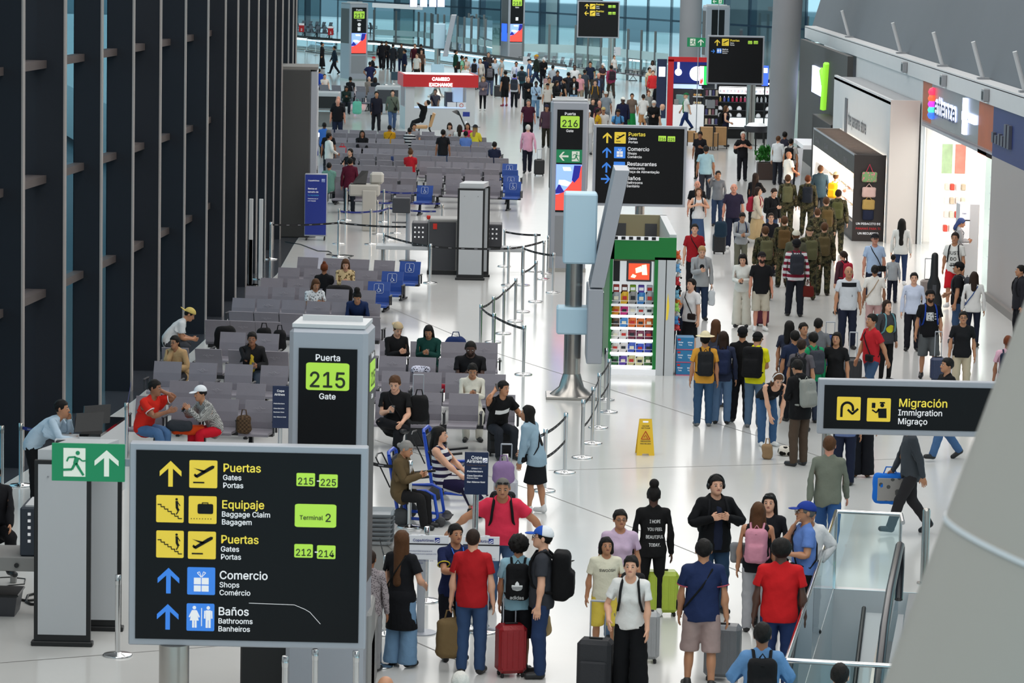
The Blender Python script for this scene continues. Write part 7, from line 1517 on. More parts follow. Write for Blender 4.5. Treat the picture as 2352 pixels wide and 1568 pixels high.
xr=G(742,300); t=thing('baggage_scanner','far grey baggage scanner with black curtain mouth at the left','scanner',(xr.x,xr.y+3,0)); MB().box(-.9,.5,0,1.5,0,.75,.02).build('base',m_mgrey,t); MB().box(-.9,.5,.2,1.5,.75,1.5,.03).build('tunnel',m_lpanel,t); MB().box(-.75,.38,.18,.2,.8,1.32).build('black_curtain',m_black,t); MB().box(-.9,.6,-.5,.2,.68,.74).build('roller_bed',m_chrome,t)
xr=G(885,262); t=thing('baggage_scanner','far baggage scanner behind the men in dark jackets','scanner',(xr.x,xr.y,0)); MB().box(-.5,.7,0,1.5,0,1.3,.03).build('housing',m_lpanel,t); MB().box(-.4,.6,-.02,0,.5,1.15).build('dark_mouth',m_dgrey,t)
# ---- luggage
m_whl=mat('wheel_black','#101012',.6)
def suitcase(label,px,py,w,d,h,rz,hexc,handle=.35,top=None,m=None,hard=True,cat='suitcase'):
    p=G(px,py) if top is None else G(px,top,h); t=thing('suitcase',label,cat,(p.x,p.y,0),radians(rz)); mm=mat('case_'+hexc,hexc,.35 if hard else .75,noise=.08,nscale=8,bump=.2)
    MB().box(-w/2,w/2,-d/2,d/2,.05,h,.045).build('shell',mm,t)
    if hard:
        for i in range(5): x=-w/2+w*(i+.5)/5; MB().box(x-.008,x+.008,-d/2-.006,-d/2+.002,.12,h-.06).build('rib',mm,t)
    else: MB().box(-w/2+.04,w/2-.04,-d/2-.035,-d/2+.01,.12,h*.62,.02).build('front_pocket',mm,t)
    for sx in (-1,1):
        for sy in (-1,1): MB().box(sx*(w/2-.05)-.018,sx*(w/2-.05)+.018,sy*(d/2-.05)-.025,sy*(d/2-.05)+.025,0,.055,.01).build('wheel',m_whl,t)
    MB().box(-.08,.08,-.015,.015,h,h+.02,.008).build('top_grip',m_whl,t)
    if handle:
        mb=MB()
        for s in (-1,1): mb.tube([(s*w*.22,d/2-.04,h-.02),(s*w*.22,d/2-.04,h+handle)],.009,6)
        mb.tube([(-w*.22,d/2-.04,h+handle),(w*.22,d/2-.04,h+handle)],.014,6); mb.build('telescopic_handle',m_alu,t)
    return t
suitcase('black upright suitcase beside the grey-haired man in pink',1238,404,.38,.25,.60,0,'#17171a',.35)
suitcase('black cabin suitcase standing before the man in the navy tee',1651,583,.36,.25,.56,0,'#1b1c1f',.3)
suitcase('red hard suitcase behind the curly-haired boy',1172,1552,.34,.26,.62,15,'#8c1018',.3)
suitcase('large dark grey suitcase pushed by the woman in white',1366,1588,.40,.28,.62,-12,'#26272b',.42,None,None,False)
suitcase('lime green hard suitcase beside the woman in black sweatshirt',1518,1412,.42,.27,.58,4,'#a4b83c',.0)
suitcase('silver grey hard suitcase behind the man in pink shorts',1658,1560,.42,.28,.66,-10,'#6f7276',.0)
suitcase('pale grey suitcase partly hidden behind the woman in white',1484,1520,.3,.24,.62,0,'#a4a6a8',0)
suitcase('beige suitcase partly hidden left of the woman in white',1424,1505,.2,.2,.6,0,'#8f8a70',0)
suitcase('black cabin suitcase standing in front of the man in black tee',958,1030,.40,.26,.62,0,'#1c1d20',.62)
suitcase('black wheeled bag on the floor before the boy with phone',1148,1046,.42,.3,.45,0,'#18181a',0,None,None,False)
suitcase('maroon suitcase behind the bearded man in beige shorts',1750,748,.30,.22,.60,0,'#5c1430',.3); suitcase('blue suitcase in the crowd of seated youths',1905,850,.4,.25,.72,0,'#2a3f78',.25,None,None,False)
suitcase('beige suitcase pulled by the man in the white slogan tee',2130,695,.36,.25,.56,0,'#8f8580',.5); suitcase('navy suitcase pulled by the man in the photo tee',2153,878,.3,.22,.5,0,'#2f3a58',.5)
suitcase('black suitcase by the man in red tee on the right',1958,880,.34,.24,.5,0,'#222226',.5); suitcase('silver suitcase carrying the lilac backpack',1160,1190,.36,.26,.60,0,'#b8b8c0',.5)
suitcase('far black suitcase in the crowd by the jeans man',1144,224,.45,.3,.65,0,'#202024',0); suitcase('far pink suitcase behind the crowd',1256,205,.4,.25,.6,0,'#b08a88',.3)
def soft_bag(label,name,px,py,z,w,d,h,rz,hexc,handle=True,cat='bag',pat=None,fz=True):
    p=G(px,py,z); b=thing(name,label,cat,(p.x,p.y,z),radians(rz)); g=sdf_grid((-w,-d,-.08),(w,d,h+.1),max(w,h)/22); s_box(g,(0,0,h/2),(w/2,d/2,h/2),min(w,d,h)*.42); s_noise(g,.008,18,22); v,q_=nets(g); V_,F_=decim(v,q_,400); link('bag_body',rawmesh('bag_body',V_,F_,cloth(pat or hexc),True),b)
    if handle: mb=MB(); mb.tube([(-w*.2,0,h-.02),(-w*.12,0,h+.09),(w*.12,0,h+.09),(w*.2,0,h-.02)],.011,5); mb.build('handle',cloth(hexc),b)
    return b
soft_bag('tan canvas backpack hanging from the hand of the red polo man','backpack',1026,1522,.30,.32,.20,.48,12,'#6e5a3c'); soft_bag('kraft paper bag held low by the capped man','paper_bag',1243,1502,.25,.26,.14,.26,0,'#a58d66'); soft_bag('kraft paper bag standing on the floor by the white sneakers','paper_bag',1762,1054,.0,.18,.14,.26,0,'#94785a')
soft_bag('small white and black bundle on the floor by the paper bag','bundle',1808,1046,.0,.30,.2,.16,0,'#b8ada0',False,'bundle','print:#d8d0c4:#15130f:9'); soft_bag('mint green backpack standing on the far trolley','backpack',820,262,.2,.42,.26,.60,0,'#68b8a0')
soft_bag('black backpack resting on the cabin suitcase','backpack',962,968,.64,.32,.22,.44,0,'#151517'); soft_bag('navy blue backpack on a seat beside the bearded man','backpack',1046,822,.42,.42,.28,.42,0,'#1f2f5c'); soft_bag('brown patterned handbag on the front seat','handbag',560,995,.43,.24,.16,.30,0,'#4a3a2c',True,'bag','check:#5a4632:#3c2e22:30')
soft_bag('orange jacket bundle between the two seated talkers','jacket',432,996,.43,.55,.3,.14,10,'#d84a1c',False,'clothing'); soft_bag('grey rolled bag on the orange jacket','bag',412,990,.5,.42,.18,.18,0,'#30343a',False); soft_bag('black jacket draped over the seats behind the yellow shirt','jacket',517,802,.45,.42,.3,.46,0,'#0d0d0f',False,'clothing'); soft_bag('black backpack on the seat right of the yellow shirt man','backpack',606,806,.45,.30,.25,.46,0,'#101012'); soft_bag('black backpack on the seat beside the 215 totem edge','backpack',642,806,.45,.26,.25,.42,0,'#131316')
soft_bag('black jacket heap over a pink bag on the seats','jacket',778,698,.45,.62,.35,.42,0,'#0e0e10',False,'clothing'); soft_bag('bright pink bag under the black jacket heap','bag',775,702,.45,.36,.2,.26,0,'#c060a8',False); soft_bag('crimson cushion lying on a grey seat','pillow',1014,900,.45,.36,.2,.14,-15,'#8e1226',False,'pillow'); soft_bag('patterned bundle on top of a black bag on the seat','bundle',966,858,.62,.34,.2,.14,0,'#6a6a80',False,'bundle','print:#c8c8d8:#20202c:30'); soft_bag('black bag under the patterned bundle','bag',968,862,.45,.44,.25,.2,0,'#0f0f11',False)
soft_bag('small dark cap lying on the seat row','cap',672,640,.45,.24,.2,.1,0,'#16161c',False,'cap'); soft_bag('navy cap on a far seat','cap',902,372,.45,.5,.3,.2,0,'#25345c',False,'cap'); soft_bag('far red backpack on a seat beside the man in white','backpack',786,362,.45,.3,.2,.42,0,'#a81c28'); soft_bag('lilac backpack on the silver suitcase','backpack',1156,1112,.62,.32,.24,.34,0,'#8a6f98'); soft_bag('neck pillow and bag on top of the cabin suitcase','backpack',1655,545,.58,.34,.22,.44,0,'#1c3040')
soft_bag('red document pouch held by the woman with the ponytail','pouch',1595,735,.75,.22,.06,.26,0,'#7a1420',True); soft_bag('white plastic bag carried by the woman in the grey hoodie','plastic_bag',1634,712,.55,.16,.12,.34,0,'#c8ccd0',True,'bag'); soft_bag('dark red briefcase carried by the man in the striped tee','briefcase',1857,700,.55,.28,.12,.26,8,'#5c1c16'); tote=soft_bag('blue-edged printed tote bag on the walking man','tote_bag',2094,1104,.62,.50,.22,.46,0,'#1f6fd0',True,'bag'); MB().box(-.19,.19,-.118,-.10,.06,.40,.01).build('printed_face',cloth('print:#a09c98:#5a5a58:10'),tote)
soft_bag('beige duffel bag above the migration board','duffel_bag',1912,868,.55,.36,.2,.22,0,'#6a5c4c'); soft_bag('grey laptop sleeve at the elbow of the woman in black tank top','laptop_sleeve',1697,1292,.85,.22,.1,.26,0,'#7d7f82',False); soft_bag('black duffel at the side of the man by the brown bag','duffel_bag',1700,354,.6,.5,.3,.4,0,'#141416')
t=thing('guitar_case','tall black guitar case rising behind the crowd','case',tuple(G(2140,790))); g=sdf_grid((-.3,-.2,.3),(.3,.2,2.1),.02); s_ell(g,(0,0,.9),(.19,.09,.3),.05); s_ell(g,(0,0,1.25),(.15,.08,.22),.05); s_cap(g,(0,0,1.4),(0,0,1.92),.09,.075,.05,flat=.8); v,q_=nets(g); V_,F_=decim(v,q_,500); link('case_shell',rawmesh('case_shell',V_,F_,mat('case_black','#121214',.5),True),t); MB().box(-.04,.04,-.11,-.085,1.1,1.3).build('front_strap',m_dgrey,t)
# ================================================================ the people
def P(x,y,h,f,pose,sk,tk,tc,bk,bc,hair,label,ex='',**k): return person(x,y,h,f,pose,sk,(tk,tc),(bk,bc),hair,'person '+label,ex,**k)
BK='#15161a'; NV='#1d2540'; JN='#3a4c68'; WH='#d9d9d6'; GY='#6c6e72'
# ---- foreground
def pack_logo(who,pose):
    b=[o for o in bpy.data.objects if o.get('category')=='backpack' and who in o.get('label','')][0]; y=.300
    me=text_mesh('adidas',.085,.001,'CENTER',0,1.0).copy(); n=len(me.vertices); C=np.empty(n*3,np.float32); me.vertices.foreach_get('co',C); C=C.reshape(-1,3); V=np.stack([-C[:,0],y+.045+0*C[:,0],C[:,2]+1.02],1)
    me.vertices.foreach_set('co',lbs(V,rigid_w(V,1),solved(pose)).astype(np.float32).ravel()); me.materials.clear(); me.materials.append(cloth('#e4e4e4')); me.update(); link('lettering',me,b)
    for k,(a,h_) in enumerate(((-.75,.10),(0,.125),(.75,.10))):   # three leaves crossed by three thin bands
        L=[(0,0),(.032,h_*.45),(.022,h_*.8),(0,h_),(-.022,h_*.8),(-.032,h_*.45)]; c_,s_=cos(a),sin(a); pts=[(x*c_+z*s_,-x*s_+z*c_) for x,z in L]
        for j in range(1):
            V=np.array([(-x,y+.043+.002*k,1.13+z) for x,z in pts]); link('leaf_mark',rawmesh('leaf_mark',lbs(V,rigid_w(V,1),solved(pose)),[tuple(range(6))],cloth('#e4e4e4')),b)
    for j in range(3):
        V=np.array([(sx,y+.052,1.145+.016*j+dz) for sx,dz in ((-.08,0),(.08,0),(.08,.006),(-.08,.006))]); link('dark_band',rawmesh('dark_band',lbs(V,rigid_w(V,1),solved(pose)),[(0,1,2,3)],cloth('#101012')),b)
a=P(924,1220,1.60,150,'carry','l','tee',BK,'wide','#6f8fae','verylong:n','with long brown hair, black tee and wide pale jeans','f cross:#1a1a1a~black'); 
b=thing('waist_jacket','black cloth tied at the waist of the long-haired woman','clothing',a.location,a.rotation_euler.z); b.scale=a.scale; V,F_,Wt=tpl('bot','skirt',1); o=rig_part('carry','tied_cloth',V*np.array([1.13,1.17,1]),F_,Wt,b,cloth(BK))
P(850,1265,1.42,170,'stand','t','long','print:#9a9092:#5e5458:40','pants','#8b8a8c','pony:b','child in a speckled top beside the tray stack')
r=P(1047,1205,1.62,25,'reach','m','tee','#1a2348','pants','#14161f','lowbun:k','airline agent in navy polo with yellow trim','f trim:#d8c83a'); chest_shape(r,'reach',.09,.03,cloth('#d8dce8'),z=1.32,x0=.07,key=('tee',True,0.0)); mb=MB(); mb.tube([(-.08,-.06,1.49),(-.06,-.16,1.38),(0,-.155,1.16),(.06,-.16,1.38),(.08,-.06,1.49)],.008,5); rig_part('reach','lanyard',np.array(mb.v),mb.f,rigid_w(np.array(mb.v),1),r,cloth('#3f6fd0')); 
P(1087,1215,1.70,172,'stand','l','tee','#a81a20','pants','#33496c','buzz:b','in plain red polo and jeans, back turned')
P(1192,1232,1.60,172,'stand2','m','tee','#8fb8c8','shorts',BK,'curly:k','boy with big curly hair in light blue tee','pack:#101012~black'); pack_logo('boy with big curly','stand2')
P(1248,1212,1.75,-95,'stand','l','tee','#33353b','pants','#27395c','cap:stripe:#dfe2e6:#2a55b0:1.0:Y+buzz:k','in blue and white trucker cap','bigpack:#0e0e10~large_black glasses')
P(1155,1100,1.74,0,'spread','m','tee','#d8344f','pants','#3f5878','buzz:s','heavy man in coral red polo with arms out','big pack:#141416~black sunglasses',g=1.12)
P(1213,932,1.62,-110,'handle','m','jacket','#8fa8b8','skirt',BK,'verylong:k','with long black hair in denim jacket','f cross:#151518~black',shoes='#d8d8d8')
P(1425,1172,1.60,8,'stand','m','tee','#c4acc4','pants','#5f7894','lowbun:k','in lilac tee and glasses behind the boy','f glasses',g=1.06)
r=P(1393,1235,1.42,4,'stand2','m','tee','#d8d4be','shorts','#d8c050','bob:k','boy in cream tee and yellow shorts','',g=1.04,shoes='#8a8c8e'); chest_text(r,'stand2',['SWOOSH'],.075,cloth('#26282a'),z=1.29,key=('tee',False,0.0))
P(1450,1278,1.64,-8,'handle','l','tee','#e0dfdc','wide','#0e0f12','pony:k','young woman in white tee pushing a dark suitcase','f pack:#1a1a1c~black'); 
r=P(1502,1118,1.66,182,'stand','d','long','#141415','leggings','#121214','topknot:k','in black sweatshirt with white slogan on the back','f',shoes='#e4e4e2'); chest_text(r,'stand',['I HOPE','YOU FEEL','BEAUTIFUL','TODAY.'],.085,cloth('#e8e8e8'),back=True,z=1.30,sx=.72,step=.105,x0=-.02,key=('long',True,0.0))
P(1645,1093,1.76,14,'straps','l','jacket','#101114','pants','#2d4560','short:k','in black jacket and headphones holding backpack straps','headphones open:#1c2236 pack:#15161a~black',g=1.06)
P(1617,1240,1.74,176,'stand2','m','tee','#1f2c50','shorts','#a08a86','short:k','in navy polo and pinkish shorts, back turned','trim:#a84858 cross:#141416~black',g=1.08,shoes='#2c2a28')
P(1742,1155,1.62,172,'stand','m','tank',BK,'pants','#a4a4a8','long:n','in black tank top and pale grey trousers','f pack:#c8889a~pink_marbled')
P(1768,1135,1.64,-12,'stand','l','long','#15171c','pants','#15171c','long:k','in black sweatshirt with sunglasses on the head','f sunglasses')
P(1860,1160,1.60,10,'hips','m','jacket','#d8d8d8','pants','#131418','short:k','with white sleeves half hidden behind the blue cap man')
P(1852,1155,1.72,-80,'chin','m','tee','#5f7fc0','pants','#121316','cap:#223a8c+buzz:s','older man in blue cap and blue shirt','glasses cross:#141416~black',g=1.06)
P(1795,1240,1.76,176,'stand','d','tee','#c21c20','pants','#24345c','afro:k','man in bright red tee by the glass barrier','',g=1.12)
P(1752,1432,1.74,178,'straps','t','long','#5f88b4','pants',NV,'short:k','in pale denim shirt at the bottom edge','pack:#141416~black')
P(1930,1526,1.70,170,'stand','l','long','#2a2c30','pants',BK,'short:k','dark-haired head at the bottom below the barrier rail')
P(886,1553,1.70,170,'stand','m','tee','#3c3e44','pants',BK,'','bald head just entering at the bottom edge'); P(1058,1545,1.66,170,'stand','l','long','#5a5c60','pants',BK,'short:w','grey-haired head just entering at the bottom edge')
P(-14,1068,1.75,20,'sit','m','jacket','#121216','pants','#101014','short:k','in black jacket seated at the far left edge',z0=.15)
P(143,920,1.72,82,'podium','m','long','#b4c8d8','pants','#101114','short:k','agent in pale blue shirt leaning over the desk')
# ---- seated, near blocks
r=P(358,874,1.74,50,'sitcall2','t','tee','#d02a1e','pants','#4a6a92','short:k','man in red football shirt talking on a phone','phone:L trim:#e4e4e4'); P(458,888,1.62,-55,'sitreach','m','long','check:#c8c8c4:#2a2a2c:70','pants','#c01428','cap:#dfe2e6+short:k','woman in houndstooth jacket showing her phone','f phone:R')
P(400,772,1.60,-25,'sitchin','m','jacket','#b09068','pants','#2a2a2e','pony:k','woman in tan jacket leaning chin on hand','f glasses'); P(443,711,1.70,95,'sitfwd','m','tee','#cfd2d4','shorts','#3a3c42','capback:#c8b468+buzz:k','in white tee and backward straw-coloured cap')
P(579,764,1.68,0,'sitchin','t','jacket','#1c1c1e','pants','#38404c','short:k','in yellow tee under black jacket looking down','phone:L open:#e0c040'); 
P(745,605,1.60,178,'sit','t','tee',BK,'pants',NV,'bun:o','with reddish bun and black top, back turned','f'); P(794,597,1.62,5,'sitphone','l','long','print:#cbb48a:#6e5c3c:14','pants','#2c2c34','long:n','blonde woman in patterned satin shirt','f'); P(727,643,1.62,20,'sitphone','m','tee','print:#cfd4d8:#70757c:22','pants','#3a4a66','long:n','in off-shoulder printed blouse with wavy hair','f phone:R'); P(820,672,1.70,0,'sitfwd','m','long','#1c2c52','pants',BK,'topknot:k','in navy sweater with head bowed and topknot')
P(916,744,1.72,22,'sitphone','l','long','#131315','pants','#2a2c32','capback:#b8a280+buzz:b','in black sweatshirt and backward beige cap'); P(984,750,1.64,-6,'sitphone','m','jacket','#123c36','pants','#1c1c20','verylong:k','woman in dark green jacket holding a phone','f phone:R')
P(1081,786,1.80,0,'sitphone','d','tee','#141417','pants','#202226','buzz:k','bearded man in black polo with pink phone','beard phone:R',g=1.14); P(1086,838,1.64,4,'sitphone','m','long','#d6d2c4','pants','#c8c4b8','lowbun:k','young woman in cream sweatshirt with phone','f phone:R'); P(906,866,1.78,-8,'sitcross','l','tee','#161617','pants','#15161a','short:n','man in black tee with ankle crossed over knee','phone:R cross:#1a1a1c~black',g=1.05); r=P(1158,876,1.66,25,'sitcall','m','tee','#121214','pants','#22252c','short:k','boy in black tee with white stripe holding phone','phone:R'); chest_shape(r,'sitcall',.26,.075,cloth('#e2e2e2'),z=1.27,shear=.02,key=('tee',False,0.0))
P(940,1016,1.60,72,'sitphone','m','jacket','#5c4c34','pants','#1c1b1c','lowbun:g','grey-haired woman in brown cardigan in a wheelchair','f'); P(1010,981,1.64,75,'sit','l','tank','stripe:#d8d8d8:#221c3c:.11','longskirt','stripe:#d8d8d8:#221c3c:.15:X','long:k','woman in navy and white striped dress in a wheelchair','f',g=1.12)
# ---- right-hand side, middle ground
P(1620,766,1.64,182,'stand','m','tee','#d89a3a','pants','#35506e','hat:#d8ccA8+short:k','in straw hat and orange tee, back turned','pack:#202124~black',shoes='#6a6c6e'); P(1706,752,1.70,172,'stand2','m','tee','#121214','pants','#1c1d22','cap:#121214+buzz:k','in black cap, black tee and black trousers'); P(1742,765,1.68,160,'phone','m','tee','#d8d21c','pants','#50667e','cap:#141416+buzz:k','in bright yellow tee with huge black backpack','bigpack:#121214~large_black',shoes='#6e7074')
P(1662,762,1.64,175,'stand','m','long','#2a3148','pants','#5a7494','long:b','with dark long hair and navy backpack behind the straw hat','f pack:#202a48~navy'); P(1645,735,1.60,150,'stand','l','long','#3a3c48','pants','#4a5f80','long:n','with auburn hair in front of the kiosk cartons','f')
P(1790,860,1.64,15,'bendover','l','tank',BK,'pants','#3a5a80','long:n','bending woman in black tank top and jeans','f whiteheadphones',shoes='#e0e0de'); P(1828,828,1.74,-145,'phone','m','hoodie','#131315','pants','#4f4136','short:k','in black hoodie and brown trousers with grey backpack','pack:#8c8e88~grey',shoes='#202022')
for x,y,f,tc,bc,hr,lb,ex in ((1814,738,150,'#2c3040','#20242c','long:k','youth with long dark hair at the back of the seated group','f'),(1826,760,-170,'#202a44','#1c1e24','short:k','youth in navy top at the left of the group',''),(1846,742,20,'#3c3e48','#2a2c34','short:k','dark-haired youth in the middle of the group',''),(1880,732,170,'#6a6c70','#2a3040','short:k','youth in grey top at the rear of the group',''),(1868,764,-160,'#1f9060','#30384a','short:k','youth in green and white jacket','pack:#3a3c44~dark_grey'),(1842,780,160,'#58545a','#2a2a30','short:b','man in grey tee with glasses near the group','glasses pack:#18181a~black'),(1922,764,-20,'#141416','#141416','long:k','girl in black beside the blue suitcase in the group','f')):
    P(x,y,1.62,f,'stand','m','long' if 'jacket' in lb else 'tee',tc,'pants',bc,hr,lb,ex)
P(2003,722,1.72,-60,'pull','m','tee','#b8242c','pants','#39506e','short:k','man in red tee with small black bag','cross:#161618~black'); r=P(2038,690,1.60,32,'stand','l','long','#3e3e42','leggings','#141416','long:b','girl in grey sweatshirt with yellow print','f pack:#5f8f98~teal'); chest_shape(r,'stand',.20,.17,cloth('#c8c02a'),z=1.17,rnd=1,key=('long',True,0.0))
r=P(2137,667,1.74,0,'stand2','m','tee','#131316','shorts','#55585a','capback:#141416+buzz:k','bearded man in black tee with a photo print','beard pack:#1a3a90~blue'); chest_shape(r,'stand2',.15,.17,cloth('print:#c8c8c8:#5a5a5e:26'),z=1.26,x0=-.02,key=('tee',False,0.0)); chest_shape(r,'stand2',.05,.14,cloth('stripe:#c8c8c8:#131316:.05'),z=1.26,x0=.10,key=('tee',False,0.0))
P(2213,716,1.64,-5,'stand','m','tee','#18191c','pants','#b8ac94','lowbun:k','woman in black top, beige trousers and glasses','f glasses'); P(2316,772,1.58,172,'stand','t','tee','#d0a4b4','pants','#3a2028','short:o','in pink tee with navy backpack near the right edge','f pack:#1c2438~navy')
r=P(1950,612,1.74,4,'stand','m','tee','#c8ccd2','pants','#1c2234','','bald man in white and black football shirt','',g=1.06); chest_shape(r,'stand',.30,.09,cloth('#17181c'),z=1.39,key=('tee',False,0.0)); chest_text(r,'stand',['3'],.07,cloth('#2a2c34'),z=1.14,x0=.06,key=('tee',False,0.0)); P(2010,610,1.60,176,'stand','t','tee','#e0dcd6','pants','#c09a98','lowbun:k','in white tee and pink trousers, back turned','f cross:#a89078~tan'); P(2100,627,1.64,-6,'stand','l','long','#c4cce0','pants','#1c1c24','pony:k','woman in pale blue shirt and black trousers','f')
P(2203,603,1.74,-100,'carry','m','tee','#18181c','pants','#3a5070','cap:#141416+buzz:k','in black cap with grey backpack by the info cabinet','pack:#404248~grey'); P(2238,625,1.60,172,'stand','m','long','#d8d6d4','leggings','#1c2030','long:b','in white cardigan with blue bag','f cross:#35508a~blue'); r=P(2194,535,1.78,-18,'pullR','m','tee','#dcdcd8','shorts','#c01c28','scarf:#2a2220','tall man in white slogan tee and red shorts','pack:#202024~black',shoes='#e0e0e0'); chest_text(r,'pullR',['JUST','DO','IT.'],.15,cloth('#1a1a1c'),z=1.28,step=.14,key=('tee',False,0.0))
P(2212,503,1.60,95,'phone','m','long','#9a9a9c','pants','#2a2a30','scarf:#3a4a78','in blue patterned headscarf and grey shirt','f cross:#1a1a1e~black'); P(2072,503,1.66,172,'stand','l','long','#d8d8d4','leggings','#2a3a5c','verylong:k','with waist-long black hair and white sweater','f',shoes='#e0e0e0'); P(2052,585,1.15,170,'stand','m','long','#a0a4a8','pants','#1c2030','short:k','small child in grey beside the long black hair')
P(2010,538,1.74,2,'stand','r','tee','#a8bcd8','pants','#20263a','cap:#1a1a1e+buzz:s','in black cap and pale blue shirt','cross:#141416~black'); P(1937,577,1.45,-140,'stand','l','long','#4a2a34','pants','#1a1c26','pony:b','child carrying a red backpack in the queue','f pack:#a82438~red')
P(1830,550,1.76,176,'stand2','d','long','stripe:#c9c9cc:#7a1c30:.14','pants','#1c1e26','cap:#141418+buzz:k','in red and white striped shirt, back turned','pack:#2a2c34~black',g=1.06); P(1750,580,1.72,6,'stand','r','tee','#141417','shorts','#b8b0a0','cap:#1a1618+buzz:b','bearded man in black tee and beige shorts','beard',shoes='#dcdcda'); P(1706,585,1.64,-10,'phone','l','long','#d8d8d2','wide','#d0ccc0','long:k','woman dressed all in white with phone','f phone:R')
r=P(1613,567,1.68,4,'phoneR','l','hoodie','#9b9d9f','pants','#26344c','lowbun:y','woman in grey hoodie with a printed emblem','f pack:#8a8c90~grey'); chest_shape(r,'phoneR',.11,.11,cloth('#16161a'),z=1.30,rnd=1,key=('hoodie',True,0.0)); P(1588,641,1.64,-40,'carry','l','tee','#e0dede','skirt','#141418','pony:k','woman in white tee and black skirt','f cross:#2a2220~dark'); r=P(1556,666,1.35,176,'stand','t','long','#1a2238','pants','#20242e','short:k','child in navy shirt lettered PERÚ on the back'); chest_text(r,'stand',['PERÚ'],.12,cloth('#e0e0e0'),back=True,z=1.26)
P(1596,515,1.72,0,'stand','l','tee','#951820','pants','#18181c','short:k','man in dark red tee by the kiosk side','cross:#141416~black'); P(1605,432,1.62,4,'straps','l','tank','#dcdcdc','longskirt','#3c5476','bob:n','woman in white top and long denim skirt','f pack:#1c1c20~black'); P(1602,415,1.74,2,'stand','r','tee','#15161a','pants','#1a1c24','','bald man in black behind the denim skirt woman'); P(1650,393,1.64,0,'call','m','long','#74787e','pants','#2c3c58','pony:k','woman in grey shirt holding her ear','f')
P(1686,422,1.80,0,'stand','r','tee','#2a2438','pants','#1c2236','','bald man in dark purple tee with suitcase','',g=1.08,shoes='#c8c8c8'); P(1706,490,1.58,6,'phone','m','long','#9c9fa2','pants','#6a6a5c','lowbun:k','in pale grey sweatshirt and khaki trousers','f pack:#2a3450~navy phone:R'); P(1736,398,1.66,150,'reach','m','long','#131316','pants','#1c1c20','verylong:b','woman in black pointing to the right','f'); P(1742,430,1.60,70,'walk','l','jacket','#c8bca8','longskirt','#b8a078','long:b','in cream jacket and beige skirt','f pack:#9c2438~red')
P(1622,335,1.76,178,'stand','t','tee','#93b4c0','pants','#2a2e38','short:k','broad man in pale turquoise tee','',g=1.1); P(1608,303,1.70,-10,'phoneL','t','tee','#15151a','pants','#2c2822','short:k','man in black shirt behind the turquoise tee'); P(1707,303,1.74,0,'straps','r','tee','#141418','pants','#15161c','short:w','white-haired man in black polo','pack:#15151a~black'); P(1668,243,1.68,80,'carry','l','tank','#1c1c34','pants','#121216','long:n','curly-haired woman in dark tank top','f pack:#151518~black')
P(1780,434,1.66,30,'phoneR','l','long','#151518','pants','#3c4a66','short:b','boy in black sweater looking at his phone','pack:#1a1a1c~black'); P(1771,490,1.60,4,'stand','l','long','#121218','pants','#1c1c24','short:b','young man in glasses behind the soldiers','glasses')
for i,(x,y,hr,ex) in enumerate(((1810,402,'short:n','pack:#5c5a3e~camouflage'),(1856,403,'short:o','pack:#20242c~black'),(1898,453,'short:n','pack:#5f4d2c~tan'),(1926,436,'short:b','pack:#50502e~olive'),(1802,497,'short:n','pack:#5a4426~brown'),(1860,520,'cap:camo','pack:#55543a~camouflage'),(1894,512,'short:n','pack:#564a30~brown'),(1758,520,'short:n','pack:#57553c~camouflage'),(1878,478,'buzz:n',''))):
    P(x,y,1.76,(176,170,-174,165,178,-176,174,-178,180)[i],('stand','stand2')[i%2],'l','jacket','camo','pants','camo',hr,'soldier in camouflage, '+['farthest left of the group by the gift kiosk','with black backpack before the gift kiosk','with tan backpack at the kiosk end','nearest the kiosk end panel','with rolled mat and brown backpack','wearing a camouflage cap','with brown backpack at the rear centre','at the near left of the group','bareheaded between two backpacks'][i],ex,shoes='#2a241c')
P(1829,530,1.74,178,'stand','m','jacket','#4c4c3c','pants','#3a3c34','cap:#c8c4b4+buzz:n','in pale cap and olive shirt among the soldiers'); P(1885,380,1.76,178,'stand2','m','jacket','#2c3e48','pants','#22262c','short:n','in blue-grey jacket at the gift kiosk'); P(1921,397,1.70,150,'reach','l','tee','#dccfc4','shorts','#a89c8c','hat:#c8b890+short:n','in straw hat with yellow backpack at the kiosk','pack:#d8a014~yellow')
P(1812,348,1.72,120,'carry','t','tee','#e0dcd4','pants','#3a3c44','','bald man in white tee browsing the kiosk'); P(1817,318,1.74,160,'stand','m','tee','#b8b4b0','pants','#2a2c34','buzz:k','in pale grey tee browsing with a black bag','pack:#18181a~black'); P(1788,312,1.72,150,'stand','l','long','#d0d2d4','pants','#20222a','buzz:n','in white shirt beside the round column'); P(1803,303,1.74,160,'stand','t','long','#2c2c38','pants','#1c1c22','short:k','in dark shirt beside the round column')
P(2176,823,1.72,-70,'walk','m','tee','#121214','pants','#45648c','short:k','in black polo above the migration board',shoes='#1a1a1c'); P(1906,1003,1.76,170,'walk','r','long','#6f7468','pants','#2f5488','short:n','in grey-green sweater behind the steel sign post'); P(1945,872,1.68,176,'stand','m','tee','#5f6f98','pants','#1c2236','short:k','in dusty blue tee behind the migration board'); P(1985,868,1.60,178,'stand','l','tee','#303440','wide','#15161c','short:b','in wide black trousers and brown shoes behind the board','f',shoes='#6a4426')
P(2092,953,1.76,-85,'walk','m','long','#43474c','pants','#2c2a2c','short:k','walking man in dark grey with printed tote',shoes='#17171a')
P(2345,610,1.70,-80,'stand','m','jacket','#26262c','pants','#1c1c22','short:k','cut off by the right edge with dark backpack','pack:#1c1c20~dark')
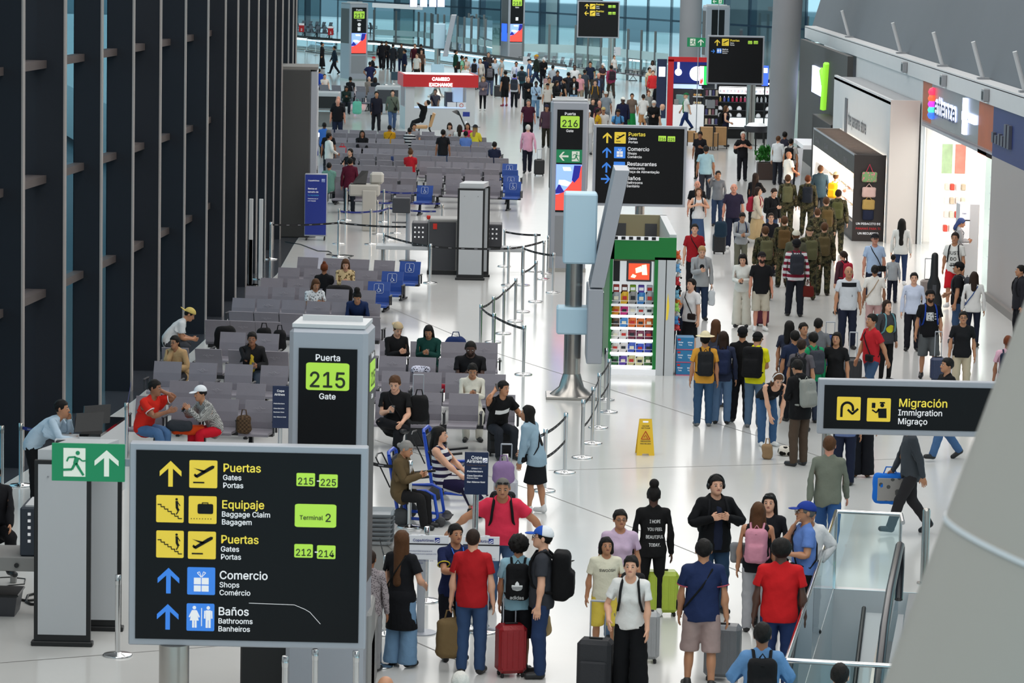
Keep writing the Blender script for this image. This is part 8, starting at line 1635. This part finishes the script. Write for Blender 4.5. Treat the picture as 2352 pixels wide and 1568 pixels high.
# ---- far field: seats before the exchange booth
for x,y,f,ps,sk,tk,tc,hr,lb,ex in ((745,281,180,'sit','d','tee','#3a6ab8','buzz:k','in blue shirt seated at the far left of the seats',''),(755,298,175,'stand','t','tee','#16161a','short:s','in black behind the man in white shirt',''),(756,306,120,'carry','t','long','#dcdad4','short:k','man in white shirt standing among the seats',''),(832,300,4,'sit','t','jacket','#101014','long:k','woman in black hood facing the camera','f'),(895,287,178,'sit','t','tee','stripe:#c8961c:#b07e12:.06','buzz:k','in mustard shirt with diagonal strap','cross:#141416~black'),(941,293,178,'sit','t','tee','stripe:#c8c8c8:#20242c:.12','buzz:k','in black and white striped shirt, seated',''),(951,284,20,'sit','m','tee','#8a8a90','short:k','youth in grey beside the striped shirt',''),(804,342,-30,'sit','l','tee','#16161a','pony:k','woman in black with high ponytail, seated','f'),(804,363,178,'stand','m','jacket','#521428','short:k','in maroon puffer jacket standing among the seats',''),(756,373,178,'sit','m','tee','#6a9488','buzz:k','in sage green tee, seated at the left',''),(943,343,178,'sit','l','tee','#a81c28','bun:n','with brown bun in red top, seated','f'),(1018,298,178,'stand','t','tee','#16171b','short:k','in black tee and jeans standing among the seats',''),(1033,283,2,'sitphone','l','long','#b8b4b4','long:b','woman filming with white phone','f phone:R'),(1056,287,178,'sit','l','tee','#d8d4d0','long:b','with brown hair and white top, back turned','f'),(1074,283,-10,'sit','m','tee','#c83060','long:b','laughing woman in pink top','f'),(1092,289,150,'sit','l','jacket','#d8c838','widehat:#24262c+long:y','blonde with dark hat in yellow jacket','f'),(1070,301,178,'sit','t','tee','#5a78b8','short:k','in blue shirt in front of the pink top',''),(1136,326,176,'sit','m','tee','#1c2238','short:k','in navy tee at the right end of the seats',''),
 (796,198,5,'sitphone','t','jacket','#22302c','long:k','woman with turquoise cloth on lap','f'),(712,162,175,'sit','m','tee','#5a7c74','short:k','in green tee seated at the far left',''),(733,158,170,'sit','m','tee','#1f3f9c','short:k','in bright blue shirt seated at the far left',''),(746,170,20,'sit','l','tee','#d8ccc4','buzz:k','in pale top beside the bright blue shirt',''),(805,177,175,'sit','t','tee','#1c1c20','short:k','with dark hair behind the mint backpack',''),(850,142,178,'hips','t','tee','#1c2244','short:k','in navy tee with hands on hips',''),(862,178,175,'sit','m','jacket','#2a2e34','bob:b','with brown bob near the teal monitor','f'),(848,176,175,'sit','l','tee','#9a8a80','','bald man seated near the teal monitor',''),(1000,205,0,'sit','m','tee','#2a2a44','short:k','clerk seated behind the exchange booth glass','')):
    bk,bc=('pants','#34455f') if 'jeans' in lb else ('pants','#1c2028'); P(x,y,1.68,f,ps,sk,tk,tc,bk,bc,hr,lb,ex,z0=(.30 if 'clerk' in lb else 0))
P(985,231,1.76,-85,'recline','l','long','#111113','pants','#141518','short:k','man in black stretching on the lounge chair')
r=P(776,227,1.76,2,'stand','r','tee','#121216','pants','#1c2438','','stout man in black tee walking from the scanner','',g=1.15); P(777,221,1.80,0,'stand','r','jacket','#15151a','pants','#1c1e28','','bald man just behind the stout man'); P(865,210,1.78,10,'walk','m','jacket','#1c1c28','pants','#1a1a20','short:k','in long dark coat walking beside the booth'); P(902,207,1.76,6,'walk2','l','jacket','#5c6458','pants','#4a6084','short:k','in grey-green jacket and blue jeans','cross:#141416~black')
P(1213,287,1.74,180,'pullR','l','long','#d09ab0','pants','#161826','short:w','grey-haired man in pink shirt with suitcase'); P(1214,229,1.76,4,'stand','r','tee','#40182a','pants','#121216','short:s','in maroon polo walking to the camera','',g=1.12); P(1110,177,1.66,2,'phone','l','jacket','#6a5f6a','leggings','#101014','long:y','blonde in grey-mauve jacket and black leggings','f',shoes='#d8d4d0'); P(1161,163,1.76,-150,'stand','m','tee','#141418','shorts','#101014','short:k','in black shorts and red trainers','',shoes='#8a1c30'); P(1182,170,1.66,175,'stand','l','tee','#c8ccd4','pants','#17181f','short:k','carrying a big grey backpack and violet pillow','bigpack:#30343e~grey pillow:#5a5ac0~violet')
P(1232,187,1.74,6,'phone','d','long','#a8c0d8','pants','#6a8cac','buzz:k','in pale blue open shirt with camera','cross:#1a1a1e~black'); P(1214,178,1.74,4,'phone','l','jacket','#17171b','pants','#1a1a20','','bald man in black jacket behind the pale blue shirt'); P(1256,241,1.72,0,'stand','m','jacket','#4a3440','pants','#26241c','cap:#24243c+buzz:k','in plum jacket and navy cap left of the 216 totem')
# ---- far crowd
FC=[(1352,253,1.74,2,'l','long','#d4d4d2','pants','#b8b8ba','cap:#dcdcdc','in white sweatshirt and white cap',''),(1386,247,1.74,2,'m','long','#dad8d4','pants','#c8c4bc','cap:#b8a46c','in white shirt and khaki cap above the board',''),(1420,252,1.72,2,'t','tee','#4f8cc0','pants',NV,'short:k','in sky blue tee with dark straps','pack:#1c1c28~dark'),(1431,224,1.78,6,'d','hoodie','#191c38','pants','#16182a','cap:#e0ddd6','in navy hoodie and white cap',''),(1452,215,1.66,4,'m','tee','#6a5a50','longskirt','#1c8040','short:k','in bright green long skirt','f'),(1478,217,1.66,176,'m','tee','#dcd8d4','shorts','#b8875c','lowbun:b','in white tee and tan shorts, back turned','f'),(1490,208,1.64,20,'l','long','#8c8c88','pants','#3a3c44','short:o','in grey-green top beside the tan shorts','f'),(1502,232,1.78,-4,'l','jacket','#121214','pants','#16161a','short:w','with white hair and beard in black jacket','greybeard face'),(1512,190,1.74,-160,'l','jacket','#12141a','pants','#1a1c22','short:k','in black jacket by the coffee stand',''),(1392,210,1.74,176,'t','tee','#7c848c','pants','#6a7078','cap:#c8c8c4','in grey tee and pale cap, back turned',''),(1367,184,1.74,4,'l','long','#3c3836','pants','#26262a','lowbun:b','in dark grey sweatshirt with yellow straps','f pack:#c88c1c~yellow'),(1404,150,1.76,-165,'t','long','#8c3454','pants','#3a322c','short:k','in raspberry shirt walking away','pack:#2a2228~dark'),(1386,146,1.66,30,'m','tee','#3a2c34','pants','#2a2a30','cap:#e0e0e0','in white cap in the crowd',''),(1375,168,1.72,4,'r','jacket','#2c3040','pants','#1c1e26','','bald man in blue shirt and dark jacket','open:#7a8cc0'),(1356,142,1.78,2,'m','tee','#172034','pants','#3a3834','short:k','in navy vest with yellow sleeve bands','trim:#c8b83a'),(1320,149,1.76,2,'d','tee','#cfcfcf','pants','#1c1c20','buzz:k','in white and black football shirt in the crowd',''),(1332,169,1.66,4,'l','tee','#d4949c','pants','#8a7a68','short:s','in pink blouse in the crowd','f'),(1319,176,1.68,2,'m','jacket','#16161a','pants','#7a98b8','bob:k','in black jacket and pale jeans in the crowd','f open:#d8d8d8'),(1281,163,1.70,2,'t','jacket','#1c2030','pants','#14161c','bun:k','in navy jacket with hair pulled back','f'),(1262,178,1.70,4,'m','tee','#c8bca8','pants','#2a2a30','short:k','in cream tee in the crowd',''),(1258,192,1.66,10,'m','tee','#c8c0b8','pants','#26262a','cap:#18181c','in dark cap bending over in the crowd',''),(1296,180,1.66,-100,'m','tee','#131316','longskirt','#131316','pony:k','in black dress in the crowd','f'),(1281,186,1.66,60,'m','jacket','#1c1c20','pants','#16161a','long:b','with brown hair left of the black dress','f'),(1362,226,1.70,4,'l','jacket','#1c1c22','pants','#2a2a30','short:b','in dark top beside the 216 totem',''),(1377,231,1.72,20,'r','tee','#3c1428','pants','#1c1c20','','bald man in wine polo',''),(1374,250,1.68,80,'t','tee','#c89a1c','pants','#1c1c20','short:k','in mustard shirt between the two white shirts',''),
 (1576,214,1.66,-80,'l','tee','#e0e0dc','pants','#1c3060','cap:#1f6a40','stand worker in green apron and green cap','open:#1c7a3c'),(1525,240,1.78,100,'l','tee','#dcdcd8','pants','#5a5a5c','','leaning over in white tee by the counter','cross:#18181a~black'),(1499,139,1.68,-10,'d','long','#dcdcdc','pants','#2a2a34','long:k','in white top behind the black pushchair','f'),(1492,155,1.74,40,'m','tee','#c8b89c','pants','#2a2c30','short:k','in beige shirt beside the navy stand side',''),(1500,162,1.70,10,'l','jacket','#c82c30','pants','#d0ccc0','short:n','in red and black jacket by the coffee stand',''),
 (1232,126,1.78,-80,'m','jacket','#26302a','pants','#26324c','cap:#d8a428','in yellow cap and dark green jacket',''),(1250,133,1.72,20,'l','jacket','#141418','pants','#16161c','cap:#d8dcdc','in white cap and black jacket',''),(1216,136,1.72,80,'l','tee','#4a6488','pants','#2a3450','cap:#16161c','in black cap and slate shirt',''),(1186,142,1.68,4,'t','jacket','#c8ccd8','pants','#20202a','pony:k','in open white shirt beside the far totem','f open:#8a94b8'),(1153,133,1.76,-90,'l','tee','#a8a8a4','pants','#7c98b0','short:s','with grey hair in pale tee',''),(1137,134,1.68,4,'l','tee','#b8c4d0','leggings','#15151a','long:n','brunette in pale blue top in the far crowd','f'),(1126,146,1.72,178,'m','long','#1c1c20','pants','#46506a','short:k','carrying a grey patterned backpack','pack:#5c5a60~grey'),(1122,120,1.78,0,'l','jacket','#3a3438','pants','#1c1c20','buzz:k','tall man at the back of the far crowd','face'),(1113,131,1.72,178,'m','jacket','#1c2034','pants','#2a2a34','afro:k','in navy jacket with dark curls',''),(1103,135,1.68,4,'l','long','#c8c4bc','pants','#8a8a88','long:o','in cream cardigan in the far crowd','f'),(1090,134,1.74,178,'m','tee','#a8b8d4','pants','#16161c','buzz:k','in pale blue tee with slim black backpack','pack:#16181e~black'),(1071,131,1.66,4,'l','tee','#d0c4bc','pants','#2a2c34','lowbun:b','smiling woman in white beside the mint tee','f'),(1062,129,1.68,80,'m','tee','#8cc8a4','pants','#3a3c44','bun:k','in mint tee with brown backpack','f pack:#2c241e~brown'),(1069,150,1.66,178,'m','tee','#d8d8d8','pants','#2a2a30','','bald man just behind the booth roof',''),(1047,115,1.76,85,'m','jacket','#123c2c','pants','#1c1c22','short:k','in dark green jacket beside the tilted display',''),
 (877,94,1.80,176,'l','jacket','#14141a','pants','#14141a','buzz:k','tall airline crew member in black, back turned',''),(887,95,1.76,0,'m','jacket','#101016','pants','#101016','short:k','in black facing the airline crew',''),(903,101,1.74,160,'l','jacket','#24262c','pants','#2a2c32','short:k','in charcoal jacket bending his head',''),(922,100,1.72,10,'t','jacket','#2c3034','pants','#1c2444','short:k','in dark jacket beside the charcoal jacket',''),(930,114,1.66,-80,'m','jacket','#161c38','pants','#2c2c34','short:k','in navy coat holding a bag',''),(953,101,1.74,2,'l','long','#481824','pants','#1c1c24','short:n','in burgundy sweater in the far queue',''),(967,102,1.74,178,'m','jacket','#131318','pants','#16161c','short:k','in black beside the burgundy sweater',''),(968,114,1.64,4,'l','tee','#5a4238','pants','#2a2420','long:b','in brown top in the far queue','f'),(958,123,1.68,-30,'l','tee','#d8d4cc','pants','#2c2a28','short:n','in white tee before the burgundy sweater',''),(740,98,1.62,80,'m','long','#141418','longskirt','#141418','bun:k','in black with grey scarf in the window queue','f'),(768,106,1.70,-80,'m','jacket','#20303c','pants','#1c1c22','short:k','half hidden left of the 217 totem',''),(860,131,1.60,100,'l','jacket','#17171b','pants','#16161a','capback:#b81c2c','in red cap and black jacket behind the navy tee',''),
 (1199,152,1.72,175,'m','tee','#2c4a54','pants','#24242c','short:k','in dark teal by the far queue','pack:#202830~dark'),(1306,166,1.70,175,'m','tee','#20222a','pants','#202228','short:k','in dark tee at the centre of the far crowd',''),(1343,160,1.70,178,'t','tee','#3a4048','pants','#24262c','short:k','in slate tee at the centre of the far crowd',''),(1270,150,1.70,178,'m','tee','#9aa0a8','pants','#2c3038','short:k','in light grey tee near the glass partition','')]
for i,(x,y,h,f,sk,tk,tc,bk,bc,hr,lb,ex) in enumerate(FC):
    P(x,y,h,f,'bendover' if 'leaning over' in lb else ('stand','walk','phone','stand2','stand')[i%5],sk,tk,tc,bk,bc,hr or '',lb,ex,g=.98+.03*(i%4))
P(1411,128,1.30,40,'stand','l','tee','#d4d0cc','pants','#6a6a70','bun:n','small girl on shoulders in the far crowd','f',z0=.75)
# camera man details: lanyard, polo trims on the agent are left to the clothes
hold('tan canvas backpack','in plain red polo','stand','L',.60); hold('kraft paper bag held','in blue and white trucker','stand','R',.36)
hold('white plastic bag','woman in grey hoodie','phoneR','L',.42); hold('dark red briefcase','in red and white striped','stand2','R',.34); hold('red document pouch','woman in white tee and black skirt','carry','R',.34)
hold('blue-edged printed tote','walking man in dark grey','walk','R',.42)
